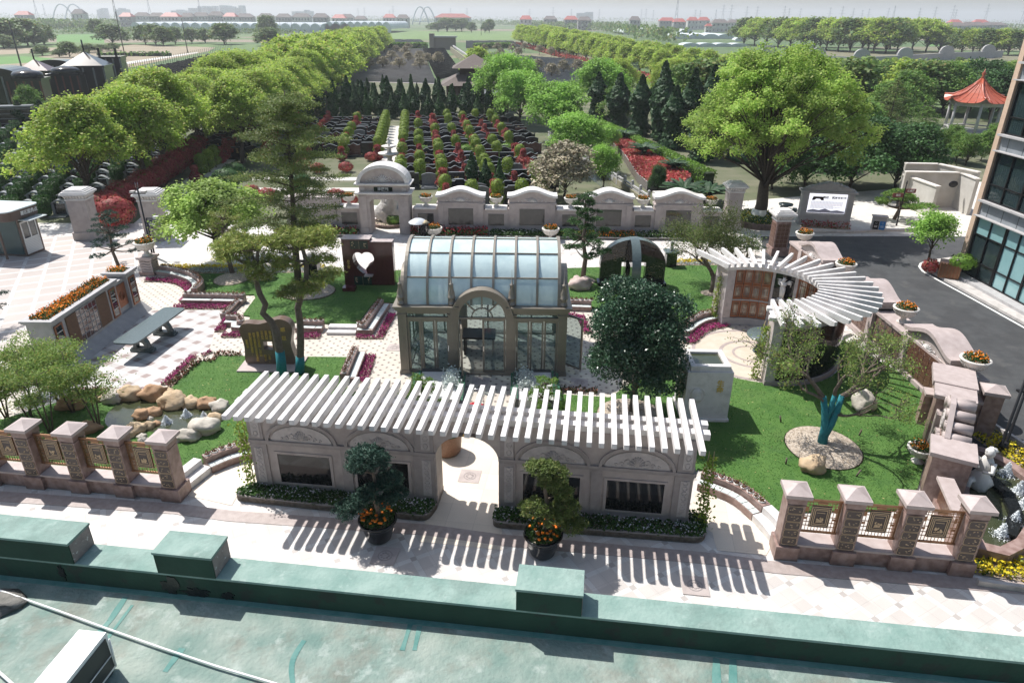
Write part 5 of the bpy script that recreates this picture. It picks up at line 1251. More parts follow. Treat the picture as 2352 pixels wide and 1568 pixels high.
struct('garden_kerb', MB().strip([(11.9, 13.25), (13.3, 12.95), (14.8, 13.1), (16.6, 14.6), (17.5, 16.5), (17.55, 18.6), (17.1, 20.9)], .12, 0, .16), m_kerb)
# street lamp on the right (two slim posts)
lmp = thing('street_lamp', 'black double post street lamp rising past the frame beside the fountain', 'street lamp', (16.45, 19.4, 0))
for x in (-.10, .14): MB().lathe([(.09, 0), (.09, .25), (.045, .3), (.04, 5.2)], 10, (x, x*.5)).build('post', m_dark, lmp)
MB().lathe([(.16, 0), (.16, .12), (.11, .3)], 12, (.02, 0)).build('base', m_dark, lmp)
for z in (2.2, 3.4): MB().box(-.14, -.03, z, .2, .12, z+.06).build('clamp', m_dark, lmp)
MB().lathe([(.02, 5.2), (.28, 5.3), (.22, 5.55), (.05, 5.75)], 12, (.02, 0)).build('lantern', m_dark, lmp)
def gratex(loc, rz, label, name='drain_grate'):
 mb = MB()
 for i in range(5): mb.box(-.3, -.2+i*.09, 0, .3, -.16+i*.09, .012)
 for x in (-.3, -.1, .1, .26): mb.box(x, -.2, 0, x+.04, .2, .0125)
 o = mb.build(name, m_white); o.location = loc; o.rotation_euler = (0, 0, rz); tag(o, label, 'drain grate')
gratex((17.55, 19.75, .006), .2, 'white painted drain grate in the street beside the lamp')
# manhole covers with ornamental rings
def cover(p, label):
 q_ = g(p); t = thing('manhole_cover', label, 'manhole cover', (q_.x, q_.y, 0), prz, 'ornamental manhole covers')
 MB().box(-.33, -.33, -.01, .33, .33, .006).build('slab', m_pink, t)
 r_ = MB(); r_.merge(ringw(.17, .2, 0, 354, .006, .012, 20)); 
 for k in range(8): a = k*math.pi/4; r_.blob((.10*math.cos(a), .10*math.sin(a), .008), (.035, .03, .006), 6, .3, k)
 r_.build('ornament', m_trim, t)
cover(zH(343, 1028), 'ornamental manhole cover in front of the left potted pine'); cover(zH(2110, 1198), 'ornamental manhole cover in the street paving right of the rafter shadows'); cover(zH(826, 575), 'ornamental manhole cover under the archway')
cover(zE(1710, 1225), 'ornamental manhole cover right of the pavilion front'); cover(zE(1045, 1215), 'ornamental manhole cover before the open pavilion door'); cover(zE(470, 990), 'ornamental manhole cover left of the pavilion')
# office building on the right
ob = thing('office_building', 'tall beige stone office building with teal glass bays at the right edge', 'building', (25.1, 37.05, 0), math.radians(-88.5))
# local x runs south along the street face, -y... the face looks to local -y
m_tan = mat('tan stone cladding', (.50, .36, .26), .8, (.55, .41, .31), 6, bump=.1); m_gry = mat('grey stone cladding', (.20, .22, .24), .6, (.26, .28, .30), 3)
LB = 23.0
w0 = MB(); w0.box(0, .4, 0, LB, 18, 15.5); w0.build('wall', m_tan, ob)
pr = MB(); pr.box(0, 0, 0, .34, .4, 15.5)
for z in (.9, 1.8, 2.7, 5.2, 6.1, 8.5, 9.4, 10.3): pr.box(-.004, -.004, z, .345, .0, z+.03)
pr.build('corner_pilaster', m_tan, ob)
for z0 in (3.55, 6.95, 10.4, 13.8):
 sp = MB(); sp.box(.34, .12, z0, LB, .4, z0+.72); o = sp.build('spandrel', m_gry, ob)
 lg = MB(); lg.box(.30, -.14, z0-.05, LB, .4, z0+.0); lg.box(.30, -.14, z0+.72, LB, .4, z0+.82); lg.build('ledge', m_grgran, o)
 jt = MB()
 for k in range(20): x = .95+k*1.15; jt.box(x, .11, z0, x+.02, .12, z0+.72)
 jt.build('joint', m_dark, o)
MB().box(.34, -.5, 0, LB, .4, .28).build('plinth', m_grgran, ob)
m_curt = mat('pale curtain', (.34, .40, .40), .9, (.46, .52, .52), 3)
def bay(x0, x1, z0, z1, nx, zs_, teal):
 f = MB(); dx = (x1-x0)/nx; f.box(x0, .1, z0, x1, .22, z0+.07); f.box(x0, .1, z1-.07, x1, .22, z1)
 for i in range(nx+1): x = x0+i*dx-.03; f.box(x, .08, z0+.07, x+.06+(.05 if i % 2 == 0 else 0), .22, z1-.07)
 for z in zs_: f.box(x0, .1, z-.03, x1, .21, z+.03)
 o = f.build('window_frame', m_dark, ob); za = [z0]+list(zs_)+[z1]
 for i in range(nx):
  for k in range(len(za)-1):
   t_ = teal(i, k); MB().box(x0+i*dx+.03, .16, za[k]+.03, x0+(i+1)*dx-.03, .18, za[k+1]-.03).build('pane', t_, o)
m_teal = mat('frosted teal glass', (.20, .36, .37), .12, (.25, .42, .43), .8, spec=1)
m_seeg = bpy.data.materials.new('dark see through glass'); m_seeg.use_nodes = True; glassify(m_seeg, (.03, .05, .055), .55, .03)
bay(.40, 2.7, .28, 3.5, 2, (1.15, 2.55), lambda i, k: m_teal if k == 2 else m_seeg)
for q in range(5): bay(2.75+q*4.1, 6.8+q*4.1, .28, 3.5, 4, (1.15, 2.55), lambda i, k: m_teal)
for z0 in (4.37, 7.77, 11.2):
 for q in range(6): bay(.45+q*3.8, 4.15+q*3.8, z0, z0+2.5, 3, (z0+.85,), lambda i, k: m_seeg)
 cu = MB()
 for k in range(150): x = .6+k*.15; cu.tube([(x, .31, z0), (x, .31, z0+2.5)], .05, 5)
 cu.build('curtains', m_curt, ob)
# tree pit by the corner
# LED notice board, bins, sign, round tables
lA = Vector((20.1, 47.45, 0)); lB = Vector((23.4, 46.85, 0)); lz, ll = frame(lA, lB)
lb_ = thing('notice_screen', 'grey stone framed outdoor screen showing a Chinese notice, topped by carved scrolls', 'notice board', lA, lz)
b = MB(); b.box(0, 0, 0, ll, .8, .75); b.box(0, 0, .75, .38, .8, 2.25); b.box(ll-.38, 0, .75, ll, .8, 2.25); b.box(.38, .15, .75, ll-.38, .8, 2.25); b.box(-.08, -.05, 0, ll+.08, .85, .12); b.build('stone_frame', m_grgran, lb_)
c = MB(); c.box(-.15, -.12, 2.25, ll+.15, .92, 2.38)
c.vprism([(0, 2.38), (ll, 2.38), (ll-.4, 2.62), (ll/2+.6, 2.78), (ll/2, 2.98), (ll/2-.6, 2.78), (.4, 2.62)], .1, .6)
for k in range(15):
 t = k/14; x = .1+t*(ll-.2); z = 2.42+.48*(1-abs(2*t-1)**1.4); c.blob((x, .3, z), (.16, .26, .10), 8, .3, k)
c.build('carved_crest', m_grgran, lb_)
sc_ = emat('lit screen white', (.86, .86, .93), .85)
s_ = MB().box(.44, .10, .85, ll-.44, .149, 2.17).build('screen', sc_, lb_)
m_ink = mat('dark print', (.02, .02, .025), .6); m_rink = mat('red print', (.5, .02, .02), .6); m_mount = mat('pale violet print', (.50, .50, .62), .6)
text('禁燃、禁放告知书', .19, T_((ll/2+.42, .09, 1.92)), m_ink, s_)
MB().vprism([(.62, 1.72), (.70, 1.98), (1.35, 1.98), (1.42, 1.72), (1.25, 1.72), (1.15, 1.82), (.9, 1.82), (.8, 1.72)], .09, .1).build('print', m_plq, s_)
ln_ = MB()
for k in range(8):
 z = 1.62-k*.065; 
 if k in (3,): continue
 for j in range(24): 
  x = .62+j*.095
  if x < ll-.65-(.6 if k in (5, 7) else 0): ln_.box(x, .094, z, x+.065, .1, z+.028)
ln_.build('print_lines', m_ink, s_)
r_ = MB()
for j in range(22): r_.box(.62+j*.095, .094, 1.425, .685+j*.095, .1, 1.453)
r_.build('print_lines', m_rink, s_)
MB().vprism([(.46, .87), (ll-.46, .87), (ll-.46, 1.0), (2.4, 1.08), (2.0, 1.02), (1.6, 1.16), (1.2, 1.04), (.8, 1.1), (.46, 1.0)], .092, .1).build('print', m_mount, s_)
strip_flowers('dark red tulip bed in front of the notice screen', [lA+Vector((.1, -.15, 0)), lB+Vector((-.05, -.15, 0))], -.75, f_red, dens=200, size=.09, h=.45, seed=41)
bn_ = thing('litter_bin', 'grey double litter bin with black and blue fronts beside the street', 'bin', (24.9, 45.85, .1), -.3)
MB().box(-.42, -.2, 0, .42, .25, .88).build('housing', m_grgran, bn_); MB().box(-.48, -.26, .88, .48, .3, .95).build('hood', m_cgrey, bn_)
for x, mm in ((-.19, m_dark), (.2, mat('blue bin front', (.02, .16, .42), .4))):
 o = MB().box(x-.17, -.215, .05, x+.17, -.2, .62).build('door', mm, bn_); mk_r = MB()
 for j in range(3): a = j*2.094; mk_r.tube([(x+.05*math.cos(a+d_), -.22, .48+.05*math.sin(a+d_)) for d_ in (0, .6, 1.2, 1.6)], .008, 4)
 mk_r.box(x-.1, -.219, .28, x+.1, -.215, .31); mk_r.box(x-.1, -.219, .2, x+.1, -.215, .23); mk_r.build('symbol', m_white, o)
sg = g(zC(1600, 1480)); dp = thing('direction_sign', 'dark post with two brown direction boards by the pine shrub', 'sign', (26.9, 47.2, 0))
MB().lathe([(.07, 0), (.05, .3), (.035, 2.9), (.06, 2.95), (.02, 3.15)], 8).build('post', m_dark, dp)
m_brn = mat('maroon sign board', (.16, .03, .03), .5)
for s_, z, tx in ((1, 2.3, '公寓楼'), (-1, 2.0, '墓区')):
 o = MB().box(.04*s_ if s_ > 0 else -.75, -.03, z, .75 if s_ > 0 else -.04, .03, z+.28).build('board', m_brn, dp); text(tx, .17, T_((s_*.4, -.035, z+.14)), m_white, o)
def stonetable(loc, label, chairs):
 t = thing('round_stone_table', label, 'table', loc); MB().lathe([(.3, 0), (.22, .1), (.14, .4), (.25, .62), (.5, .66), (.52, .76), (0, .76)], 16).build('table', m_greeng, t)
 for k, (x, y) in enumerate(chairs):
  s = MB(); s.lathe([(.14, 0), (.19, .2), (.14, .42), (0, .43)], 12); o = s.build('stone_stool', m_greeng); o.location = (loc[0]+x, loc[1]+y, 0)
  tag(o, ['stone stool left of the round stone table', 'stone stool right of the round stone table', 'stone stool behind the round stone table'][k]+' by the notice screen', 'stool', 'stone stools')
q_ = g(zR(1790, 440)); stonetable((q_.x, q_.y, 0), 'round dark stone table left of the notice screen', [(-.95, -.1), (.75, .1), (.1, .85)])
# raised round bed, rocks at the camphor tree
# pale pavilion walls with an oval plate
m_conc = mat('weathered white render', (.40, .38, .34), .9, (.52, .50, .46), 1.2, bump=.2, detail=8)
pw = thing('open_wall_maze', 'weathered white open roofed wall structure with an oval plate near the office building', 'building', (29.0, 55.0, 0))
def wl(x0, y0, x1, y1, h, th=.25, z0=0): 
 a = Vector((x0, y0, (z0+h)/2)); b = Vector((x1, y1, (z0+h)/2)); return MB().bar(a, b, th, h-z0)
k1, k2, k3, k4 = g(zK(560, 560)), g(zK(820, 700)), g(zK(880, 640)), g(zK(1100, 680))
def W3(p, z): q_ = g(p, z); return (q_.x-29, q_.y-55)
for (pa, pb, h) in (((zK(630, 370)), (zK(1070, 378)), 2.6), (zK(1070, 378), zK(1200, 430), 2.6), (zK(620, 392), zK(890, 488), 2.2), (zK(630, 305), zK(890, 310), 2.9), (zK(890, 310), zK(1210, 375), 2.9)):
 a, b = W3(pa, h), W3(pb, h); wl(a[0], a[1], b[0], b[1], h).build('wall', m_conc, pw)
 wl(a[0], a[1], b[0], b[1], h+.08, .4, h).build('coping', m_urn, pw)
a = W3(zK(1008, 395), 2.6); o = MB().lathe([(0, -.03), (.33, -.03), (.33, .03), (0, .03)], 20, M=T_((a[0], a[1]-.25, 2.0)) @ Matrix.Rotation(math.pi/2, 4, 'X') @ Matrix.Diagonal((1, .75, 1, 1))).build('oval_plate', m_dark, pw)
MB().box(-3.2, -1.4, 0, -2.9, -1.1, 1.2).build('post', m_conc, pw)
# hanging chair and table inside are dark: simple bench
bb = thing('garden_bench', 'dark bench in front of the white walls near the office building', 'bench', (30.0, 52.2, 0))
MB().box(-.6, -.2, .4, .6, .2, .46).build('seat', m_dark, bb); MB().box(-.6, .18, .46, .6, .22, .9).build('backrest', m_dark, bb)
for x in (-.55, .5): MB().box(x, -.2, 0, x+.05, .2, .4).build('leg', m_dark, bb)
# person under a pale umbrella by the back wall
pe = thing('person', 'person in dark clothes and a straw hat bending among the flowers', 'person', (-5.75, 42.95, 0), .4)
s3 = MB(); s3.tube([(-.1, 0, 0), (-.1, .05, .45), (-.08, 0, .82)], [.06, .075, .1], 8); s3.tube([(.12, 0, 0), (.12, .08, .45), (.08, 0, .82)], [.06, .075, .1], 8); s3.tube([(0, 0, .8), (0, -.15, 1.05), (0, -.42, 1.22), (0, -.52, 1.25), (0, -.62, 1.27)], [.15, .16, .17, .07, .06], 10); s3.tube([(.18, -.4, 1.2), (.22, -.5, .9), (.1, -.6, .65)], [.055, .045, .035], 6); s3.tube([(-.18, -.4, 1.2), (-.22, -.5, .9), (-.1, -.6, .65)], [.055, .045, .035], 6); s3.blob((0, -.68, 1.28), (.09, .11, .12), 10, .03)
s3.build('body', m_dark, pe); hs = MB(); hs.lathe([(.26, 0), (.11, .03), (.10, .13), (0, .15)], 14, M=T_((0, -.7, 1.34))); hs.build('hat', mat('straw', (.55, .45, .28), .8), pe)
um = thing('umbrella', 'open pale grey umbrella held over the flowers by the back wall', 'umbrella', (-6.0, 42.6, -.25))
MB().lathe([(.62, 1.52), (.5, 1.64), (.3, 1.74), (0, 1.79), ], 8, cap=False).build('canopy', mat('silver fabric', (.50, .53, .56), .5), um); MB().tube([(0, 0, .75), (0, 0, 1.82)], .01, 5).build('shaft', m_steel, um)
# green roofed building in the foreground
ZT, ZR = 5.5, 5.06
rA = g(zG(500, 860), ZT); rB = g(zI(1783, 1330), ZT); rzf, _ = frame(rA, rB); rA.z = 0
m_gr = mat('weathered green roof paint', (.12, .195, .168), .85, (.26, .305, .265), 1.6, bump=.5, detail=12, bscale=14, contrast=1.3)
m_gr2 = mat('shade darkened green parapet paint', (.006, .032, .019), .8, (.014, .052, .032), 1.8, bump=.25, detail=12, bscale=12)  # green of the upright parapet faces, darkened to carry their shade in the colour
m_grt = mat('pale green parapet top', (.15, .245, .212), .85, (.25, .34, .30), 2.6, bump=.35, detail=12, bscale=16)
stain(m_gr, (.17, .15, .12), 1.1, .5, .62, .6); stain(m_gr, (.33, .38, .345), 3.2, .55, .66, .7); stain(m_grt, (.13, .19, .165), 1.4, .5, .6, .55); stain(m_grt, (.31, .38, .345), 5, .58, .66, .6); stain(m_gr2, (.02, .025, .02), 2.2, .55, .6, .7)
m_seam = mat('teal sealing paint', (.05, .17, .15), .75, (.12, .245, .215), 5, bump=.2)
m_tar = mat('black tar patch', (.008, .01, .01), .35, bump=.4)
rf = thing('green_roof_building', 'near building with a weathered green flat roof and a stepped green parapet', 'building', rA, rzf)
def rl(p, z=ZT): return (rotm(rA, rzf).inverted() @ g(p, z))
MB().box(-14, -16, 0, 26, -.43, ZR).build('roof_deck', m_gr, rf)
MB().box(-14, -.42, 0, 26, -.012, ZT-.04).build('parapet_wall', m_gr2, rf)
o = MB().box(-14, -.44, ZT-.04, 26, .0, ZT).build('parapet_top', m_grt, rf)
m_plst = stain(mat('bare brown plaster', (.20, .165, .15), .9, (.27, .23, .21), 9, bump=.4), (.5, .5, .47), 9, .6, .63, .9)
mer = [(rl(zG(0, 715), 5.83).x-8, rl(zG(465, 760), 5.83).x), (rl(zG(890, 790), 5.83).x, rl(zG(1175, 815), 5.83).x), (rl(zH(1115, 1082), 5.83).x, rl(zH(1475, 1115), 5.83).x)]
for a, b in mer:
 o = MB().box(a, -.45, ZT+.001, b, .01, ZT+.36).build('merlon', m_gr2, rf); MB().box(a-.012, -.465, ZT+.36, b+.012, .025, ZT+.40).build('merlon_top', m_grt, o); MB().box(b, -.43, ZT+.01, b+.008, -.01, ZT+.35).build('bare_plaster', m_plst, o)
sm = MB()
def seam(pl, w_):
 sm = MB()
 pl = [rl(tuple(p)[:2], ZR) for p in pl]
 for i in range(len(pl)-1):
  a, b = pl[i], pl[i+1]; d = (b-a).normalized(); n_ = Vector((-d.y, d.x, 0))*w_/2
  k = 6; 
  for j in range(k):
   u, v = a+(b-a)*(j/k), a+(b-a)*((j+1)/k); w0 = 1+.5*noise.noise(u*3); w1 = 1+.5*noise.noise(v*3)
   sm.add([(*(u-n_*w0).xy, ZR+.005), (*(v-n_*w1).xy, ZR+.005), (*(v+n_*w1).xy, ZR+.005), (*(u+n_*w0).xy, ZR+.005)], [(0, 1, 2, 3)])
 sm.build('sealing_seam', m_seam, rf)
seam([zG(640, 1130), zG(560, 1250), zG(480, 1340)], .10); seam([zG(675, 1170), zG(600, 1270), zG(540, 1350)], .05); seam([zG(930, 1390), zG(840, 1510)], .09); seam(smoothpts([(*zG(1550, 1350),), (*zG(1500, 1430),), (*zG(1485, 1500),), (*zG(1495, 1590),)], 4), .07)
seam([zH(490, 1410), zH(440, 1568)], .08); seam([zH(540, 1430), zH(510, 1568)], .08); seam([zI(215, 1440), zI(217, 1590)], .09); seam([zI(300, 1445), zI(300, 1590)], .09)
for k in range(3): pass
ed = MB(); ed.box(-14, -.50, ZR+.001, 26, -.42, ZR+.02); ed.build('sealing_edge', m_seam, rf)
tp_ = MB()
for cx, cy, s_ in (((860, 1060), 0, 1), ((950, 1090), 0, .8), ((1060, 1100), 0, .5), ((430, 1000), 0, .35)):
 pass
rr = random.Random(5)
def patch(cx, cz, w_, h):
 n = 18; pl = []
 for i in range(n):
  a = 2*math.pi*i/n; e = .55+.75*rr.random(); pl.append((cx+w_*e*math.cos(a), cz+h*e*math.sin(a)))
 tp_.vprism(pl, -.432, -.42)
mx = rl(zG(835, 992)).x
for q in ((mx+.08, 5.22, .14, .18), (mx+.45, 5.16, .22, .09), (mx+.95, 5.15, .12, .07), (mx-1.7, 5.27, .06, .14)): tp_ = MB(); patch(*q); tp_.build('tar_patch', m_tar, rf)
pp = thing('roof_pipe', 'long white plastic pipe lying diagonally across the green roof', 'pipe', (0, 0, ZR+.05))
P_ = [g(p, ZR+.05) for p in (zG(-60, 1070), zG(0, 1095), zG(300, 1200), zG(560, 1295), zG(830, 1390), zG(1100, 1480), zG(1400, 1568), zG(1500, 1600))]
MB().tube([(p.x, p.y, 0) for p in P_], .016, 8).build('pipe', m_wfr, pp)
p2 = MB(); Q_ = [g(p, ZR+.05) for p in (zG(-80, 1450), zG(0, 1515), zG(60, 1568), zG(160, 1650))]; p2.tube(Q_, .02, 8); tag(p2.build('roof_pipe', m_wfr), 'short white pipe at the bottom left corner of the green roof', 'pipe')
a = g(zG(400, 1568), ZR); ac = thing('air_conditioner', 'white outdoor air conditioner unit with a dark side on the green roof', 'air conditioner', tuple(g(zG(590, 1505), ZR)), math.radians(84))
# local x along its length (towards the parapet), y across
MB().box(-.95, 0, .05, .05, .38, .66).build('casing', m_wfr, ac)
MB().box(-.9, -.012, .10, .0, 0, .60).build('grille', mat('dark grille', (.03, .035, .035), .6), ac)
gr = MB(); gr.tube([(.0, -.03, .1), (.0, -.06, .6)], .012, 5); gr.tube([(-.85, -.03, .32), (.0, -.03, .32)], .008, 4); gr.build('bracket', m_wfr, ac)
for x in (-.85, -.1): MB().box(x, .02, 0, x+.08, .36, .05).build('foot', m_dark, ac)
ds = MB()
for k in range(14): 
 p = g(zG(rr.uniform(0, 60), rr.uniform(1110, 1180)), ZR)
sb = g(zG(30, 1150), ZR); db = MB().blob((0, 0, 0), (.35, .22, .05), 10, .7, 3).build('debris_sheet', mat('torn grey felt', (.10, .10, .09), .9, (.2, .19, .17), 8, bump=.5)); db.location = (sb.x-.05, sb.y-.05, ZR+.02); tag(db, 'torn grey roofing felt at the left edge of the green roof', 'debris')
# leaves
L_camph = leafmat('camphor spring leaves', (.25, .39, .05), (.42, .54, .10), (.48, .42, .13), trans=.5)
L_camp2 = leafmat('bright camphor leaves', (.23, .38, .06), (.38, .52, .12), (.46, .50, .15), trans=.5)
L_fresh = leafmat('fresh green leaves', (.18, .36, .055), (.32, .52, .10), trans=.42)
L_maple = leafmat('pale maple leaves', (.30, .46, .09), (.46, .60, .16), trans=.45)
L_mid = leafmat('mid green leaves', (.09, .20, .035), (.18, .31, .06), (.26, .28, .08), trans=.35)
L_dark = leafmat('dark evergreen leaves', (.03, .085, .022), (.07, .16, .04), trans=.25)
L_cyp = leafmat('cypress leaves', (.018, .060, .018), (.045, .105, .032), trans=.2)
L_pine = leafmat('blue pine needles', (.018, .055, .038), (.045, .10, .068), trans=.15)
L_ypine = leafmat('yellow green pine needles', (.17, .23, .045), (.32, .37, .09), (.38, .30, .10), trans=.25)
L_larch = leafmat('olive feathery leaves', (.085, .135, .03), (.17, .225, .06), (.23, .20, .07), trans=.3)
L_bamb = leafmat('soft light green leaves', (.14, .24, .05), (.26, .36, .09), (.36, .32, .09), trans=.4)
L_red = leafmat('red photinia leaves', (.30, .035, .04), (.50, .12, .11), (.16, .17, .04), trans=.3)
L_photw = leafmat('cream photinia blossom', (.30, .26, .17), (.44, .38, .27), (.12, .15, .04), trans=.2)
L_ball = leafmat('yellow green privet leaves', (.16, .26, .03), (.28, .36, .05), trans=.3)
L_holly = leafmat('glossy holly leaves', (.022, .062, .03), (.055, .12, .06), (.20, .27, .19), trans=.12, rough=.3)
L_cyc = leafmat('cycad fronds', (.02, .055, .02), (.04, .09, .03), trans=.15)
L_hedge = leafmat('bright hedge leaves', (.12, .24, .03), (.20, .34, .05), trans=.3)
L_far = leafmat('distant tree leaves', (.09, .17, .045), (.17, .25, .065), (.26, .22, .08), trans=.35)
rs = np.random.RandomState(11)
def sphdir(n, r): d = r.normal(size=(n, 3)); return d/np.linalg.norm(d, axis=1)[:, None]
def crown_pts(lobes, per, r, shell=.55, size=.25, flat=1.0):
 """many small clumps over the surfaces of several lobes"""
 C_, N_ = [], []
 for (cx, cy, cz, rx, rz) in lobes:
  k = max(8, int(per*(rx*rx)**.9)); d = sphdir(k, r); d[:, 2] = np.where(d[:, 2] < -.45, -d[:, 2], d[:, 2])
  rad = shell+(1-shell)*r.uniform(0, 1, k)**.5
  C_.append(np.column_stack([cx+d[:, 0]*rx*rad, cy+d[:, 1]*rx*rad, cz+d[:, 2]*rz*rad])); N_.append(d)
 return np.concatenate(C_), np.concatenate(N_)
def clumps(C_, N_, n, spread, r):
 i = r.randint(0, len(C_), n); off = r.normal(size=(n, 3))*spread; off[:, 2] *= .7
 return C_[i]+off, N_[i]
def tree_mesh(h, rad, kind, nleaf, seed, trunk=None, nlobe=14, lsize=.3, base=.3, clump=55, spread=.3, trad=.18, flat=1.0, mat_bark=None, lean=0, lk=1.0, shell=.55):
 """returns (trunk mesh, crown mesh, limb mesh): broad crown of lobes carried by tapering limbs"""
 r = np.random.RandomState(seed); R_ = random.Random(seed); lobes = []
 hb = h*base; ch = h-hb
 for k in range(nlobe):
  t = (k+.5)/nlobe; a = k*2.4+seed; zz = hb+ch*(.22+.62*t); rr = rad*(1-.75*max(0, t-.25))*(.35+.45*R_.random()); lr = lk*rad*(.28+.24*R_.random())*(1-.25*t)
  lobes.append((rr*math.cos(a), rr*math.sin(a), zz, lr, lr*.75*flat))
 lobes.append((0, 0, h-rad*.35, rad*.45, rad*.35))
 C_, N_ = crown_pts(lobes, clump/ (rad*rad*.15+.3), r, shell)
 z0 = C_[:, 2]; C_ = C_[z0 > hb*.8]; N_ = N_[z0 > hb*.8]
 P_, Nn = clumps(C_, N_, nleaf, spread, r)
 crown = leafcloud('crown', P_, r.uniform(lsize*.6, lsize*1.3, len(P_)), kind, nrm=Nn, seed=seed, updown=.95, outward=.3, parent=False)
 tk = MB(); fork = hb*.75; lt = min(1, (16/nlobe)**.6)
 tk.tube([(0, 0, -.05), (.03*h*lean, 0, fork*.5), (.05*h*lean, .02*h, fork), (.04*h*lean, 0, hb+ch*.35), (0, 0, hb+ch*.75)], [trad*1.25, trad, trad*.85, trad*.5, trad*.15], 9)
 for k, (x, y, z, lr, lz) in enumerate(lobes[:-1]):
  s0 = fork+(z-fork)*R_.uniform(.0, .35); tk.tube([(0.03*h*lean, 0, s0), (x*.45, y*.45, s0+(z-s0)*.55), (x*.95, y*.95, z)], [trad*.5*lt, trad*.28*lt, trad*.08*lt], 5)
  for j in range(3):
   a = R_.random()*6.28; tk.tube([(x*.7, y*.7, s0+(z-s0)*.75), (x+lr*.6*math.cos(a), y+lr*.6*math.sin(a), z+lr*.4)], [trad*.16, trad*.04], 4)
 return tk.mesh('trunk', mat_bark or m_barkd), crown
def place(name, meshes, loc, label, cat='tree', rz=0, s=1, group=None):
 t = thing(name, label, cat, loc, rz, group, s); link('trunk', meshes[0], t); link('crown', meshes[1], t); return t
def bush_mesh(rx, rz, n, size, m, seed=1, z0=None, shell=.75, box=None, top=None):
 r = np.random.RandomState(seed); d = sphdir(n, r); rad = shell+(1-shell)*r.uniform(0, 1, n)
 w_ = 1+.12*np.sin(d[:, 0]*5+seed)*np.cos(d[:, 1]*5+seed*2)
 P_ = np.column_stack([d[:, 0]*rx*rad*w_, d[:, 1]*rx*rad*w_, (d[:, 2]*rad*w_+1)*rz])
 return leafcloud('foliage', P_, r.uniform(size*.6, size*1.3, n), m, nrm=d, seed=seed, outward=.5, parent=False)
def col_mesh(r0, h, n, size, m, seed=1, power=.6, taper=1.0, zb=.05):
 """narrow upright plant: radius shrinks towards the tip"""
 r = np.random.RandomState(seed); t = r.uniform(0, 1, n)**.9; a = r.uniform(0, 6.283, n)
 prof = (1-t**2.2)**power*(.75+.25*np.sin(t*9+seed))*np.minimum(1, t*8+.55)
 rad = r0*prof*r.uniform(.72, 1.02, n)
 lump = 1+.13*np.sin(a*3+t*20)
 P_ = np.column_stack([np.cos(a)*rad*lump, np.sin(a)*rad*lump, zb+t*h]); N_ = np.column_stack([np.cos(a), np.sin(a), .5+0*a])
 return leafcloud('foliage', P_, r.uniform(size*.6, size*1.3, n), m, nrm=N_, seed=seed, outward=.55, parent=False, aspect=1.3)
stem_mesh = MB().lathe([(.05, 0), (.035, .8)], 6).mesh('stem', m_barkd)
def shrub(name, me, loc, label, cat='shrub', rz=0, s=1, group=None, stem=True):
 t = thing(name, label, cat, loc, rz, group, s); link('foliage', me, t)
 if stem: link('stem', stem_mesh, t)
 return t
# limbs grown by hand for the bare and the pine trees
def limbs(mb, p, d, L_, r0, depth, R_, out, bend=.25, split=(2, 3), shrink=.72, up=.1, seg=4, minr=.006):
 pts_ = [p]; d = d.normalized()
 for i in range(seg):
  d = (d+Vector((R_.uniform(-bend, bend), R_.uniform(-bend, bend), R_.uniform(-bend, bend)+up*.3))).normalized(); pts_.append(pts_[-1]+d*(L_/seg))
 mb.tube(pts_, [max(minr, r0*(1-.45*i/seg)) for i in range(seg+1)], 7 if r0 > .06 else 4)
 if depth == 0: out.append((pts_[-1], d)); return
 for k in range(R_.randint(*split)):
  i = R_.randint(max(1, seg-2), seg); nd = (d+Vector((R_.uniform(-1, 1), R_.uniform(-1, 1), R_.uniform(-.5, .8)))*.75).normalized()
  limbs(mb, pts_[i], nd, L_*shrink*R_.uniform(.8, 1.15), r0*.58, depth-1, R_, out, bend, split, shrink, up, seg, minr)
 out.append((pts_[-1], d))
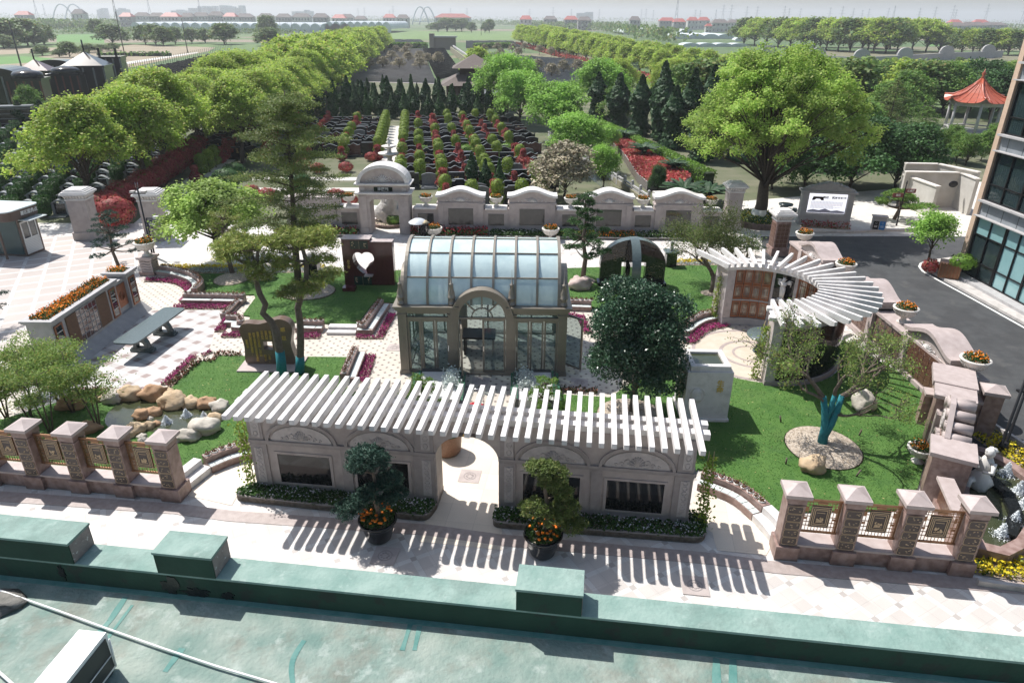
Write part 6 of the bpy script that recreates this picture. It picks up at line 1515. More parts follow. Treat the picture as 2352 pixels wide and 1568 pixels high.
# pines: needle tufts on layered pads
def pads_mesh(pads, per, m, seed, size=.16, thin=.35, name='needles'):
 r = np.random.RandomState(seed); P_, N_ = [], []
 for (x, y, z, rx, rz) in pads:
  k = max(6, int(per*rx*rx)); d = sphdir(k, r); d[:, 2] = np.abs(d[:, 2])*1.0-.15; rad = r.uniform(.55, 1, k)
  P_.append(np.column_stack([x+d[:, 0]*rx*rad, y+d[:, 1]*rx*rad, z+d[:, 2]*rz*rad])); N_.append(d)
 C_, N_ = np.concatenate(P_), np.concatenate(N_); n = len(C_)*14; P_, Nn = clumps(C_, N_, n, size*.42, r)
 return leafcloud(name, P_, r.uniform(size*.7, size*1.3, n), m, nrm=Nn, seed=seed, aspect=thin, outward=.1, updown=.6, parent=False)
def pad_pine(name, label, loc, path, rads, pads, m, seed=1, per=40, size=.16, bark=None, s=1, rz=0, wrap=None, group=None, thin=.3, cat='pine tree'):
 t = thing(name, label, cat, loc, rz, group, s); tk = MB(); tk.tube(path, rads, 9); R_ = random.Random(seed)
 pv = [Vector(p) for p in path]
 for (x, y, z, rx, rz_) in pads:
  q_ = min(pv[len(pv)//3:], key=lambda v: abs(v.z-(z-.3*rx))+.3*(v.xy-Vector((x, y))).length); b = Vector((x, y, z-.02))
  if (b-q_).length > .2:
   mid = (q_+b)/2+Vector((R_.uniform(-.1, .1), R_.uniform(-.1, .1), R_.uniform(-.12, .05)))*rx*2
   r0 = rads[-1]*1.2+.012; tk.tube([q_, mid, b], [r0, r0*.7, r0*.3], 5)
   for j in range(4): a = R_.random()*6.28; tk.tube([b*.8+mid*.2, b+Vector((math.cos(a)*rx*.7, math.sin(a)*rx*.7, .05))], [r0*.4, r0*.15], 4)
 tk.build('trunk', bark or m_bark, t); link('crown', pads_mesh(pads, per, m, seed, size, thin), t)
 if wrap:
  MB().tube(wrap[0], wrap[1], 10).build('trunk_wrap', m_wrap, t)
 return t
def clean(n, seed, h0, h1, rad, wr=.35, zr=.14, spiral=2.4, top=.3):
 R_ = random.Random(seed); out = []
 for k in range(n):
  t = k/(n-1); z = h0+(h1-h0)*t; ra = rad*(1-(1-top)*t)*R_.uniform(.55, 1.05); a = k*spiral+R_.uniform(-.4, .4); rr = rad*wr*R_.uniform(.8, 1.25)*(1-.35*t)
  out.append((ra*math.cos(a), ra*math.sin(a), z, rr, rr*zr/.35))
 return out
# potted pines in front of the pergola
def potted(px, label, pads, m, seed, path):
 q_ = g(px); t = thing('plant_pot', label+' pot planted with orange marigolds', 'plant pot', (q_.x, q_.y, 0), 0, 'big black pots before the pergola')
 MB().lathe([(.30, 0), (.34, .05), (.44, .45), (.50, .60), (.53, .62), (.53, .67), (.46, .67), (.44, .58)], 24).build('pot', mat('glossy black glaze', (.008, .009, .010), .12), t)
 MB().cyl(0, 0, .5, .60, .45, n=18).build('soil', m_soil, t)
 r = np.random.RandomState(seed); k = 900; a = r.uniform(0, 6.28, k); q2 = np.sqrt(r.uniform(0, 1, k))*.46
 P_ = np.column_stack([q2*np.cos(a), q2*np.sin(a), .62+r.uniform(0, .30, k)*(1-q2)]); leafcloud('leaves', P_, .07, f_green, seed=1, parent=t)
 mg = MB()
 for i in range(34):
  a, q3 = r.uniform(0, 6.28), np.sqrt(r.uniform(0, 1))*.48; mg.blob((q3*math.cos(a), q3*math.sin(a), .82+r.uniform(-.06, .12)*(1-q3)), (.042, .042, .026), 8, .25, i)
 o = mg.build('marigolds', mat('orange marigold heads', (.80, .20, .006), .7), t); o['kind'] = 'stuff'
 pad_pine('potted_pine', label.replace('black', 'cloud pruned pine in the')+' pot', (q_.x, q_.y, .55), path, [.085, .075, .065, .055, .04, .02], pads, m, seed, per=900, size=.085, cat='pine tree', thin=.35)
potted(zH(310, 925), 'left black', [(-.15, 0, 2.05, .56, .44), (-.35, .1, 1.75, .35, .25), (.12, .05, 1.95, .40, .30), (.42, .1, 1.35, .36, .22), (.1, -.1, 1.2, .3, .18), (-.25, -.1, .95, .38, .24), (.55, .05, .95, .34, .18), (-.72, -.2, .55, .42, .26), (-.45, -.2, .75, .3, .2), (.3, -.1, .8, .3, .18)], L_pine, 3, [(0, 0, 0), (.04, 0, .4), (-.04, 0, .8), (.05, 0, 1.2), (0, 0, 1.6), (-.06, 0, 2.0)])
potted(zH(1240, 1010), 'right black', [(0, 0, 2.15, .42, .3), (.28, .05, 1.95, .38, .3), (-.25, -.05, 2.25, .3, .2), (.15, 0, 1.8, .35, .25), (.45, .1, 1.4, .34, .22), (-.25, -.1, 1.0, .42, .28), (.55, .0, .95, .4, .28), (.2, -.15, .75, .35, .22), (.75, -.1, .45, .38, .3), (.5, .1, .65, .3, .25)], L_larch, 5, [(.02, 0, 0), (.08, 0, .4), (.14, 0, .8), (.06, 0, 1.2), (0, 0, 1.6), (.02, 0, 2.1)])
# two tall leaning pines with blue green wrapped trunks
def g3(p, Y): v = gd(p, Y); return v
def tallpine(label, base, cols, Y, pads, seed, rads, wrapn):
 q_ = g(base); pth = [(gd(p, Y)-Vector((q_.x, q_.y, 0))) for p in cols]
 for v in pth: v.y = 0
 pth = [Vector((0, 0, -.05))]+pth
 pd = [((gd(p, Y).x-q_.x), dy, gd(p, Y+dy).z, rx, rz_) for (p, dy, rx, rz_) in pads]
 i = wrapn
 pad_pine('garden_pine', label, (q_.x, q_.y, 0), pth, rads, pd, L_ypine, seed, per=120, size=.22, wrap=([p for p in pth[:i]], [r_*1.12 for r_ in rads[:i]]), thin=.2, group='tall pines beside the inscribed stone')
tallpine('tall pine with a crooked trunk wrapped blue green before the inscribed stone', zM(1640, 1470), [zM(1625, 1320), zM(1610, 1200), zM(1570, 1000), zM(1520, 890), zM(1430, 800), zM(1460, 710), zM(1400, 600), zM(1355, 450), zM(1365, 300), zM(1380, 130)], 24.0,
 [(zM(1080, 200), .1, .62, .28), (zM(1000, 110), .2, .55, .3), (zM(1200, 80), -.2, .65, .3), (zM(1130, 20), .3, .6, .25), (zM(1340, 330), -.2, .55, .28), (zM(1420, 420), -.3, .5, .3), (zM(1360, 60), .2, .5, .25), (zM(1250, 130), .5, .45, .22), (zM(1480, 250), .3, .4, .2), (zM(960, 180), .4, .38, .2)], 7, [.19, .17, .16, .15, .13, .12, .115, .11, .095, .08, .05], 3)
tallpine('tall straight pine wrapped blue green at the right edge of the inscribed stone', zM(1820, 1425), [zM(1825, 1330), zM(1825, 1250), zM(1830, 1100), zM(1825, 900), zM(1800, 740), zM(1850, 560), zM(1890, 420), zM(1890, 260), zM(1850, 120), zM(1830, 10)], 24.4,
 [(zM(1600, 150), 0, .62, .3), (zM(1750, 60), .2, .65, .3), (zM(1900, 40), 0, .7, .32), (zM(2040, 80), .2, .65, .3), (zM(1520, 60), -.1, .55, .28), (zM(1700, 300), -.2, .6, .3), (zM(1850, 560), -.4, .72, .36), (zM(1760, 600), -.6, .5, .3), (zM(2080, 420), .2, .6, .3), (zM(2050, 250), 0, .55, .3), (zM(2150, 380), .4, .4, .2), (zM(1960, 520), .1, .5, .25), (zM(1800, 0), .3, .7, .3), (zM(2000, -30), .3, .65, .3), (zM(1650, -20), .3, .6, .3)], 9, [.17, .16, .15, .145, .135, .125, .12, .10, .085, .07, .04], 3)
# other pines
q_ = g(zM(1130, 400)); pad_pine('garden_pine', 'small spreading pine on a mulch mound left of the white vase', (q_.x, q_.y, .1), [(0, 0, 0), (-.1, 0, 1.0), (-.2, 0, 1.9), (-.1, 0, 2.6), (0, 0, 3.1)], [.14, .11, .1, .07, .04], clean(12, 4, 2.0, 3.6, 1.3, .42, .13), L_ypine, 21, per=70, size=.2, thin=.16)
q_ = g(zD(800, 620)); pad_pine('blue_pine', 'dark blue green layered pine beside the marigold trough', (q_.x, q_.y, 0), [(0, 0, 0), (-.15, 0, 1.0), (-.05, 0, 2.0), (-.2, 0, 3.0)], [.1, .08, .06, .03], clean(22, 8, .9, 3.25, 1.5, .30, .11, top=.2), L_pine, 31, per=190, size=.10, thin=.3)
q_ = g(zE(1730, 540)); pad_pine('dark_pine', 'dark layered pine behind the glass pavilion beside the black arches', (q_.x, q_.y, 0), [(0, 0, 0), (.1, 0, 1.2), (-.08, 0, 2.4), (.05, 0, 3.6), (-.1, 0, 4.6)], [.15, .12, .09, .06, .03], clean(30, 12, 1.5, 4.7, 1.55, .30, .12, top=.22), L_dark, 33, per=200, size=.12, thin=.35)
q_ = g((1715, 590)); pad_pine('dwarf_pine', 'low cloud pine behind the half round cabinet wall', (q_.x, q_.y, 0), [(0, 0, 0), (.1, 0, .5), (-.1, 0, 1.0)], [.08, .06, .04], clean(9, 5, .5, 1.3, 1.0, .36, .12), L_pine, 35, per=160, size=.11, thin=.35)
q_ = g((1690, 580)); 
q_ = g(zN(-20, 1600)); pad_pine('blue_pine', 'dark blue green pine at the left edge of the photo beside the trough', (q_.x-.3, q_.y-.5, 0), [(0, 0, 0), (.05, 0, 1.3), (0, 0, 3.0)], [.1, .07, .03], clean(16, 9, 1.0, 3.0, 1.3, .32, .11, top=.3), L_pine, 36, per=160, size=.11, thin=.3)
q_ = g(zK(760, 590)); pad_pine('cloud_pine', 'wide cloud pruned pine before the white maze walls', (27.6, 48.9, 0), [(0, 0, 0), (.2, 0, .8), (.1, 0, 1.5)], [.14, .1, .07], clean(12, 15, 1.1, 1.9, 1.7, .4, .13), L_mid, 37, per=130, size=.16, thin=.4)
for x, z_, lb in ((-3.25, 1, 'small pine growing at the left gravel planter'), (1.2, 2, 'small pine growing at the right gravel planter')):
 pad_pine('planter_pine', lb, (x, 21.6, 0), [(0, 0, 0), (.05, 0, .6), (0, 0, 1.2)], [.06, .05, .03], clean(10, 40+z_, .45, 1.35, .75, .5, .16), L_mid, 38+z_, per=260, size=.09, thin=.35)
# round glossy evergreen tree
r = np.random.RandomState(6); lob = [(0, 0, 2.9, 1.3, 1.75)]+[(1.0*math.cos(k*2.4), 1.0*math.sin(k*2.4), 1.45+k*.2, .72, .66) for k in range(15)]+[(0, 0, 4.4, .85, .6)]
C_, N_ = crown_pts(lob, 420, r, shell=.8); P_, Nn = clumps(C_, N_, 60000, .11, r); q_ = g(zE(2060, 1440))
t = thing('evergreen_tree', 'dense round evergreen tree with glossy dark leaves right of the pavilion', 'tree', (q_.x, q_.y, 0))
leafcloud('crown', P_, r.uniform(.06, .12, len(P_)), L_holly, nrm=Nn, seed=6, parent=t, outward=.3, aspect=.8)
tk = MB(); tk.tube([(0, 0, 0), (.03, 0, 1.2), (0, 0, 2.6), (0, 0, 4)], [.12, .1, .07, .02], 9)
for k in range(10): a = k*2.4; tk.tube([(0, 0, 1.0+k*.2), (.5*math.cos(a), .5*math.sin(a), 1.5+k*.22), (.95*math.cos(a), .95*math.sin(a), 1.8+k*.24)], [.05, .035, .012], 5)
tk.build('trunk', m_bark, t)
def mound(px, rx, ry, h, label, m=m_mulch, seed=1, rz=0):
 q_ = g(px) if not isinstance(px, Vector) else px; o = MB().lathe([(1, 0), (.92, .35), (.6, .8), (0, 1)], 28).mesh('mulch_bed', m); ob_ = link('mulch_bed', o); ob_.location = (q_.x, q_.y, .05); ob_.scale = (rx, ry, h); ob_.rotation_euler = (0, 0, rz); tag(ob_, label, 'mulch bed'); return ob_
mound(Vector((4.3, 21.4, 0)), 1.25, 1.2, .12, 'wood chip bed under the round evergreen tree'); mound(Vector((10.45, 19.4, 0)), 1.25, 1.35, .14, 'wood chip bed under the bare wrapped tree')
mound(zD(1560, 705), .95, 1.1, .16, 'mulch mound under the small spreading pine'); mound(zD(2070, 790), 1.45, 1.3, .22, 'mulch mound under the tall feathery tree', seed=2); mound(zE(1730, 550), .75, .6, .1, 'mulch ring under the dark layered pine'); mound(zF(240, 632), .5, .45, .08, 'mulch ring under the crooked tree by the cabinet wall')
# bare trees
def baretree(label, loc, stems, m_leaf, seed, nl, lsz, wraps=None, L0=1.0, r0=.1, depth=4, spread=.1, group=None):
 t = thing('sparse_tree', label, 'tree', loc); R_ = random.Random(seed); mb = MB(); out = []
 for (p, d, l, rr) in stems: limbs(mb, Vector(p), Vector(d), l, rr, depth, R_, out, bend=.28, split=(2, 3), shrink=.74)
 mb.build('trunk', m_bark, t)
 r = np.random.RandomState(seed); E_ = np.array([list(o[0]) for o in out]); i = r.randint(0, len(E_), nl); P_ = E_[i]+r.normal(0, spread, (nl, 3))
 leafcloud('crown', P_, r.uniform(lsz*.6, lsz*1.3, nl), m_leaf, seed=seed, parent=t, aspect=.55)
 if wraps:
  for w0 in wraps: MB().tube(w0[0], w0[1], 10).build('trunk_wrap', m_wrap, t)
 return t
q_ = g(zJ(330, 500)); W1 = [(0, 0, 0), (.02, .1, .6), (-.02, .2, 1.05), (-.18, .25, 1.7)]; W2 = [(.02, .05, .35), (.2, .1, .75), (.34, .2, 1.2), (.42, .25, 1.75)]; W3_ = [(0, .15, .85), (.12, .2, 1.25), (.15, .2, 1.8)]
bt = baretree('nearly bare crooked tree with blue green wrapped stems on the right lawn', (q_.x, q_.y, .1), [((-.18, .25, 1.65), (-.8, .1, .7), 1.2, .085), ((.42, .25, 1.7), (.9, .2, .6), 1.2, .09), ((.15, .2, 1.75), (.1, .2, 1), 1.0, .07), ((.34, .1, 1.1), (1, -.2, .25), 1.1, .05), ((-.1, .2, 1.5), (-.9, -.3, .7), 1.0, .06), ((.42, .25, 1.7), (.9, -.3, .6), 1.15, .07)],
 L_bamb, 17, 9000, .08, [(W1, [.17, .13, .12, .09]), (W2, [.15, .12, .11, .09]), (W3_, [.1, .09, .075])], spread=.10, depth=5)
q_ = g(zF(250, 630)); tb3 = baretree('crooked many stemmed tree with sparse fresh leaves left of the cabinet wall', (q_.x, q_.y, 0), [((0, 0, .9), (-.9, 0, 1), 1.3, .12), ((0, 0, .9), (.7, 0, .9), 1.2, .11), ((-.1, 0, 1.1), (-.4, .3, 1), 1.5, .09), ((.1, 0, .9), (.3, -.3, 1), 1.4, .09)], L_larch, 23, 16000, .09, spread=.22, depth=4)
k_ = MB(); k_.tube([(0, 0, -.05), (.05, 0, .5), (0, 0, 1.0)], [.17, .14, .13], 9); o = k_.build('lower_trunk', m_bark, tb3)
# wispy young trees over the pond
def wispy(label, loc, h, rad, seed, nst=3, nl=4600):
 t = thing('young_tree', label, 'tree', loc, 0, 'slender young trees beside the rock pond'); R_ = random.Random(seed); mb = MB(); r = np.random.RandomState(seed); C_ = []
 for k in range(nst):
  a = k*2.4+seed; top_ = Vector((rad*.5*math.cos(a), rad*.5*math.sin(a), h*R_.uniform(.75, 1))); mb.tube([(.05*math.cos(a), .05*math.sin(a), 0), top_*.5+Vector((0, 0, .1)), top_], [.032, .022, .008], 6)
  for j in range(9):
   s0 = top_*R_.uniform(.45, 1); aa = R_.random()*6.28; e = s0+Vector((math.cos(aa), math.sin(aa), R_.uniform(.1, .5)))*rad*R_.uniform(.3, .65); mb.tube([s0, e], [.012, .004], 4); C_.append(e); C_.append((s0+e)/2)
 mb.build('trunk', m_bark, t); E_ = np.array([list(c) for c in C_]); i = r.randint(0, len(E_), nl); P_ = E_[i]+r.normal(0, 1, (nl, 3))*[rad*.17, rad*.17, .06]
 leafcloud('crown', P_, r.uniform(.06, .125, nl), L_bamb, seed=seed, parent=t, aspect=.5, updown=.8)
for k, (p, h, rd, lb) in enumerate([((830, 975), 3.0, 1.15, 'slender grey stemmed young tree right behind the second fence pillar'), ((430, 1020), 2.6, 1.0, 'slender young tree behind the leftmost fence panel gap'), ((250, 880), 2.4, 1.1, 'slender young tree at the lower left edge of the pond lawn'), ((500, 770), 2.6, 1.1, 'slender young tree between the pond and the trough wall'), ((60, 880), 2.4, 1.1, 'slender young tree at the left edge of the photo above the fence'), ((340, 640), 2.3, 1.0, 'slender young tree before the copper door of the memorial wall'), ((620, 840), 2.6, 1.0, 'slender young tree behind the large brown boulder')]):
 q_ = g(zO(*p)); wispy(lb, (q_.x, q_.y, 0), h, rd, 50+k)
# climbing vines on bamboo poles
def vine(label, loc, h, seed, lean=(0, 0)):
 t = thing('climbing_vine', label, 'vine', loc, 0, 'vines on bamboo poles'); mb = MB()
 for s_ in (-.12, .1): mb.tube([(s_, 0, 0), (s_*.6+lean[0], lean[1], h)], .014, 5)
 mb.build('bamboo_pole', mat('bamboo pole', (.35, .27, .13), .6), t); r = np.random.RandomState(seed); n = 650; z = r.uniform(0, 1, n)
 P_ = np.column_stack([lean[0]*z+r.normal(0, .11, n), lean[1]*z+r.normal(0, .11, n), z*h*.92]); leafcloud('foliage', P_, r.uniform(.05, .11, n), L_ball, seed=seed, parent=t)
vine('green vine on a pole at the left end of the pergola wall', (-7.85, 17.0, 0), 2.7, 1); vine('thin brownish vine on a pole at the right end of the pergola wall', (5.35, 15.35, 0), 2.6, 2); vine('leafy vine on a pole at the far end of the cabinet wall', (9.55, 30.1, 0), 2.5, 3, (.15, 0)); vine('leafy vine on a pole at the near end of the cabinet wall', (9.75, 24.4, 0), 2.5, 4, (.1, 0))
# boulders
def boulder(p, r, label, m=m_rock, seed=1, group=None, z=0):
 q_ = g(p) if not isinstance(p, Vector) else p; o = MB().blob((0, 0, r[2]*.75), r, 18, .22, seed).build('boulder', m); o.location = (q_.x, q_.y, z); tag(o, label, 'boulder', group); return o
boulder(zJ(262, 670), (.42, .34, .32), 'smooth yellow boulder beside the wood chip bed on the right lawn', seed=4, m=m_rock); boulder(zJ(615, 235), (.42, .38, .40), 'upright creamy boulder under the branches of the bare tree', m=m_rock3, seed=5)
boulder(zE(1710, 600), (.62, .45, .42), 'pinkish boulder under the dark layered pine', m=mat('pinkish boulder', (.38, .29, .26), .8, (.5, .4, .36), 3, bump=.4), seed=6); boulder(zD(1760, 700), (.75, .5, .55), 'grey slab boulder leaning between the two mulch mounds', m=m_rock3, seed=7)
RK = [((1295, 725), .50, 2, 'biggest rust brown boulder at the back of the pond'), ((1095, 725), .48, 0, 'long yellow boulder at the back left rim of the pond'), ((955, 745), .45, 3, 'pale whitish boulder half under the leaves at the pond'), ((1195, 705), .28, 0, 'small yellow boulder tucked left of the biggest brown boulder'), ((1412, 700), .30, 0, 'small round yellow boulder right of the biggest brown boulder'), ((1465, 785), .55, 0, 'large flat yellow boulder above the dark fountain pool'), ((1605, 790), .38, 0, 'smooth yellow boulder, second from the large flat one'), ((1740, 795), .38, 2, 'brown boulder between the smooth yellow and the cracked white one'), ((1845, 820), .38, 3, 'cracked white boulder by the pergola rafters'), ((1800, 905), .28, 0, 'small yellow boulder below the cracked white one'), ((1722, 1000), .52, 3, 'biggest pale grey boulder at the right rim of the pond'), ((1580, 1065), .38, 3, 'pale boulder between the biggest pale one and the last fence pillar'), ((1470, 1080), .25, 3, 'pale boulder half hidden by the last fence pillar'), ((1200, 885), .33, 2, 'brown boulder in the middle of the pond'), ((1290, 860), .30, 2, 'wet orange boulder beside the fountain pool'), ((1258, 900), .13, 3, 'small white stone in the middle of the pond'), ((1312, 945), .18, 2, 'small dark orange stone at the little waterfall'), ((1245, 970), .25, 0, 'layered yellow stone under the waterfall'), ((1150, 1000), .33, 0, 'blocky yellow boulder behind the third fence panel'), ((1090, 1040), .26, 0, 'yellow boulder just behind the third fence pillar'), ((755, 1000), .38, 2, 'large brown boulder behind the second fence pillar'), ((610, 800), .5, 2, 'long brown boulder in the shade of the slender trees'), ((1372, 745), .16, 0, 'small stone below the biggest brown boulder'), ((1195, 1050), .16, 3, 'small pale stone behind the fourth fence panel'), ((1205, 1095), .2, 3, 'pale stone low behind the fourth fence panel'), ((850, 740), .25, 0, 'yellow stone left of the pale whitish boulder')]
for k, (p, rr, mm, lb) in enumerate(RK): q_ = g(zO(*p)); boulder(q_, (rr*.95, rr*.78, rr*.62), lb, (m_rock, m_rock, m_rock2, m_rock3)[mm], 60+k, 'boulders round the pond')
pond = smoothpts(gp(zO, (880, 900), (1000, 770), (1200, 730), (1360, 800), (1560, 800), (1800, 840), (1780, 940), (1600, 1020), (1450, 1050), (1300, 1010), (1130, 1010), (950, 1000)), 3, True)
struct('pond', MB().sheet([(p.x, p.y) for p in pond], .075), m_water)
for p, lb in (((1565, 880), 'tall white bubbling jet in the rock pond near the back boulders'), ((1400, 935), 'left low white bubbling jet in the rock pond'), ((1715, 905), 'right low white bubbling jet in the rock pond')): q_ = g(zO(*p)); jet((q_.x, q_.y, .06), lb, .32, 'bubbling jets in the rock pond')
# stakes, lawn lamps
for k, (p, lb) in enumerate([((45, 335), 'wooden stake left of the bare tree'), ((80, 630), 'wooden stake beside the yellow boulder'), ((590, 430), 'leaning wooden stake right of the bare tree'), ((570, 715), 'leaning wooden stake nearest the right fence')]):
 q_ = g(zJ(*p)); o = MB().tube([(0, 0, 0), (.05*(k-1), .02, .24)], .028, 7).build('wooden_stake', m_bark); o.location = (q_.x, q_.y, .05); tag(o, lb, 'stake', 'tree stakes on the right lawn')
# pedestals with vase, urn
pd_ = thing('urn_pedestal', 'carved brown granite pedestal at the end of the horseshoe bench', 'pedestal', (-20.15, 36.3, 0), -.05)
MB().box(-.42, -.42, 0, .42, .42, .2).build('base', m_redg, pd_); MB().box(-.34, -.34, .2, .34, .34, .92).build('shaft', m_redgl, pd_); MB().box(-.44, -.44, .92, .44, .44, 1.04).build('cap', m_redgl, pd_); 
cvv = MB()
for s_ in (-1, 1):
 for k in range(4): cvv.tube([(-.26, -.35, .32+k*.15), (-.1, -.365, .36+k*.15), (.1, -.36, .31+k*.15), (.26, -.35, .35+k*.15)], .02, 4); cvv.tube([(.35, -.26, .32+k*.15), (.365, -.1, .36+k*.15), (.36, .1, .31+k*.15), (.35, .26, .35+k*.15)], .02, 4)
cvv.build('carving', m_redgl, pd_); urn((-20.15, 36.3, 1.04), 'flower urn on the carved brown pedestal at the horseshoe bench', 1.25, 'garden side urns')
q_ = g(zD(1690, 645)); vs = thing('stone_vase', 'tall pale stone vase on a plinth at the edge of the left lawn', 'vase', (q_.x, q_.y, 0)); MB().box(-.3, -.3, 0, .3, .3, .7).build('plinth', m_grgran, vs); MB().lathe([(.14, .7), (.22, .85), (.27, 1.05), (.2, 1.25), (.12, 1.35), (.18, 1.42), (.2, 1.5)], 16).build('vase', m_greeng, vs)
q_ = g(zD(2105, 665)); vs = thing('black_pedestal', 'square black granite pedestal left of the red monument', 'pedestal', (q_.x, q_.y, 0)); MB().box(-.36, -.36, 0, .36, .36, .8).build('block', m_blackg, vs); MB().box(-.42, -.42, .8, .42, .42, .9).build('cap', m_greeng, vs); MB().blob((0, 0, 1.05), (.25, .18, .2), 12, .3, 2).build('carved_top', m_grgran, vs)
q_ = g(zP(375, 345)); vs = thing('black_pedestal', 'black granite pedestal right of the black arch monument', 'pedestal', (q_.x, q_.y, 0)); MB().box(-.3, -.3, 0, .3, .3, .85).build('block', m_blackg, vs); MB().box(-.4, -.4, .85, .4, .4, .95).build('cap', m_greeng, vs); MB().box(-.08, -.08, .95, .08, .08, 1.5).build('carved_top', m_grgran, vs)
# kiosk and street lamp on the left
kk = thing('service_kiosk', 'brown and white service kiosk with a rounded roof at the left edge', 'kiosk', (-28.82, 39.1, 0), math.radians(83))
m_kb = mat('brown kiosk trim', (.10, .065, .05), .5); MB().box(-.0, 0, 0, 1.4, 3.2, .1).build('base', m_kb, kk)
MB().box(.0, .02, .1, 1.4, .06, .95).build('slatted_panel', mat('white slats', (.55, .56, .57), .5), kk)
sl = MB()
for z in range(9): sl.box(.03, -.0, .14+z*.09, 1.37, .02, .19+z*.09)
sl.build('slats', m_wfr, kk)
wf = MB(); wf.box(.1, .0, .95, 1.3, .06, 1.03); wf.box(.1, .0, 1.95, 1.3, .06, 2.03)
for x in (.1, .66, 1.22): wf.box(x, 0, 1.03, x+.08, .06, 1.95)
o = wf.build('window_frame', m_wfr, kk); MB().box(.18, .03, 1.03, 1.22, .04, 1.95).build('pane', m_dwin, o)
for x, y in ((0, 0), (1.34, 0), (0, 3.1), (1.34, 3.1), (-.9, .5)): MB().box(x-.03, y-.01, .1, x+.06, y+.08, 2.3).build('post', m_kb, kk)
MB().box(-.03, .1, .1, .0, 3.1, 2.3).build('side_glass', m_dgls, kk); MB().box(.1, .3, .1, 1.3, 3.0, 2.2).build('inner_wall', mat('dark green interior', (.02, .08, .06), .6), kk)
rfp = rounded([(-.9, -.25), (1.65, -.25), (1.65, 3.4), (-.9, 3.4)], .5, 5); MB().prism(rfp, 2.3, 2.82).build('fascia', m_kb, kk); rf2 = rounded([(-.95, -.3), (1.7, -.3), (1.7, 3.45), (-.95, 3.45)], .5, 5); MB().prism(rf2, 2.82, 2.88).build('roof', mat('pale roof sheet', (.45, .50, .50), .4), kk)
text('墓区服务点', .26, T_((.75, -.26, 2.56)), m_white, kk); aw = MB(); aw.box(.0, -.8, 2.18, 1.4, -.05, 2.22); aw.build('awning', mat('pale roof sheet', (.45, .5, .5), .4), kk)
sl_ = thing('street_lamp', 'slim black lamp post with a camera and floodlights left of the pale maple', 'street lamp', (-21.5, 39.3, 0))
MB().lathe([(.1, 0), (.1, .1), (.05, .15), (.045, 4.1)], 8).build('post', m_dark, sl_); MB().lathe([(.05, 0), (.045, 2.3)], 8, (.13, 0)).build('second_post', m_dark, sl_)
MB().box(-.45, -.03, 3.75, .4, .03, 3.8).build('arm', m_dark, sl_); MB().box(.12, -.03, 2.3, .6, .03, 2.35).build('arm', m_dark, sl_); MB().box(.55, -.08, 2.3, .85, .08, 2.45).build('camera', m_wfr, sl_)
for x in (-.45, .2): MB().box(x, -.12, 3.8, x+.25, .12, 3.92).build('floodlight', m_cgrey, sl_)
for x in (-.06, .06): MB().tube([(x, 0, 4.1), (x*1.2, 0, 4.4)], .01, 4).build('spike', m_steel, sl_)
q_ = g(zN(1855, 650)); os_ = thing('oval_sign', 'small oval dark sign with a white border at the foot of the grey pillar', 'sign', (q_.x, q_.y, 0)); MB().lathe([(.05, 0), (.03, .9)], 6).build('post', m_dark, os_)
o = MB().lathe([(0, -.02), (.40, -.02), (.40, .02), (0, .02)], 20, M=T_((0, 0, 1.15)) @ Matrix.Rotation(math.pi/2, 4, 'X') @ Matrix.Diagonal((1, .6, 1, 1))).build('board', mat('dark violet sign', (.05, .04, .10), .5), os_); text('墓区道路', .14, T_((0, -.03, 1.15)), m_white, o)
# tree prototypes (meshes are shared by the copies)
TM = {}
TM['camph'] = [tree_mesh(8.5, 4.6, L_camph, 28000, 100+k, nlobe=24, lsize=.2, base=.30, spread=.26, trad=.22, lk=.8, shell=.68) for k in range(3)]
TM['fresh'] = [tree_mesh(6.5, 4.0, L_fresh, 14000, 110+k, nlobe=15, lsize=.22, base=.2, spread=.28, trad=.14) for k in range(2)]
TM['mid'] = [tree_mesh(8, 4.6, L_mid, 10000, 120+k, nlobe=16, lsize=.32, base=.1, spread=.32, trad=.2) for k in range(2)]
TM['dark'] = [tree_mesh(5.0, 3.6, L_dark, 15000, 130+k, nlobe=14, lsize=.2, base=.08, spread=.24, trad=.12) for k in range(2)]
TM['far'] = [tree_mesh(8, 4.6, L_far, 3600, 140+k, nlobe=15, lsize=.6, base=.06, spread=.4, trad=.2) for k in range(3)]
TM['farc'] = [tree_mesh(9, 4.6, L_camph, 5200, 145+k, nlobe=15, lsize=.48, base=.16, spread=.4, trad=.2) for k in range(3)]
TM['photw'] = [tree_mesh(4.0, 2.1, L_photw, 6500, 150+k, nlobe=13, lsize=.17, base=.15, spread=.16, trad=.07) for k in range(2)]
TM['brown'] = [tree_mesh(4.5, 2.3, L_photw, 1500, 155+k, nlobe=11, lsize=.36, base=.3, spread=.28, trad=.09) for k in range(2)]
def inview(x, y, z=0, mg=60):
 dz = z-CAM_H; a = y*cp_-dz*sp_; b = -y*sp_-dz*cp_; 
 if a < 1: return False
 return -mg < 1176+F_PX*x/a < 2352+mg and 784+F_PX*b/a < 1568+mg
RT = random.Random(77)
def T(kind, loc, label, h=None, s=None, group=None, cat='tree', name='tree', k=None):
 if h and 95 < loc[1] < 233 and .09 < loc[0]/loc[1] < 1 and 'avenue tree' not in label: h = max(3, min(h, 13.2-.05*loc[1]))
 ms = TM[kind]; m = ms[(RT.randrange(len(ms)) if k is None else k)]
 base = {'camph': 8.5, 'fresh': 6.5, 'mid': 8, 'dark': 5, 'far': 8, 'farc': 9, 'photw': 4, 'brown': 4.5}[kind]
 s = s or (1, 1, 1); sc_ = (h/base if h else 1)
 return place(name, m, loc, label, cat, RT.random()*6.28, tuple(sc_*v for v in s), group)
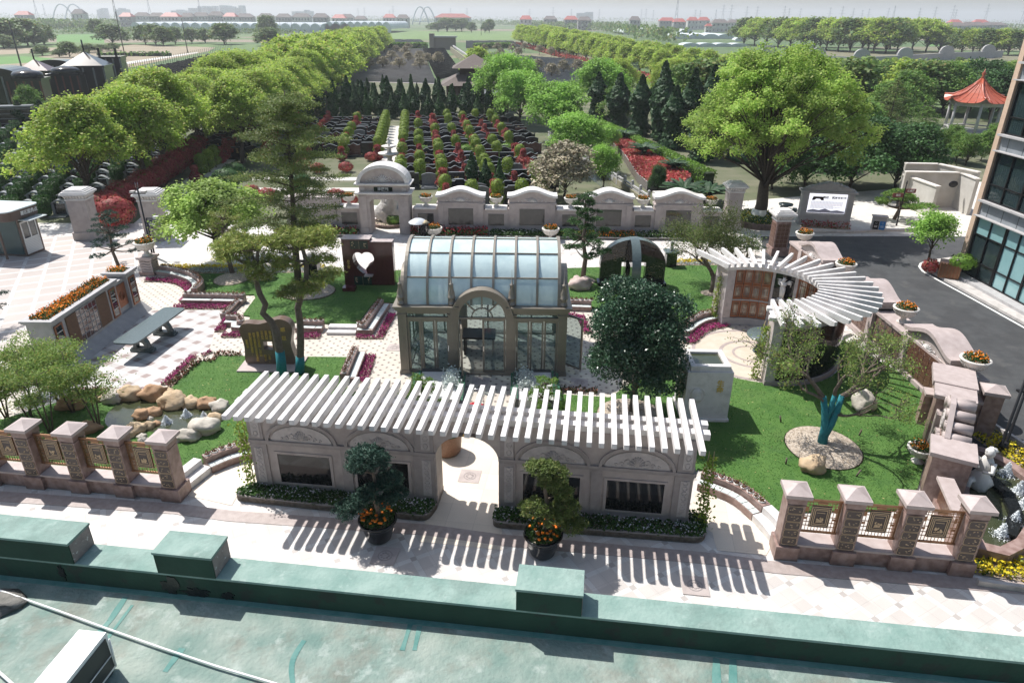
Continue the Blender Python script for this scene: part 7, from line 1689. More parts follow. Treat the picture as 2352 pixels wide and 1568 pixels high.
# ---- single big trees ----
tm = tree_mesh(11.8, 7.8, L_camp2, 90000, 7, nlobe=62, lsize=.15, base=.27, spread=.24, trad=.42, lean=.5, lk=.5, shell=.72)
place('camphor_tree', tm, (17.4, 48.0, 0), 'huge light green camphor tree with a white painted trunk left of the notice screen', 'tree', .4)
MB().tube([(0, 0, -.02), (.02, 0, .9)], [.56, .50], 14).build('white_trunk_paint', m_white).location = (17.4, 48.0, 0)
wt = bpy.data.objects['white_trunk_paint']; wt.parent = bpy.data.objects['camphor_tree']; wt.location = (0, 0, 0)
bed('round_bed', arc(17.4, 47.6, 1.9, 0, 345, 22), 'round raised bed of yellow and violet pansies around the camphor trunk', h=.4, kw=.2, mk_=m_redg, plant=[(f_green, 300, .12, .2), (f_yellow, 60, .08, .25), (f_white, 40, .07, .25)])
q_ = g(zD(1565, 680)); tm2 = tree_mesh(4.6, 3.1, L_maple, 20000, 9, nlobe=16, lsize=.16, base=.34, spread=.2, trad=.16, flat=.8)
place('maple_tree', tm2, (-17.2, 38.6, 0), 'pale yellow green spreading maple in front of the feathery tree', 'tree', 1.0, (1.15, 1.0, 1.0))
def feathery():
 r = np.random.RandomState(3); R_ = random.Random(3); t = thing('feathery_tree', 'tall olive green feathery tree on a mulch mound behind the inscribed stone', 'tree', (-11.6, 35.1, 0)); tk = MB(); tk.tube([(0, 0, 0), (.1, 0, 2.5), (.35, 0, 5.5), (.55, 0, 9.8)], [.2, .16, .1, .02], 9); C_ = []
 for k in range(46):
  z = 2.2+7.2*(k/45)**.9; L_ = 3.5*(1-((z-3.5)/6.8)**2.2*.9 if z > 3.5 else .85)*R_.uniform(.5, 1.15); a = k*2.4; x0 = .1+.05*z
  p = [Vector((x0*.6, 0, z)), Vector((x0+math.cos(a)*L_*.5, math.sin(a)*L_*.5, z+L_*.12)), Vector((x0+math.cos(a)*L_, math.sin(a)*L_, z+L_*.10))]; tk.tube(p, [.04, .02, .006], 4)
  for j in range(26): u = .2+.8*j/25; c = p[0].lerp(p[1], u*2) if u < .5 else p[1].lerp(p[2], u*2-1); C_.append((*c, .10+.45*(1-abs(2*u-1.1))))
 C_ = np.array(C_); i = r.randint(0, len(C_), 52000); off = r.normal(size=(52000, 3))*C_[i, 3:4]*[.75, .75, .22]; P_ = C_[i, :3]+off
 leafcloud('crown', P_, r.uniform(.07, .15, 52000), L_larch, seed=3, updown=1.2, aspect=.5, parent=t); tk.build('trunk', m_barkd, t)
feathery()
T('photw', (4.1, 54.8, 0), 'big cream blossomed photinia tree behind the second and third gabled bays', 4.4, (1.3, 1.3, 1), name='photinia_tree', k=0)
for x, y, h, s_, lb in ((4.85, 82, 6.6, 1.1, 'largest fresh green tree beside the water channel'), (6.1, 65.5, 5.2, 1.05, 'fresh green tree nearest the cream blossomed photinia'), (-1.4, 103, 8.6, .95, 'tall fresh green tree beside the brown roofed pavilion'), (.9, 95, 7.0, 1.0, 'fresh green tree between the tall one and the largest one'), (7.6, 58, 3.6, .75, 'thin young green tree next to the stone balustrade'), (10.0, 74, 3.0, .8, 'small light green tree leaning over the balustrade')):
 T('fresh', (x, y, 0), lb, h, (s_, s_, 1))
for x, y, h, s_, lb in ((25.4, 60, 5.0, 1.0, 'dark evergreen tree left behind the notice screen'), (28.8, 59, 5.8, 1.1, 'dark evergreen tree right behind the notice screen'), (33.0, 59.5, 5.2, 1.0, 'dark evergreen tree beside the white maze walls'), (22.0, 58.5, 4.4, .9, 'dark evergreen under the camphor crown'), (12.0, 57.0, 2.2, .6, 'dark bush at the end of the balustrade')):
 T('dark', (x, y, 0), lb, h, (s_, s_, 1), name='evergreen_tree')
me_ = tree_mesh(3.1, 1.6, L_fresh, 6000, 77, nlobe=10, lsize=.12, base=.42, spread=.14, trad=.07); place('small_tree', me_, tuple(g(zC(1885, 1350)).xy)+(0,), 'small umbrella shaped tree at the corner of the office building', 'tree', 0, 1); o = bpy.data.objects['small_tree']; o.location = (24.0, 38.0, .13)
tb_ = thing('wooden_planter', 'slatted brown wooden planter with shrubs at the office building corner', 'planter', (24.3, 36.4, .13), -.5)
MB().box(-.5, -.5, 0, .5, .5, .8).build('box', m_copper, tb_); sl = MB()
for k in range(7): sl.box(-.5+k*.15, -.53, 0, -.42+k*.15, -.5, .85)
sl.build('slats', m_bronze, tb_); link('foliage', bush_mesh(.7, .4, 900, .12, L_hedge, 3), tb_).location = (.5, -.2, .6); link('foliage', bush_mesh(.5, .4, 900, .1, L_red, 3), tb_).location = (-.9, .2, 0)
# cedars by the red roofed pavilion
def cedar(loc, h, rad, label, seed):
 t = thing('cedar_tree', label, 'tree', loc); r = np.random.RandomState(seed); tk = MB(); tk.tube([(0, 0, 0), (0, 0, h)], [.18, .02], 7); P_, N_ = [], []
 for k in range(60):
  z = h*(.1+.88*k/60); L_ = rad*(1-z/h)**.8*r.uniform(.8, 1.1)+.15; a = k*2.4; n = int(60+170*L_/rad); u = r.uniform(0, 1, n)**.7
  P_.append(np.column_stack([math.cos(a)*L_*u, math.sin(a)*L_*u, z+.10*L_*np.sin(u*3)-.12*L_*u])+r.normal(size=(n, 3))*[L_*.16, L_*.16, .05]); tk.tube([(0, 0, z), (math.cos(a)*L_, math.sin(a)*L_, z-.05*L_)], [.03, .008], 4)
 P_ = np.concatenate(P_); leafcloud('crown', P_, r.uniform(.1, .2, len(P_)), L_larch if seed % 2 else L_mid, seed=seed, updown=1.5, aspect=.5, parent=t); tk.build('trunk', m_barkd, t)
cedar((43, 82, 0), 7.2, 4.2, 'layered cedar left of the red roofed pavilion, the farther one', 1); cedar((42.5, 74, 0), 5.2, 4.4, 'layered cedar left of the red roofed pavilion, the nearer one', 2)
# ---- hedges, red bed, cycads, balustrade ----
def hedge(name, label, pl, w_, h, m, dens, size, seed=1, z0=0):
 c = pl[0]; t = thing(name, label, 'hedge', (c.x, c.y, 0)); r = np.random.RandomState(seed); P_, N_ = [], []
 for i in range(len(pl)-1):
  a, b = pl[i]-c, pl[i+1]-c; d = (b-a); L_ = d.length; d = d/L_; nn = Vector((-d.y, d.x, 0)); k = int(L_*(w_+2*h)*dens)
  s_ = r.uniform(0, 1, k)*L_; q_ = r.uniform(0, w_+2*h, k); off = np.clip(q_-h, 0, w_)-w_/2; z = np.where(q_ < h, q_, np.where(q_ > h+w_, w_+2*h-q_, h))
  P_.append(np.column_stack([a.x+d.x*s_+nn.x*off, a.y+d.y*s_+nn.y*off, z0+z])+r.normal(0, size*.3, (k, 3)))
  N_.append(np.column_stack([nn.x*np.sign(off)*(q_ < h)-nn.x*(q_ < h)*0+0*q_, 0*q_, np.where((q_ > h) & (q_ < h+w_), 1., 0.)]))
 P_ = np.concatenate(P_); leafcloud('foliage', P_, r.uniform(size*.6, size*1.3, len(P_)), m, seed=seed, updown=.5, parent=t)
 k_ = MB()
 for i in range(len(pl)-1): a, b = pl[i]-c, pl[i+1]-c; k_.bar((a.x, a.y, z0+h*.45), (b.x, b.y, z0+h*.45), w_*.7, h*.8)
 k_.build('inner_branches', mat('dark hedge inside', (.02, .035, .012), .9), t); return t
hd = [Vector((10.9, 92, 0)), Vector((12.4, 85, 0)), Vector((15.3, 68.5, 0)), Vector((16.9, 59.5, 0))]
hedge('clipped_hedge', 'long bright green clipped hedge above the red leaved bed', hd, 1.1, 1.25, L_hedge, 90, .16)
rb_ = [(11.4, 84.5), (12.9, 79.3), (14.4, 67.8), (15.4, 60.0), (14.3, 57.6), (11.2, 57.5), (10.9, 61), (11.2, 71.7), (10.8, 79)]
bd_ = bed('shrub_bed', rb_, 'large sloping bed of low red leaved shrubs beside the clipped hedge', h=.75, kw=.2, mk_=m_grgran, plant=[(L_red, 150, .2, .22), (f_red, 3, .15, .25)], cat='shrub bed', pname='red_shrubs')
def cycad(loc, label, s=1, seed=1):
 t = thing('cycad', label, 'cycad', loc, seed, 'cycads', s); r = random.Random(seed); mb = MB()
 for k in range(42):
  a = k*2.4; e = .35+.9*r.random(); L_ = r.uniform(.9, 1.2); w_ = .13; p = []
  for j in range(5): u = j/4; p.append(Vector((math.cos(a)*L_*u*math.cos(e*(1-u*.8)), math.sin(a)*L_*u*math.cos(e*(1-u*.8)), .35+math.sin(e)*L_*(u-.55*u*u))))
  sd_ = Vector((-math.sin(a), math.cos(a), 0))
  for j in range(4):
   wa, wb = w_*(1-abs(j/4-.5)*1.2), w_*(1-abs((j+1)/4-.5)*1.2)
   mb.add([p[j]-sd_*wa-Vector((0, 0, .03)), p[j], p[j]+sd_*wa-Vector((0, 0, .03)), p[j+1]+sd_*wb-Vector((0, 0, .03)), p[j+1], p[j+1]-sd_*wb-Vector((0, 0, .03))], [(0, 1, 4, 5), (1, 2, 3, 4)])
 mb.build('fronds', L_cyc, t); MB().cyl(0, 0, 0, .42, .2, .15, 10).build('trunk', m_barkd, t)
for k, (x, y, z, s_, lb) in enumerate(((11.9, 86, .4, 1.1, 'farthest cycad in the red leaved bed'), (12.5, 80, .6, 1.3, 'second farthest cycad in the red leaved bed'), (13.0, 70, .6, 1.5, 'middle cycad in the red leaved bed'), (14.4, 62.5, .6, 1.3, 'nearest cycad in the red leaved bed'), (13.6, 54.5, 0, 1.7, 'big cycad behind the fourth gabled bay, left one'), (15.3, 53.5, 0, 1.7, 'big cycad behind the fourth gabled bay, right one'))): cycad((x, y, z), lb, s_, k+1)
m_canal = mat('stained channel wall', (.30, .27, .19), .9, (.14, .14, .09), 1.2, bump=.2)
struct('channel_water', MB().sheet([(8.3, 54), (9.6, 54), (5.2, 84), (3.6, 84)], -.018), mat('murky green water', (.09, .10, .055), .25, (.13, .13, .08), .5))
cwl = thing('channel_wall', 'stained concrete wall along the water channel', 'wall', (9.9, 54, 0), math.atan2(30, -4.8)); MB().box(0, -.3, 0, 31, 0, .45).build('wall', m_canal, cwl)
bal = thing('balustrade', 'grey stone balustrade of posts and slabs along the water channel', 'balustrade', (10.45, 52.5, 0), math.atan2(33, -6.3))
for k in range(18):
 x = k*1.85; MB().box(x, -.1, 0, x+.2, .1, 1.0).build('post', m_grgran, bal); MB().lathe([(.11, 1.0), (.13, 1.08), (.06, 1.16)], 8, (x+.1, 0)).build('post_top', m_grgran, bal)
 s_ = MB(); s_.box(x+.2, -.05, .15, x+1.85, .05, .55); s_.box(x+.2, -.07, .68, x+1.85, .07, .8); s_.build('slab', m_grgran, bal)
stp = thing('stone_steps', 'pale stone steps between the balustrade and the fourth gabled bay', 'steps', (12.2, 53.6, 0), .2)
for k in range(4): MB().box(-.9, -1.2+k*.4, 0, .9, 1.2, .16*(k+1)).build('step', m_pale, stp)
rk_ = g(zQ(615, 575)); o = MB().blob((0, 0, .9), (.75, .6, 1.0), 16, .55, 9).build('scholar_rock', mat('pale scholar rock', (.36, .35, .33), .9, (.55, .53, .5), 3, bump=.8, bscale=6)); o.location = (rk_.x, rk_.y, 0); tag(o, 'tall pale eroded rock standing in the gateway opening', 'rock')
shrub('ivy_shrub', bush_mesh(.55, .35, 900, .12, L_mid, 4), (rk_.x+.35, rk_.y-.55, .1), 'green ivy clump at the foot of the pale eroded rock', stem=False)
bed('round_bed', arc(rk_.x, rk_.y-.1, 1.25, 0, 342, 20), 'low round brown kerbed bed under the pale eroded rock', h=.22, kw=.1, mk_=m_redg, plant=[(f_green, 30, .08, .05)])
# ---- central cemetery ----
CE = T_((-12.05, 68.3, 0)) @ Matrix.Rotation(math.radians(7.5), 4, 'Z'); crz = math.radians(7.5)
m_gb = mat('black headstone granite', (.012, .013, .015), .12, (.02, .021, .023), 6); m_gr_ = mat('red headstone granite', (.085, .028, .025), .2, (.12, .045, .04), 6); m_gg = mat('grey headstone granite', (.13, .14, .145), .35, (.18, .19, .195), 5)
def headstone(top, m, w_=1.35, h=1.25, base=m_gb):
 n = 14; x = [(-w_/2+w_*i/n) for i in range(n+1)]
 f = {'flat': lambda t: 0, 'arch': lambda t: .16*(1-t*t), 'wave': lambda t: .10*math.cos(t*math.pi*1.5), 'step': lambda t: .14 if abs(t) < .55 else 0, 'curl': lambda t: .12*math.cos(t*math.pi)}[top]
 b = MB(); b.vprism([(x[0], .12), (x[-1], .12)]+[(x[i], h+f(2*i/n-1)) for i in range(n, -1, -1)], 0, .16)
 e = MB(); e.vprism([(x[i], h+.001+f(2*i/n-1)) for i in range(n+1)]+[(x[i], h+.035+f(2*i/n-1)) for i in range(n, -1, -1)], -.02, .18)
 s_ = MB(); s_.box(-w_/2-.08, -.85, 0, w_/2+.08, .22, .12); s_.box(-w_*.38, -.7, .12, w_*.38, -.2, .22)
 return [('tablet', b.mesh('tablet', m)), ('edge', e.mesh('edge', m_gg)), ('base', s_.mesh('base', base))]
HS = [headstone('flat', m_gb), headstone('wave', m_gb), headstone('arch', m_gb), headstone('curl', m_gb, 1.45, 1.3), headstone('flat', m_gr_), headstone('arch', m_gg, 1.2, 1.15, m_gg), headstone('step', m_gb), headstone('wave', m_gr_)]
HN = ['flat black', 'wavy black', 'round topped black', 'curled black', 'flat dark red', 'round topped grey', 'stepped black', 'wavy dark red']
hst = {}
tmesh = [textmesh('恩念', .30, .004, True), textmesh('先父母', .16, .004, True), textmesh('永怀', .2, .004)]
ME_ball = [bush_mesh(.5, .42, 620, .12, L_ball, 5), bush_mesh(.46, .5, 620, .12, L_ball, 6)]
ME_redc = [col_mesh(.58, 1.6, 1300, .12, L_red, 4, power=.35), col_mesh(.6, 1.4, 1300, .12, L_red, 5, power=.35)]
def ball2(loc, label, group):
 t = thing('ball_shrub', label, 'shrub', loc, RT.random()*6, group); o = link('foliage', ME_ball[0], t); o.location = (0, 0, .15); o.scale = (1, 1, 1)
 o = link('foliage', ME_ball[1], t); o.location = (0, 0, .72); link('stem', stem_mesh, t); t.scale = (1.25,)*3; return t
cnt = 0
def putstone(k, loc, rz, label, group, s=1):
 t = thing('headstone', label, 'headstone', loc, rz, group, s)
 for nm, me in HS[k]: link(nm, me, t)
 if k in (0, 1, 3) and RT.random() < .6:
  me = tmesh[RT.randrange(3)]; 
  o = link('lettering', me, t); o.rotation_euler = (math.pi/2, 0, 0); o.location = (0, -.006, .8)
  if not me.materials: me.materials.append(m_gold)
rows = [-17.2+i*2.2 for i in range(21)]
for ri, v in enumerate(rows):
 for side, (u0, u1) in (('right', (2.1, 15.2)), ('left', (-15.4, -2.3))):
  us = []; u = u0 if side == 'right' else -u1
  k = 0
  u = 2.1 if side == 'right' else 2.3
  while u < (22 if v > 3 else 15):
   us.append(u); k += 1; u += 1.5 if k % 2 else 2.35
   if side == 'right' and u > 15.2: break
  if side == 'left': us = [-q for q in us]
  for ui, u in enumerate(us):
   if side == 'left' and v < 3: continue
   p = CE @ Vector((u, v, 0))
   if p.y < 49 or (p.y < 57 and not -5.8 < p.x < 2.2) or not inview(p.x, p.y) or p.x > 6.0-(p.y-58)*.12: continue
   kk_ = RT.choice([0, 0, 1, 1, 2, 3, 3, 4, 5, 6, 7]); putstone(kk_, p, crz, '%s headstone %s of the path, %s from it, %s row from the gateway' % (HN[kk_], side, ORD[ui], ORD[ri]), 'headstones of the central burial ground', (1, 1, RT.uniform(.82, 1.12)))
 for side in (1, -1):
  for ci, u in enumerate((1.25, 4.78, 8.63, 12.5, 16.3, 20.1, 2.9, 6.7, 10.5)):
   if (3 < ci < 6 and side > 0) or (ci > 5 and (side < 0 or ri % 2)): continue
   if side == -1 and v < 2 and ci < 4: continue
   p = CE @ Vector((u*side, v-.5, 0))
   if RT.random() < .12 and ci: continue
   if p.y < 49 or (p.y < 57 and not -6 < p.x < 2.4) or not inview(p.x, p.y) or p.x > 5.0-(p.y-58)*.12: continue
   sn = 'right' if side > 0 else 'left'; nm_ = '%s row from the gateway, %s bush column %s of the path' % (ORD[ri], ORD[ci], sn)
   if RT.random() < .5 and not (ci == 0 and v > 8): shrub('red_shrub', ME_redc[ri % 2], p, 'red leaved column shrub, '+nm_, rz=RT.random()*6, group='clipped red shrubs of the burial ground', s=RT.uniform(.95, 1.25))
   else: ball2(p, 'yellow green ball shrub, '+nm_, 'clipped green shrubs of the burial ground')
cpath = [CE @ Vector(q) for q in ((-.9, 1, 0), (.9, 1, 0), (.9, 26.5, 0), (-.9, 26.5, 0))]; struct('cemetery_path', MB().sheet([(p.x, p.y) for p in cpath], -.006), m_pale)
struct('cemetery_path', MB().sheet([(-28, 60.5), (-12.5, 60.8), (-12.5, 62.2), (-28, 61.8)], -.006), m_pale); struct('cemetery_path', MB().sheet([(-27, 56.5), (-11.5, 56.8), (-11.5, 58.0), (-27, 57.6)], -.006), m_pale)
struct('cemetery_path', MB().sheet([(-10.2, 44.7), (-6.9, 44.7), (-7.2, 52), (-11.5, 52)], -.005), m_pale)
tf = thing('tiered_fountain', 'white two tiered stone fountain topped by a small figure on the cemetery path', 'fountain', (-12.05, 68.3, 0))
MB().lathe([(.35, 0), (.3, .3), (.2, .5), (.3, .75), (1.05, 1.0), (1.1, 1.1), (.3, 1.05), (.16, 1.3), (.2, 1.5), (.7, 1.68), (.72, 1.76), (.1, 1.72)], 20).build('basins', m_urn, tf); f_ = MB(); f_.blob((0, 0, 2.0), (.16, .14, .3), 10, .15, 1); f_.blob((0, 0, 2.42), (.1, .1, .12), 8, .1, 2); f_.tube([(.1, 0, 2.15), (.3, -.1, 2.1)], .05, 5); f_.build('figure', m_marble, tf)
# two low round green shrubs, three slim cypresses, big front stones
for x, y, s_, lb in ((-9.2, 71.6, 1.3, 'round bright green shrub nearest the tiered fountain'), (-4.8, 72, 1.35, 'round bright green shrub in the middle of the burial ground'), (-.6, 73, 1.35, 'round bright green shrub at the right of the burial ground'), (-2.9, 98, 1.5, 'round bright green shrub before the brown roofed pavilion')): shrub('round_shrub', bush_mesh(.75, .5, 1500, .11, L_hedge, int(x*-3)+5), (x, y, 0), lb, s=s_, stem=False)
ME_cyp = [col_mesh(.72, 3.4, 2600, .2, L_cyp, 2, power=.8), col_mesh(.8, 3.6, 2600, .2, L_cyp, 3, power=.75), col_mesh(.7, 3.3, 2600, .2, L_dark, 4, power=.9)]
for k, (x, y, h, lb) in enumerate(((-3.3, 55.6, 1.08, 'left of three dark cypresses behind the first low bay'), (-2.2, 55.2, .9, 'middle of three dark cypresses behind the first low bay'), (-1.1, 55.6, .95, 'right of three dark cypresses behind the first low bay'))): shrub('cypress', ME_cyp[k], (x, y, 0), lb, 'cypress', s=h*.9, group='slim dark cypresses')
n = 0
for rowi, (y, h, sp, x0, x1, w_) in enumerate(((101, 1.15, 1.75, -34, -1.5, 1.25), (105.5, 1.45, 1.9, -36, -3, 1.4), (110, 1.35, 2.1, -38, -6, 1.4), (128, .95, 3.0, -44, -9, .9))):
 x = x0; i = 0
 while x < x1:
  yy = y+x*-.03+RT.uniform(-.5, .5)
  if inview(x, yy): shrub('cypress', ME_cyp[i % 3], (x, yy, 0), '%s dark cypress from the left in the %s row behind the headstones' % (ORD[i], ['front', 'second', 'third', 'farthest'][rowi]), 'cypress', s=(w_*RT.uniform(.85, 1.15), w_, h*RT.uniform(.8, 1.15)), group='dark cypress rows', stem=False)
  i += 1; x += sp*RT.uniform(.85, 1.15)
# brown roofed pavilion
bp = thing('brown_pavilion', 'dark timber pavilion with stacked brown pyramid roofs behind the headstones', 'pavilion', (-6.6, 123, 0), .06)
m_brf = mat('brown roof tiles', (.085, .06, .05), .7, (.12, .09, .075), 3); m_timb = mat('dark timber', (.05, .025, .018), .7)
def pyr(cx, cy, r0, r1, z0, z1, mb): 
 vs = [(cx+sx*r, cy+sy*r, z) for r, z in ((r0, z0), (r1, z1)) for sx, sy in ((-1, -1), (1, -1), (1, 1), (-1, 1))]; return mb.add(vs, [(0, 1, 5, 4), (1, 2, 6, 5), (2, 3, 7, 6), (3, 0, 4, 7), (4, 5, 6, 7), (3, 2, 1, 0)])
pyr(0, 0, 5.6, 2.6, 3.1, 4.6, MB()).build('roof', m_brf, bp); pyr(0, 0, 3.6, .1, 5.6, 7.6, MB()).build('roof', m_brf, bp); MB().box(-2.4, -2.4, 4.5, 2.4, 2.4, 5.7).build('clerestory', m_timb, bp); MB().box(-4.6, -4.6, 0, 4.6, 4.6, 3.0).build('wall', m_timb, bp)
pyr(2.2, -11, 3.0, 2.9, 2.7, 2.8, MB()).build('porch_roof', m_gg, bp)
for x in (-.5, 1.5, 3.5, 4.8): MB().box(x, -13.8, 0, x+.2, -13.6, 2.7).build('post', m_timb, bp)
# ---- left burial ground with topiary ----
fr = MB()
for s_ in (-1, 1): fr.box(s_*.56-.1, -.12, 0, s_*.56+.1, .2, .95); fr.box(s_*.62-.12, -.16, .95, s_*.62+.12, .22, 1.02)
n = 12; fr.vprism([(-.6+1.2*i/n, .98+.24*math.sin(math.pi*i/n)) for i in range(n+1)]+[(-.6+1.2*i/n, 1.08+.26*math.sin(math.pi*i/n)) for i in range(n, -1, -1)], -.16, .22); frm = fr.mesh('surround', mat('pale grey surround', (.20, .215, .225), .7, (.26, .275, .285), 4)); tabm = MB().box(-.5, 0, .1, .5, .12, 1.0).mesh('tablet', m_gb); bsm = MB().box(-.7, -.8, 0, .7, .25, .1).mesh('base', m_gg)
r = np.random.RandomState(8); k = 1500; a = r.uniform(0, 6.28, k); z = r.uniform(0, 1, k); rad = np.where(z > .93, r.uniform(0, .50, k), .52*(.8+.22*z)); 
ME_top = leafcloud('foliage', np.column_stack([np.cos(a)*rad, np.sin(a)*rad, .1+z*1.15]), .11, leafmat('topiary leaves', (.04, .10, .025), (.08, .18, .045), trans=.15), nrm=np.column_stack([np.cos(a), np.sin(a), .6+0*a]), seed=8, parent=False)
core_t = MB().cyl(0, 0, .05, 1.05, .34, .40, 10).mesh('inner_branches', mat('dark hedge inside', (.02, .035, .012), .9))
LG = T_((-31.5, 48.5, 0)) @ Matrix.Rotation(math.radians(3), 4, 'Z'); nS = nT = 0
for vi in range(23):
 for ui in range(17):
  p = LG @ Vector((-ui*2.2-.8-(vi % 2)*1.1+RT.uniform(-.12, .12), vi*2.75+RT.uniform(-.1, .1), 0)); q_ = LG @ Vector((-ui*2.2-1.9-(vi % 2)*1.1+RT.uniform(-.12, .12), vi*2.75-.25, 0))
  if p.y > 94: continue
  if inview(p.x, p.y, .6, 15) and nS < 280 and not (p.x > -55 and p.y > 74):
   t = thing('gravestone', 'grey arched gravestone, %s from the avenue in the %s row behind the kiosk' % (ORD[ui], ORD[vi]), 'gravestone', p, math.radians(3), 'grey arched gravestones'); link('tablet', tabm, t); link('surround', frm, t); link('base', bsm, t); t.scale = (.86, .9, .86); nS += 1
  if inview(q_.x, q_.y, .6, 15) and nT < 280 and not (q_.x > -55 and q_.y > 74):
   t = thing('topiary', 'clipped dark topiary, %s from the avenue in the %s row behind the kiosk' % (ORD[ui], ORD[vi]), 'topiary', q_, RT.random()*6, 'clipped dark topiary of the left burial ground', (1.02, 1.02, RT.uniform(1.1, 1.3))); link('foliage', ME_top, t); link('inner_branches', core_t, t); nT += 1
# red hedge and avenue
ME_rb = [bush_mesh(1.25, .95, 2600, .17, L_red, 21), bush_mesh(1.2, 1.05, 2600, .17, L_red, 22)]
for i, (x, y) in enumerate(((-26.9, 45.6), (-28.4, 46.3), (-28.8, 48.4), (-29.0, 50.6), (-29.3, 52.8), (-29.6, 55.2), (-29.9, 57.8), (-30.3, 60.4), (-30.8, 63.2), (-31.3, 66.2), (-31.9, 69.4), (-32.5, 73))): shrub('red_bush', ME_rb[i % 2], (x, y, 0), 'red leaved bush, %s from the capital pillars along the avenue' % ORD[i], s=RT.uniform(.9, 1.15), group='red bushes along the avenue', stem=False)
ME_gb = bush_mesh(1.1, .8, 2000, .17, L_dark, 23); ME_rm = bush_mesh(.8, .5, 1100, .14, L_red, 24)
for i, (x, y, m_, nm) in enumerate(((-21.5, 50, ME_gb, 'dark green'), (-22.8, 53, ME_gb, 'dark green'), (-21, 55, ME_rm, 'red leaved'), (-23.6, 57, ME_gb, 'dark green'), (-19, 53, ME_rm, 'red leaved'), (-24.5, 61, ME_gb, 'dark green'), (-17.5, 56, ME_gb, 'dark green'), (-16, 50, ME_rm, 'red leaved'), (-12.4, 52, ME_rm, 'red leaved'), (-18, 64, ME_rm, 'red leaved'), (-15.5, 64.5, ME_rm, 'red leaved'), (-14.2, 70, ME_rm, 'red leaved'), (-9.3, 54.5, ME_rm, 'red leaved'), (-20, 66, ME_rm, 'red leaved'), (-13.8, 53.5, ME_rm, 'red leaved'))):
 shrub('bush', m_, (x, y, 0), '%s bush, %s one right of the avenue counting away from the camera' % (nm, ORD[i]), s=RT.uniform(.8, 1.2), group='bushes between avenue and headstones', stem=False)
def av(y): return -26.6-(y-46)*.125
struct('avenue', MB().sheet([(-25.6, 43), (-23.6, 43), (av(75)+1.6, 75), (av(330)+2, 330), (av(330)-2, 330), (av(75)-1.2, 75)], -.006), m_pale)
i = 0; y = 51.0
for kq in range(46):
 for sd_ in (-1, 1):
  if sd_ == 1 and y < 66: continue
  x = av(y)+sd_*(3.2 if y > 66 else 2.6)-(1.0 if y < 54 else 0); near = y < 120
  T('camph' if near else 'farc', (x+RT.uniform(-.4, .4), y+RT.uniform(-.5, .5), 0), 'light green avenue tree, %s from the camera on the %s side of the avenue' % (ORD[kq], 'left' if sd_ < 0 else 'right'), RT.uniform(7.4, 9.0)+(.8 if not near else 0), (1.05, 1.05, 1), 'camphor avenue on the left')
 y += 5.9 if y < 80 else 6.6
T('dark', (-26.6, 80, 0), 'dark bush beside the avenue path', 3); T('mid', (-62, 92.5, 0), 'round green tree before the dark mausolea', 5.0, (.7, .7, 1))
for x, y, lb in ((-60.2, 87.5, 'left one of two dark cypresses by the black mausolea'), (-57.8, 88, 'right one of two dark cypresses by the black mausolea')): shrub('cypress', ME_cyp[0], (x, y, 0), lb, 'cypress', s=(1.8, 1.8, 1.05), stem=False)
# dark juniper grove and trees right of the clipped hedge
for i, (x, y, h) in enumerate([(15.5, 88, 7), (17.5, 84, 7.6), (19.5, 80, 7.4), (18.5, 90, 8), (21, 85, 8), (22.5, 78, 7.2), (17.6, 78.5, 6.6), (20.5, 74, 6.6), (24, 88, 8.2), (19, 71, 5.8), (25, 82, 7.4), (13.8, 95, 6.4), (11.6, 100, 6.5), (27, 76, 6.5), (23.2, 71, 6)]):
 shrub('juniper', ME_cyp[i % 2], (x, y, 0), 'tall dark juniper, %s in the grove left of the huge camphor' % ORD[i], 'tree', s=(2.5, 2.5, h/3.5), group='dark juniper grove', stem=False)
for i, (x, y, h, kd) in enumerate([(12.5, 105, 9.5, 'fresh'), (17, 118, 10, 'camph'), (24, 112, 9.5, 'camph'), (30, 104, 9, 'camph'), (23, 100, 7.5, 'mid'), (33, 96, 8, 'camph'), (38, 108, 9, 'camph'), (14, 97, 5, 'mid'), (29, 125, 10, 'camph'), (37, 126, 10, 'mid'), (44, 118, 9, 'camph'), (36, 88, 6.5, 'mid'), (50, 128, 9, 'mid'), (31, 74, 5.5, 'mid'), (35, 79, 5.5, 'dark')]):
 T(kd, (x, y, 0), '%s broad tree beyond the dark juniper grove, counting from the water channel' % ORD[i], h, group='broad trees beyond the juniper grove')
for i, (px, Y, h, kd) in enumerate([((1780, 200), 190, 9, 'farc'), ((1850, 210), 180, 9, 'farc'), ((1920, 190), 200, 9, 'far'), ((1985, 200), 185, 9, 'far'), ((2060, 215), 170, 9, 'farc'), ((2130, 225), 150, 8.5, 'mid'), ((2200, 235), 140, 8, 'mid'), ((2260, 215), 150, 8, 'dark'), ((2000, 240), 130, 8.5, 'mid'), ((1930, 235), 130, 9, 'mid'), ((2075, 255), 120, 8.5, 'mid'), ((2150, 270), 112, 7.5, 'mid'), ((2210, 260), 115, 8, 'dark'), ((2290, 250), 120, 8, 'mid'), ((2020, 190), 210, 9, 'farc'), ((2110, 195), 205, 9, 'far'), ((2180, 200), 195, 8, 'brown'), ((2300, 190), 200, 9, 'far'), ((2260, 280), 105, 7, 'dark'), ((2060, 285), 100, 7, 'mid'), ((1860, 250), 130, 9, 'mid'), ((1800, 235), 150, 9, 'camph')]):
 u, v = uv(*px); x = u*Y/(cp_+.3*sp_); T(kd, (x, Y, 0), '%s tree of the park wood around the red roofed pavilion' % ORD[i], h, group='park wood near the red roofed pavilion')
RW = random.Random(12)
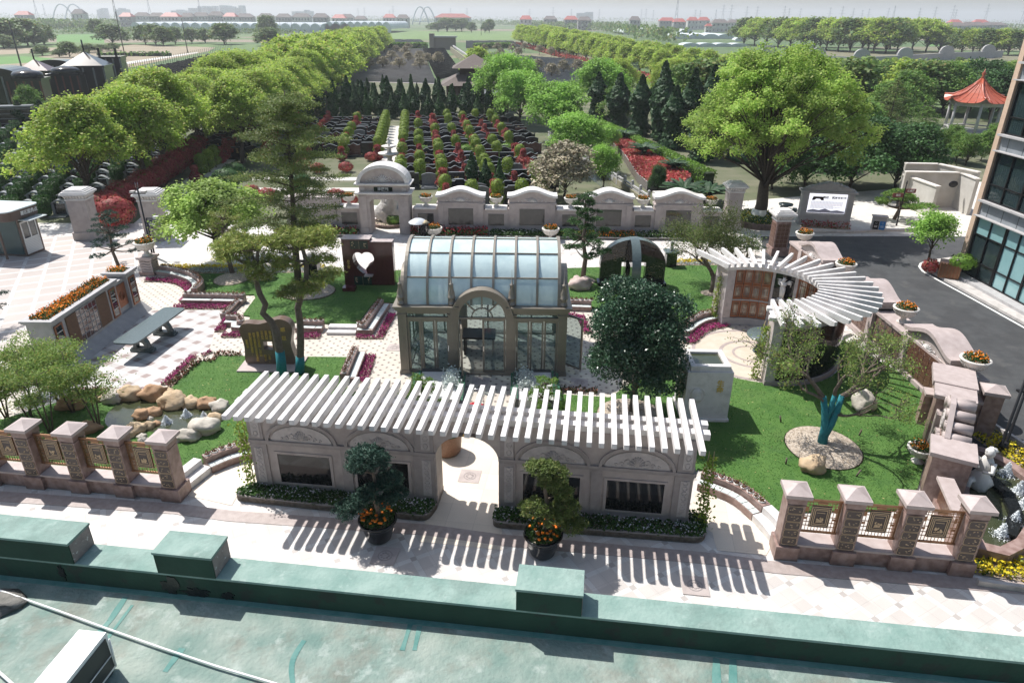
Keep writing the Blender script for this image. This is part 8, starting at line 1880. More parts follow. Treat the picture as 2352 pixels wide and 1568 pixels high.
for i in range(75):
 y = RW.uniform(98, 232); x = RW.uniform(.17*y+8, .80*y); 
 if (x/y < .37 and y > 125) or (abs(x-58) < 10 and 80 < y < 100) or (x > 48 and y < 112): continue
 T(RW.choice(['mid', 'farc', 'far', 'farc']), (x, y, 0), '%s tree of the dense wood right of the far tree avenue' % ORD[i], RW.uniform(8, 10.5), (1.15, 1.15, 1), 'dense wood right of the far avenue')
for i in range(22):
 y = RW.uniform(62, 98); x = RW.uniform(27, .64*y-2)
 if x < 26 or (x > 36 and 68 < y < 92) or x/y > .52: continue
 T(RW.choice(['mid', 'dark', 'mid']), (x, y, 0), '%s dark tree in the grove between camphor and red roofed pavilion' % ORD[i], RW.uniform(4.5, 6.5), (1.1, 1.1, 1), 'grove between camphor and pavilion')
for i, (a, b) in enumerate(((1600, 1040), (1700, 1050), (1790, 1060), (1890, 1090), (1960, 1110), (2060, 1080), (2120, 1020), (1650, 1000), (1850, 1030))): q_ = g(zC(a, b)); T('mid', (q_.x, q_.y, 0), 'leafy shrub, %s in the thicket behind the white maze walls' % ORD[i], 3.0, (.8, .8, 1), 'thicket behind the white maze walls', 'shrub', 'leafy_shrub')
struct('park_lawn', MB().sheet([(p.x, p.y) for p in gp(zC, (1700, 880), (2100, 890), (2400, 930), (2400, 1020), (1720, 1010))], -.006), mat('park grass', (.10, .16, .045), .95, (.14, .20, .06), .6))
pv = thing('red_roof_pavilion', 'hexagonal garden pavilion with an upturned orange red tiled roof', 'pavilion', (57.4, 90.0, 0), .2, None, 1.08); m_rt = mat('orange red glazed tiles', (.33, .07, .035), .35, (.42, .10, .05), 3)
rfm = MB(); nn = 48; ang = [2*math.pi*i/nn for i in range(nn)]
def hr(a, r0, up): d = (a % (math.pi/3))/(math.pi/3); k_ = 1-.10*math.sin(math.pi*d); return r0*k_, up*(abs(2*d-1)**4)
prof = [(3.5, 3.75, .55), (2.6, 4.15, .2), (1.7, 4.7, .06), (.8, 5.45, 0), (.12, 6.15, 0)]
for r0, z, upz in prof:
 for a in ang: rr_, uz = hr(a, r0, upz); rfm.v.append((rr_*math.cos(a), rr_*math.sin(a), z+uz))
for k in range(len(prof)-1):
 for i in range(nn): j = (i+1) % nn; rfm.f.append((k*nn+i, k*nn+j, (k+1)*nn+j, (k+1)*nn+i)); rfm.smooth.append(False)
ro = rfm.build('roof', m_rt, pv); rgm = MB()
for i in range(0, nn, 2): rgm.tube([rfm.v[k*nn+i] for k in range(len(prof))], .05 if i % 8 else .12, 5)
rgm.build('tile_ridges', m_rt, ro); MB().lathe([(.12, 6.1), (.22, 6.3), (.1, 6.45), (.25, 6.7), (.08, 6.9), (.02, 7.2)], 10).build('finial', m_rt, ro)
for k in range(6): a = k*math.pi/3; MB().lathe([(.17, 0), (.15, 3.6)], 8, (2.6*math.cos(a), 2.6*math.sin(a))).build('column', m_grgran, pv)
MB().lathe([(3.2, .0), (3.2, .45)], 6).build('platform', m_grgran, pv); MB().lathe([(2.75, 3.3), (2.75, 3.7)], 6, cap=False).build('beam', m_grgran, pv)
rl_ = MB()
for k in range(5): a0, a1 = k*math.pi/3, (k+1)*math.pi/3; p0, p1 = Vector((2.6*math.cos(a0), 2.6*math.sin(a0), .9)), Vector((2.6*math.cos(a1), 2.6*math.sin(a1), .9)); rl_.bar(p0, p1, .3, .1); rl_.bar(p0-Vector((0, 0, .3)), p1-Vector((0, 0, .3)), .05, .06)
rl_.build('bench_rail', m_grgran, pv); MB().box(-4.6, -3.4, 0, -3.0, -2.2, .3).build('steps', m_grgran, pv)
# dark mausolea at the left
def maus(px0, px1, ytop, kind, label, base_y=None):
 Y = g((px0, base_y)).y; a = gd((px0, base_y), Y); b = gd((px1, base_y), Y); h = gd((px0, ytop), Y).z*1.45+1.5; w_ = b.x-a.x; t = thing('mausoleum', label, 'mausoleum', (a.x+w_/2, Y, 0), .25, 'black mausolea')
 hb_ = h*.78 if kind != 'chim' else h*.85; m0 = m_gb if kind != 'red' else m_gr_
 MB().box(-w_/2, 0, 0, w_/2, w_*.9, hb_).build('body', m0, t); MB().box(-w_/2-.25, -.25, hb_, w_/2+.25, w_*.9+.25, hb_+.3).build('cornice', m_gb, t)
 if kind in ('pyr', 'red'): pyr(0, w_*.45, w_*.5, .05, hb_+.3, h*1.12, MB()).build('roof', m_gb if kind == 'pyr' else m_gr_, t); MB().cyl(0, w_*.45, h*1.1, h*1.4, .12).build('finial', m_gb, t)
 elif kind == 'vault': MB().vprism([(-w_/2*math.cos(math.pi*i/10), hb_+.3+w_*.12*math.sin(math.pi*i/10)) for i in range(11)], 0, w_*.9).build('roof', m_gb, t)
 elif kind == 'round': MB().lathe([(w_*.5, hb_+.3), (w_*.5, hb_+.8), (w_*.4, hb_+1.1), (.1, hb_+1.4)], 16, (0, w_*.45)).build('roof', m_gb, t)
 else:
  for s_ in (-1, 1): MB().box(s_*w_*.3-.18, w_*.4, hb_+.3, s_*w_*.3+.18, w_*.4+.36, hb_+1.7).build('finial', m_gb, t)
 ps = MB()
 for k in range(5): x = -w_/2+w_*k/4; ps.box(x-.12, -.1, 0, x+.12, 0, hb_)
 ps.build('pilaster', m_gr_ if kind == 'round' else m_gg, t)
for a in (((165, 250, 180, 'pyr', 'black mausoleum with a bright pyramid roof and spire', 232)), (232, 290, 165, 'chim', 'black mausoleum with two square chimney like finials', 218), (60, 125, 190, 'red', 'dark red mausoleum with a red pyramid roof', 232), (105, 170, 172, 'vault', 'black mausoleum with a wavy vaulted roof', 215), (45, 110, 215, 'round', 'red and black mausoleum with a round stepped roof', 272), (10, 50, 195, 'round', 'black mausoleum with a crown shaped top', 235), (130, 190, 198, 'round', 'low dark mausoleum with a shiny round cap', 240), (-60, 55, 205, 'flat', 'long black mausoleum block at the left edge', 268)): maus(*a[:5], base_y=a[5]) if a[3] != 'flat' else maus(a[0], a[1], a[2], 'vault', a[4], base_y=a[5])
MWL = thing('niche_wall', 'grey columbarium wall of small shelves at the left edge below the mausolea', 'wall', (-62.5, 86, 0), .35); MB().box(-8, 0, 0, 4.2, 1.2, 2.9).build('wall', m_gb, MWL); s_ = MB()
for k in range(5): s_.box(-8, -.1, .5+k*.55, 4.2, 0, .58+k*.55)
s_.box(-8.1, -.2, 2.9, 4.3, 1.3, 3.1); s_.build('shelf', m_gg, MWL)
# far burial grounds: thousands of small stones
def quadpts(zf, c4): return [g(zf(*p)) for p in c4]
def stones(label, c4, nu, nv, w_, h, m, seed=1, d=.12, jitter=.1):
 r = random.Random(seed); mb = MB(); a, b, c, d_ = c4
 for i in range(nu):
  for j in range(nv):
   u, v = (i+.5)/nu, (j+.5)/nv; p = (a*(1-u)+b*u)*(1-v)+(d_*(1-u)+c*u)*v
   if inview(p.x, p.y, 0, 10): hh = h*r.uniform(.8, 1.15); mb.box(p.x-w_/2, p.y, 0, p.x+w_/2, p.y+d, hh)
 o = mb.build('far_headstones', m); tag(o, label, 'headstones', None, 'stuff')
m_gst = mat('grey brown headstones', (.26, .245, .235), .8, (.34, .32, .305), .3); m_gnd = mat('grey burial ground', (.24, .225, .21), .9, (.30, .28, .255), .25)
S1 = quadpts(zB, [(40, 545), (740, 565), (655, 338), (240, 335)]); S2 = quadpts(zB, [(760, 540), (905, 500), (800, 338), (660, 338)]); S3 = quadpts(zB, [(1250, 600), (1700, 590), (1900, 430), (1050, 370)]); S4 = quadpts(zA, [(850, 640), (1300, 560), (1500, 360), (830, 520)]); S5 = quadpts(zB, [(250, 318), (690, 318), (640, 275), (380, 275)]); S6 = quadpts(zB, [(950, 330), (1350, 320), (1250, 285), (950, 285)])
for i, S in enumerate((S1, S2, S3, S4, S5, S6)): struct('burial_ground', MB().sheet([(p.x, p.y) for p in S], -.008-.001*i), m_gnd)
stones('rows of small grey brown headstones behind the cypress rows', S1, 46, 42, .75, .75, m_gst); stones('rows of black headstones along the channel wall', S2, 14, 60, .9, .95, m_gb, 2); stones('rows of dark headstones beyond the channel', S3, 60, 38, .8, .9, m_gg, 3); stones('rows of black headstones beside the left field', S4, 34, 34, .9, .9, m_gb, 4); stones('distant dark headstones behind the low hedge', S5, 60, 14, 1.0, .9, m_gg, 5); stones('distant headstones left of the right tree avenue', S6, 50, 12, 1.0, .9, m_gg, 6)
for i, (a, b) in enumerate([(190, 460), (300, 480), (390, 470), (500, 480), (560, 430), (450, 420), (640, 480), (340, 400), (230, 410), (540, 380), (640, 420), (300, 360), (400, 370), (480, 370), (690, 440), (250, 360), (560, 345)]): q_ = g(zB(a, b)); T('brown', (q_.x, q_.y, 0), '%s brown leaved young tree among the grey headstones behind the cypresses' % ORD[i], 3.4, (1.1, 1.1, 1), 'brown young trees in the left far burial ground')
for i, (a, b) in enumerate([(1070, 365), (1160, 350), (1260, 360), (1340, 350), (1440, 370), (1520, 390), (1600, 360), (1180, 400), (1300, 395), (1430, 500), (1520, 540), (1600, 510), (1700, 500), (1790, 490), (1540, 350), (1640, 395)]): q_ = g(zB(a, b)); T('brown', (q_.x, q_.y, 0), '%s brown leaved young tree among the dark headstones beyond the channel' % ORD[i], 3.6, (1, 1, 1), 'brown young trees in the right far burial ground')
for i, (p0, p1, lb) in enumerate((((280, 325), (690, 325), 'low green hedge behind the left far burial ground'), ((1000, 330), (1240, 325), 'low green hedge behind the right far burial ground'))): hedge('far_hedge', lb, [g(zB(*p0)), g(zB(*p1))], 2.5, 2.2, L_hedge, 8, .7, 5+i)
cw2 = thing('long_channel_wall', 'long grey brown stained wall running from the brown pavilion to the far gate', 'wall', (0, 0, 0)); a, b = g(zB(1000, 480)), g(zB(846, 350)); w_ = MB(); w_.bar((a.x, a.y, 1.0), (b.x, b.y, 1.0), .5, 2.0); w_.build('wall', m_canal, cw2); w_ = MB(); w_.bar((a.x+1, a.y, 2.3), (b.x+1, b.y, 2.3), .5, .5); w_.build('coping', m_grgran, cw2)
a, b = g(zB(705, 335)), g(zB(862, 345)); fg_ = thing('far_gate', 'long grey brown gate building at the end of the channel', 'building', (a.x, a.y, 0)); MB().box(0, 0, 0, b.x-a.x, 2, 5.0).build('wall', mat('beige brown stone', (.24, .20, .17), .8), fg_); MB().box(0, -1, 0, 2, 3, 6.6).build('tower', MATS['beige brown stone'], fg_); MB().box(2, -1.2, 5.0, b.x-a.x+.5, 3, 5.6).build('coping', m_grgran, fg_)
bx = T('farc', (-8.0, 165, 0), 'pale yellow round tree beside the channel behind the brown pavilion', 8, (1, 1, .9)); T('mid', (-3.5, 140, 0), 'round dark green tree right behind the brown pavilion', 7); T('mid', (2, 128, 0), 'green tree between the brown pavilion and the fresh green trees', 6); T('brown', (-22, 215, 0), 'brown tree at the far left bank of the channel', 4)
# right far avenue
i = 0
for t in range(26):
 for s_ in (-1, 1):
  u = t/25; p = Vector((9, 400, 0)).lerp(Vector((42, 150, 0)), u)+Vector((s_*5, 0, 0)); T('farc', p+Vector((RT.uniform(-1, 1), RT.uniform(-2, 2), 0)), 'avenue tree, %s from the far end in the %s row beyond the channel' % (ORD[t], 'left' if s_ < 0 else 'right'), 10-3.6*u, (1.05, 1.05, 1), 'tree avenue beyond the channel')
hedge('red_hedge', 'low red hedge under the tree avenue beyond the channel', [Vector((2, 400, 0)), Vector((34, 150, 0))], 2.2, 1.2, L_red, 5, .6, 9); hedge('red_hedge', 'low red hedge beside the black headstones at the left field', [g(zA(850, 560)), g(zA(1040, 600))], 1.5, 1.6, L_red, 12, .4, 10)
# big tree band on the right and the gabled far wall
bandp = [(x_, y_) for x_, y_ in ((470, 300), (540, 308), (620, 312), (700, 318), (780, 325), (860, 330), (940, 335), (1020, 340), (1100, 345), (1180, 350), (1260, 352), (1340, 358), (1420, 358), (1500, 350), (1180, 320), (1350, 330), (1450, 330), (1300, 345), (980, 320), (1600, 345), (1690, 350))]
for i, (a, b) in enumerate(bandp): q_ = g(zC(a, b)); T('farc' if i % 3 else 'far', (q_.x, q_.y, 0), '%s tree of the long band behind the gabled far wall' % ORD[i], 14, (1.25, 1.25, 1), 'tree band behind the gabled far wall')
for i, (a, b) in enumerate(((1930, 360), (2000, 365), (2080, 368), (2160, 370), (2240, 372), (2320, 370), (2050, 345), (2200, 345), (1780, 350), (1850, 352))): q_ = g(zC(a, b)); T('farc' if i % 2 else 'far', (q_.x, q_.y, 0), '%s tree of the clump beside the office building skyline' % ORD[i], 10, (1.3, 1.3, 1), 'tree clump near the office building skyline')
fwl = thing('far_gabled_wall', 'distant grey cemetery wall with arched gables and posts', 'wall', (0, 0, 0)); ps = [g(zC(a, b)) for a, b in ((560, 400), (620, 405), (950, 425), (1240, 440), (1530, 425), (1810, 405), (2090, 392), (2200, 385))]
for i in range(len(ps)-1): w_ = MB(); w_.bar((ps[i].x, ps[i].y, 1.2), (ps[i+1].x, ps[i+1].y, 1.2), .6, 2.4); w_.build('wall', m_grgran, fwl)
for p in ps[1:-1]:
 g_ = MB(); g_.vprism([(p.x-2.6, 0), (p.x+2.6, 0), (p.x+2.6, 3.2)]+[(p.x+2.4*math.cos(math.pi*i/10), 3.2+1.7*math.sin(math.pi*i/10)) for i in range(11)]+[(p.x-2.6, 3.2)], p.y-1.2, p.y-.4); g_.build('gable', m_grgran, fwl)
# fields
m_fb = mat('dry brown field', (.24, .19, .13), .95, (.31, .26, .18), .12, detail=8); m_fg = mat('green crop field', (.10, .17, .05), .95, (.15, .22, .07), .08, detail=8); m_fg2 = mat('bright green grass field', (.08, .19, .045), .95, (.12, .23, .06), .15)
def field(zf, p, m, dz): struct('field', MB().sheet([(q.x, q.y) for q in gp(zf, *p)], dz), m)
field(zA, [(-600, 640), (0, 610), (700, 490), (1400, 345), (1450, 320), (900, 300), (600, 340), (380, 360), (200, 395), (-600, 420)], m_fb, -.021); field(zA, [(-600, 400), (150, 378), (390, 395), (370, 412), (-600, 470)], m_fg2, -.014); field(zA, [(-600, 395), (300, 355), (500, 320), (-600, 330)], m_fb, -.020)
field(zB, [(310, 265), (1380, 270), (1380, 215), (330, 205)], m_fg, -.02); field(zA, [(380, 285), (700, 290), (700, 230), (380, 235)], m_fg2, -.019); field(zC, [(1720, 310), (1960, 310), (1960, 250), (1700, 255)], m_fg2, -.02)
field(zA, [(900, 425), (1330, 357), (1330, 350), (900, 410)], m_pale, -.010); field(zA, [(-100, 605), (900, 425), (900, 410), (-100, 585)], m_pale, -.011)
hedge('field_hedge', 'line of low green bushes crossing the brown field', [g(zA(660, 378)), g(zA(1150, 378))], 3, 1.2, L_mid, 2, .8, 11)
fnc = thing('wire_fence', 'green wire fence of thin posts along the field road', 'fence', (0, 0, 0)); a, b = g(zA(800, 500)), g(zA(1560, 330)); pm = MB()
for k in range(60): p = a.lerp(b, (k/59)**1.4); MB().cyl(p.x, p.y, 0, 2.2, .07, n=5).build('post', mat('dark green post', (.02, .07, .04), .6), fnc)
# individual bushes and trees in the fields, from the photo
FT = [(285, 375, 120, 310, 'round dark bush on the brown field'), (400, 385, 100, 330, 'left bush of the pair on the brown field'), (470, 385, 130, 280, 'tall pale bush on the brown field'), (600, 355, 140, 295, 'long low bush on the brown field'), (680, 345, 120, 300, 'middle low bush on the brown field'), (760, 340, 100, 290, 'right low bush on the brown field'), (575, 370, 50, 340, 'smallest bush on the brown field'),
      (1800, 250, 140, 105, 'dark round topped tree left of the hill of avenue trees'), (1510, 300, 190, 155, 'large dark round tree at the end of the field road'), (660, 250, 130, 130, 'tree left of the field copse'), (760, 300, 200, 165, 'broad tree in front of the field copse'), (1100, 310, 150, 180, 'leftmost tree of the dense field copse'), (980, 300, 150, 170, 'second tree of the dense field copse'), (1050, 305, 150, 165, 'third tree of the dense field copse'), (1180, 300, 120, 185, 'fourth tree of the dense field copse'), (1290, 295, 120, 190, 'brown tree right of the dense field copse'), (1380, 290, 120, 195, 'last tree right of the dense field copse'), (1810, 310, 170, 190, 'round olive tree beside the avenue top'),
      (60, 320, 260, 130, 'leftmost tall tree of the left copse'), (190, 310, 240, 125, 'second tall tree of the left copse'), (300, 300, 180, 165, 'right end tree of the left copse'), (230, 310, 170, 235, 'pale bush in front of the left copse'), (30, 330, 170, 235, 'pale bush at the left edge before the copse')]
for (x, yb, w_, yt, lb) in FT:
 q_ = g(zA(x, yb)); h = max(1.5, gd(zA(x, yt), q_.y).z); hw = w_*.3418/F_PX*q_.y/2*1.1; T('far' if q_.y > 130 else 'mid', (q_.x, q_.y, 0), lb, h, (hw/4.6/(h/8), hw/4.6/(h/8), 1))
for i, (x, yb, w_, yt) in enumerate(((760, 215, 120, 150), (820, 215, 140, 120), (880, 212, 100, 130), (920, 215, 100, 125), (985, 222, 60, 150), (1075, 222, 60, 150), (1105, 222, 70, 130), (720, 200, 80, 160))): q_ = g(zB(x, yb)); h = gd(zB(x, yt), q_.y).z; hw = w_*.3418/F_PX*q_.y/2*1.15; T('far', (q_.x, q_.y, 0), '%s tree of the copse in front of the cream school building' % ORD[i], h, (hw/4.6/(h/8), hw/4.6/(h/8), 1), 'copse in front of the cream building')
# tree belts towards the horizon: far woods that read as one mass
def belt(label, pts_, n, h, seed, w_=8):
 r = np.random.RandomState(seed); i = r.randint(0, len(pts_)-1, n); t = r.uniform(0, 1, n); A_ = np.array([[p.x, p.y] for p in pts_]); base = A_[i]*(1-t[:, None])+A_[i+1]*t[:, None]
 cl = r.randint(0, n//60+1, n); ch = (h*(.55+.55*np.abs(np.sin(cl*1.7)))); base = A_[0]+(A_[-1]-A_[0])*((cl+.5)/(n//60+1))[:, None]+r.normal(0, w_*.5, (n, 2))
 if len(pts_) > 2: k = ((cl+.5)/(n//60+1))*(len(pts_)-1); ii = np.minimum(k.astype(int), len(pts_)-2); f_ = (k-ii)[:, None]; base = A_[ii]*(1-f_)+A_[ii+1]*f_+r.normal(0, w_*.5, (n, 2))
 z = r.uniform(.05, 1, n)**.7*ch; o = leafcloud('far_wood', np.column_stack([base, z]), r.uniform(h*.16, h*.4, n), L_far, seed=seed, updown=.6); tag(o, label, 'far wood', None, 'stuff')
belt('far belt of trees before the village at the left', gp(zA, (-100, 200), (600, 195), (1200, 140), (2352, 138)), 9000, 9, 1, 22); belt('far belt of trees behind the white tunnels', gp(zA, (-100, 118), (900, 108), (2352, 112)), 7000, 11, 2, 40)
belt('far belt of trees before the village in the middle', gp(zB, (0, 140), (700, 150), (1300, 175), (2100, 200)), 9000, 9, 3, 20); belt('far belt of trees below the skyline in the middle', gp(zB, (400, 118), (1200, 125), (2352, 135)), 9000, 11, 4, 40)
belt('far belt of trees before the village at the right', gp(zC, (-50, 190), (700, 150), (1500, 180), (2352, 210)), 9000, 9, 5, 18); belt('far belt of trees below the skyline at the right', gp(zC, (0, 135), (1200, 137), (2400, 152)), 9000, 11, 6, 40)
belt('thin tree line on the horizon', [Vector((-2600, 3300, 0)), Vector((0, 3600, 0)), Vector((2700, 3300, 0))], 9000, 18, 7, 90); belt('trees at the edge of the green field', gp(zB, (1380, 190), (1900, 210), (2352, 290)), 3500, 8, 8, 12); belt('scrub between the left copse and the tunnels', gp(zA, (420, 230), (900, 215), (1500, 225), (2000, 235)), 4000, 4, 9, 12)
# white plastic tunnels
m_plas = mat('white plastic sheet', (.50, .54, .55), .5, (.58, .62, .63), .05)
def tunnels(zf, x0, x1, yb, yt, n, label, depth, group):
 for i in range(n):
  a, b = g(zf(x0+(x1-x0)*i/n, yb)), g(zf(x0+(x1-x0)*(i+1)/n, yb))
  if a.y > 700: a, b = gd(zf(x0+(x1-x0)*i/n, yb), 690), gd(zf(x0+(x1-x0)*(i+1)/n, yb), 690); a.z = 0
  w_ = (b-a).length; h = max(1.5, gd(zf(x0, yt), a.y).z); t = MB(); m_ = 8
  for k in range(m_):
   a0, a1 = math.pi*k/m_, math.pi*(k+1)/m_; q4 = [(w_/2-w_/2*math.cos(a0), h*.35+h*.65*math.sin(a0)), (w_/2-w_/2*math.cos(a1), h*.35+h*.65*math.sin(a1))]
   t.add([(q4[0][0], 0, q4[0][1]), (q4[1][0], 0, q4[1][1]), (q4[1][0], depth, q4[1][1]), (q4[0][0], depth, q4[0][1])], [(0, 1, 2, 3)], smooth=True)
  t.vprism([(0, 0), (w_, 0)]+[(w_/2+w_/2*math.cos(math.pi*k/m_), h*.35+h*.65*math.sin(math.pi*k/m_)) for k in range(m_+1)], 0, .2); o = t.build('plastic_tunnel', m_plas); o.location = a; tag(o, ('%s white tunnel from the left %s' % (ORD[i], label) if n > 1 else label), 'greenhouse tunnel', group)
tunnels(zA, 880, 2352, 195, 150, 22, 'in the long row beyond the left field', 120, 'long row of white tunnels'); tunnels(zB, 0, 430, 185, 145, 9, 'in the row ending above the left avenue', 120, 'white tunnels above the left avenue'); tunnels(zC, 60, 490, 315, 290, 4, 'in the nearest row at the right', 12, 'nearest white tunnels at the right'); tunnels(zC, 0, 390, 262, 228, 4, 'in the middle row at the right', 60, 'middle white tunnels at the right'); tunnels(zC, -340, 130, 225, 195, 5, 'in the far row at the right', 90, 'far white tunnels at the right')
for a, b, lb in ((430, 280, 'single white tunnel end left of the tree band'), (1805, 290, 'small white tunnel on the green field near the houses')): tunnels(zC, a-20, a+25, b, b-25, 1, lb, 8, None)
# houses
m_hw = mat('white house wall', (.46, .45, .43), .8, (.52, .51, .49), .3); m_hg = mat('grey house wall', (.26, .26, .25), .8, (.32, .31, .30), .3); m_rr = mat('red house roof', (.36, .07, .055), .6, (.42, .10, .08), .5); m_rg = mat('grey brown house roof', (.13, .105, .095), .8, (.17, .14, .13), .5)
def house(zf, x0, x1, yb, yt, red, label, grey=False, storeys=2, group='houses of the far village'):
 a, b = g(zf(x0, yb)), g(zf(x1, yb))
 if a.y > 850: Yh = 930+(x0*37 % 170); a, b = gd(zf(x0, yb), Yh), gd(zf(x1, yb), Yh); a.z = 0
 w_ = max(4, b.x-a.x); h = max(4, gd(zf(x0, yt), a.y).z); hb_ = h*.72; d = min(w_*.8, 12); t = thing('house', label, 'house', a, 0, group)
 MB().box(0, 0, 0, w_, d, hb_).build('wall', m_hg if grey else m_hw, t); e = .5; rf_ = MB(); rf_.add([(-e, -e, hb_), (w_+e, -e, hb_), (w_+e, d+e, hb_), (-e, d+e, hb_), (w_*.2, d/2, h), (w_*.8, d/2, h)], [(0, 1, 5, 4), (1, 2, 5), (2, 3, 4, 5), (3, 0, 4), (3, 2, 1, 0)]); rf_.build('roof', m_rr if red else m_rg, t)
 n = max(2, int(w_/4)); 
 for s_ in range(storeys):
  for k in range(min(n, 7)): x = w_*(k+.5)/min(n, 7); MB().box(x-.8, -.06, hb_*(s_+.35)/storeys, x+.8, 0, hb_*(s_+.8)/storeys).build('window', m_dwin, t)
HH_ = [(zC, 90, 160, 190, 115, 1, 0, 'house with a red roof at the left end of the right village'), (zC, 160, 235, 195, 115, 1, 0, 'tall white house with a red roof beside the aerial mast'), (zC, 250, 350, 220, 130, 0, 0, 'white three storey house with grey roof, left one of three'), (zC, 355, 440, 215, 132, 0, 0, 'white three storey house with grey roof, middle of three'), (zC, 445, 525, 180, 132, 0, 1, 'white house with grey roof, right of three'), (zC, 210, 248, 222, 160, 1, 0, 'narrow white house with a red roof in front of the three'), (zC, 390, 440, 226, 188, 1, 0, 'small white shed with a red roof'), (zC, 1470, 1540, 165, 125, 1, 0, 'red roofed house with a tower behind the tree band'), (zC, 1500, 1620, 195, 128, 0, 0, 'wide grey roofed house behind the tree band'), (zC, 1738, 1830, 225, 153, 1, 0, 'white gabled house, leftmost of the right group'), (zC, 1810, 1930, 238, 150, 0, 0, 'house with a big brown roof in the right group'), (zC, 1920, 2060, 235, 148, 0, 0, 'long house with a pale roof in the right group'), (zC, 1868, 1940, 247, 203, 1, 0, 'small white house in front of the right group'), (zC, 2060, 2235, 205, 150, 0, 1, 'long grey roofed house at the right'), (zC, 2020, 2120, 160, 132, 1, 0, 'red roofed house behind the long grey one'), (zC, 1860, 1940, 155, 132, 1, 0, 'red roofed house behind the brown roof'), (zC, 1700, 1790, 165, 140, 0, 1, 'low grey house left of the right group'), (zC, 900, 980, 150, 130, 1, 0, 'distant red roofed house above the tree band'), (zC, 1000, 1090, 152, 132, 1, 0, 'second distant red roofed house above the tree band'), (zC, 830, 865, 150, 122, 0, 1, 'distant grey tower house above the tree band'), (zC, 0, 80, 150, 125, 1, 1, 'low houses at the left of the right village'),
 (zB, 735, 980, 155, 92, 1, 0, 'cream school building with a long pale red roof'), (zB, 2245, 2352, 190, 118, 1, 1, 'brown gabled house left of the mast'), (zB, 1610, 1700, 130, 108, 1, 1, 'long low red roofed house on the skyline'), (zB, 1700, 1790, 140, 112, 0, 1, 'grey house on the middle skyline'), (zB, 2050, 2120, 140, 110, 0, 1, 'grey roofed house on the middle skyline'), (zB, 390, 470, 125, 95, 1, 0, 'red roofed house right of the left arch bridge'), (zB, 480, 560, 125, 98, 0, 0, 'pale house near the middle arch bridge'), (zB, 100, 190, 130, 95, 0, 0, 'wide pale house above the tunnels'), (zB, 195, 275, 138, 108, 0, 0, 'white terrace above the tunnels'), (zB, 0, 90, 115, 88, 0, 1, 'grey house at the left of the middle skyline'), (zB, 1310, 1390, 125, 105, 1, 0, 'distant pale pavilion roof house'), (zB, 1470, 1560, 130, 108, 0, 1, 'low grey house on the middle skyline')]
for zf, x0, x1, yb, yt, red, gy, lb in HH_: house(zf, x0, x1, yb, yt, red, lb, bool(gy))
vx = [(100, 200, 125, 75, 1, 'left edge'), (480, 560, 110, 62, 0, 'dark gabled'), (800, 880, 122, 86, 1, 'bright red'), (900, 1000, 125, 84, 0, 'wide gable'), (1000, 1100, 132, 86, 0, 'tall grey'), (1080, 1200, 135, 85, 1, 'red and white'), (1210, 1300, 132, 88, 0, 'plain grey'), (1290, 1400, 130, 84, 0, 'low brown'), (1400, 1500, 135, 78, 0, 'stepped gable'), (1500, 1585, 133, 86, 1, 'large red'), (1585, 1700, 133, 92, 0, 'long grey'), (1730, 1830, 125, 90, 0, 'small twin'), (1850, 1950, 120, 92, 0, 'low grey'), (1960, 2080, 122, 90, 0, 'pale walled'), (2100, 2200, 118, 90, 0, 'distant pale'), (2230, 2320, 125, 98, 1, 'last red'), (640, 740, 100, 80, 1, 'far red')]
for i, (x0, x1, yb, yt, red, d_) in enumerate(vx): house(zA, x0, x1, yb, yt, red, '%s roofed house, %s from the left of the left village' % (d_, ORD[i]), i % 2 == 0, group='houses of the left village')
# apartment blocks, bridges, masts, pylons, poles
m_hz = mat('pale apartment wall', (.36, .40, .42), .8)
def block(zf, x0, x1, yb, yt, label, n=3):
 Y = 2600; a, b = gd(zf(x0, yb), Y), gd(zf(x1, yb), Y); t = thing('apartment_block', label, 'apartment block', (a.x, Y, 0)); w_ = (b.x-a.x)/n; r = random.Random(x0)
 for k in range(n):
  h = gd(zf(x0, yt), Y).z*r.uniform(.82, 1.05); MB().box(k*w_, 0, 0, (k+1)*w_*.97, 30, h).build('tower', m_hz, t)
 s_ = MB(); hh = gd(zf(x0, yt), Y).z*.8
 for z in range(4, int(hh), 6): s_.box(0, -.8, z, (b.x-a.x)*.97, -.05, z+2)
 s_.build('window_bands', m_hg, t)
block(zA, 1150, 1260, 90, 62, 'low pale apartment blocks left of the tall ones on the skyline'); block(zA, 1268, 1460, 88, 40, 'tall pale apartment blocks on the left skyline', 6); block(zA, 1480, 1640, 88, 42, 'second tall group of apartment blocks on the left skyline', 5); block(zA, 650, 700, 80, 58, 'faint apartment blocks far left on the skyline'); block(zA, 770, 850, 80, 58, 'faint twin apartment blocks far left on the skyline'); block(zB, 1690, 1805, 110, 76, 'pale blue apartment slab on the middle skyline', 2); block(zA, 1960, 2100, 92, 70, 'faint apartment blocks above the left avenue', 5)
m_arch = mat('pale painted steel arch', (.55, .60, .63), .6)
def bridge(zf, x0, x1, yb, yt, label):
 Y = 1500; a, b = gd(zf(x0, yb), Y), gd(zf(x1, yb), Y); w_ = b.x-a.x; h = gd(zf(x0, yt), Y).z; t = thing('arch_bridge', label, 'bridge', (a.x, Y, 0))
 for k, (s0, s1) in enumerate(((0, .72), (.28, 1.0))): MB().tube([(w_*(s0+(s1-s0)*i/14), k*10, h*math.sin(math.pi*i/14)**.8) for i in range(15)], 1.3, 6).build('arch', m_arch, t)
 MB().box(0, 0, 5, w_, 10, 6.5).build('deck', m_arch, t)
bridge(zA, 340, 560, 85, 28, 'pale double arch bridge on the left skyline'); bridge(zB, 583, 742, 105, 46, 'pale double arch bridge on the middle skyline')
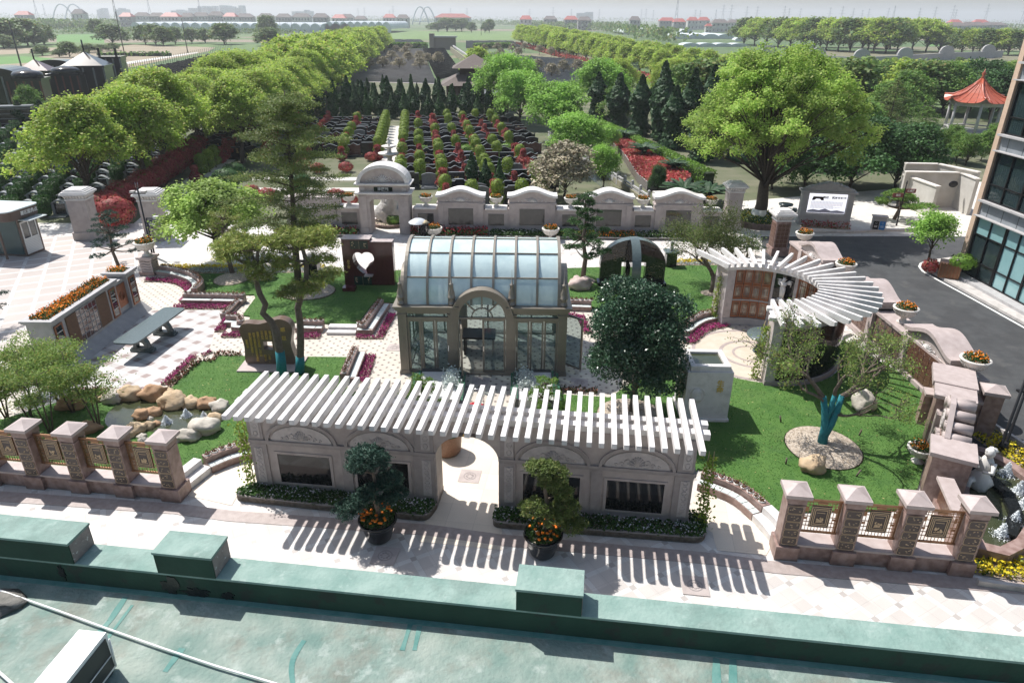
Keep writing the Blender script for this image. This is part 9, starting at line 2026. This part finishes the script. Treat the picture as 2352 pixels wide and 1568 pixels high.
def pylon(zf, x, yb, yt, label, Y=1500, group='power pylons on the horizon', arms=3, mm=None):
 a = gd(zf(x, yb), Y); h = gd(zf(x, yt), Y).z; t = MB(); w_ = h*.09; r_ = max(.12, h*.005)
 for sx in (-1, 1):
  t.tube([(sx*w_, 0, 0), (sx*w_*.35, 0, h*.6), (sx*w_*.12, 0, h)], r_, 4)
  for k in range(6): z0, z1 = h*k/6, h*(k+1)/6; f = lambda z: w_*(1-z/h*.88); t.tube([(sx*f(z0), 0, z0), (-sx*f(z1), 0, z1)], r_*.6, 3)
 for k in range(arms): z = h*(.68+.13*k); t.tube([(-h*.16+k*h*.03, 0, z), (h*.16-k*h*.03, 0, z)], r_*.8, 3)
 o = t.build('power_pylon' if arms else 'aerial_mast', mm or m_hz); o.location = (a.x, Y, 0); tag(o, label, 'pylon' if arms else 'mast', group)
m_pyl = mat('grey blue galvanised steel', (.24, .27, .29), .6)
for i, (x, yt) in enumerate(((140, 65), (172, 70), (325, 32), (378, 32), (482, 42), (552, 42), (735, 40), (766, 56), (842, 56), (1040, 50), (1122, 42), (1196, 55), (1257, 68), (1300, 58), (1430, 54), (1640, 54), (1745, 46), (1865, 34), (1885, 64), (2090, 26), (2340, 20))): pylon(zC, x, 135, yt, 'grey power pylon, %s from the left along the right horizon' % ORD[i], 1300+60*(i % 5), mm=m_pyl)
pylon(zC, 15, 130, 0, 'slender red white aerial mast above the right village', 700, None, 0, m_pyl); pylon(zC, 278, 130, 65, 'dark lattice mast left of the pylons', 900, None, 0, m_pyl); pylon(zC, 1470, 130, 38, 'leaning dark lattice mast behind the tree band', 900, None, 0, m_pyl); pylon(zA, 790, 160, -10, 'tall lattice mast above the left field', 480, None, 0, m_hg)
for i, (x, yb, yt) in enumerate(((245, 85, 0), (300, 85, 30), (1005, 80, -10), (1345, 85, -5))): pylon(zA, x, yb, yt, 'thin aerial mast, %s from the left on the left skyline' % ORD[i], 1100, 'thin masts on the left skyline', 0, m_pyl)
for i, (x, yt) in enumerate(((225, 55), (268, 52), (435, 70), (460, 40), (845, 55), (955, 55), (1375, 60), (1532, 48), (1655, 62), (1842, 64), (2125, 62), (2155, 60), (2205, 68))): pylon(zB, x, 118, yt, 'faint power pylon, %s from the left along the middle horizon' % ORD[i], 1700, 'faint pylons along the middle horizon', 3, m_pyl)
m_pole = mat('grey concrete pole', (.10, .095, .09), .9)
def pole(zf, xb, yb, xt, yt, label, r0=.16):
 a = g(zf(xb, yb)); h = gd(zf(xt, yt), a.y).z; o = MB().lathe([(r0*1.3, 0), (r0*.8, h)], 6).build('utility_pole', m_pole); o.location = a; tag(o, label, 'pole', 'utility poles')
for a in ((zA, 172, 552, 60, 140, 'utility pole at the left end of the brown field'), (zA, 845, 402, 780, 80, 'tall utility pole in the middle of the brown field'), (zA, 1262, 357, 1215, 125, 'utility pole beside the field road'), (zA, 1522, 300, 1497, 130, 'utility pole in front of the dark round tree'), (zA, 1888, 220, 1880, 110, 'small pole right of the dark round topped tree'), (zA, 1965, 225, 1955, 120, 'second small pole above the avenue'), (zB, 368, 240, 366, 130, 'utility pole on the green field left'), (zB, 1050, 240, 1050, 120, 'utility pole on the green field right of the copse'), (zA, 2290, 185, 2288, 120, 'thin pole among the white tunnels')): pole(*a)
# open sky wires are too thin to see; nothing more beyond
hz = bpy.data.materials.new('air haze'); hz.use_nodes = True; n = hz.node_tree
n.nodes.remove(n.nodes['Principled BSDF']); pv = n.nodes.new('ShaderNodeVolumePrincipled')
pv.inputs['Color'].default_value = (.93, .97, 1, 1); pv.inputs['Density'].default_value = .0003; pv.inputs['Anisotropy'].default_value = .2
n.links.new(pv.outputs[0], n.nodes['Material Output'].inputs['Volume'])
hb = MB().box(-5200, -310, -1.2, 5200, 7600, 95).build('haze', hz); hb['kind'] = 'stuff'
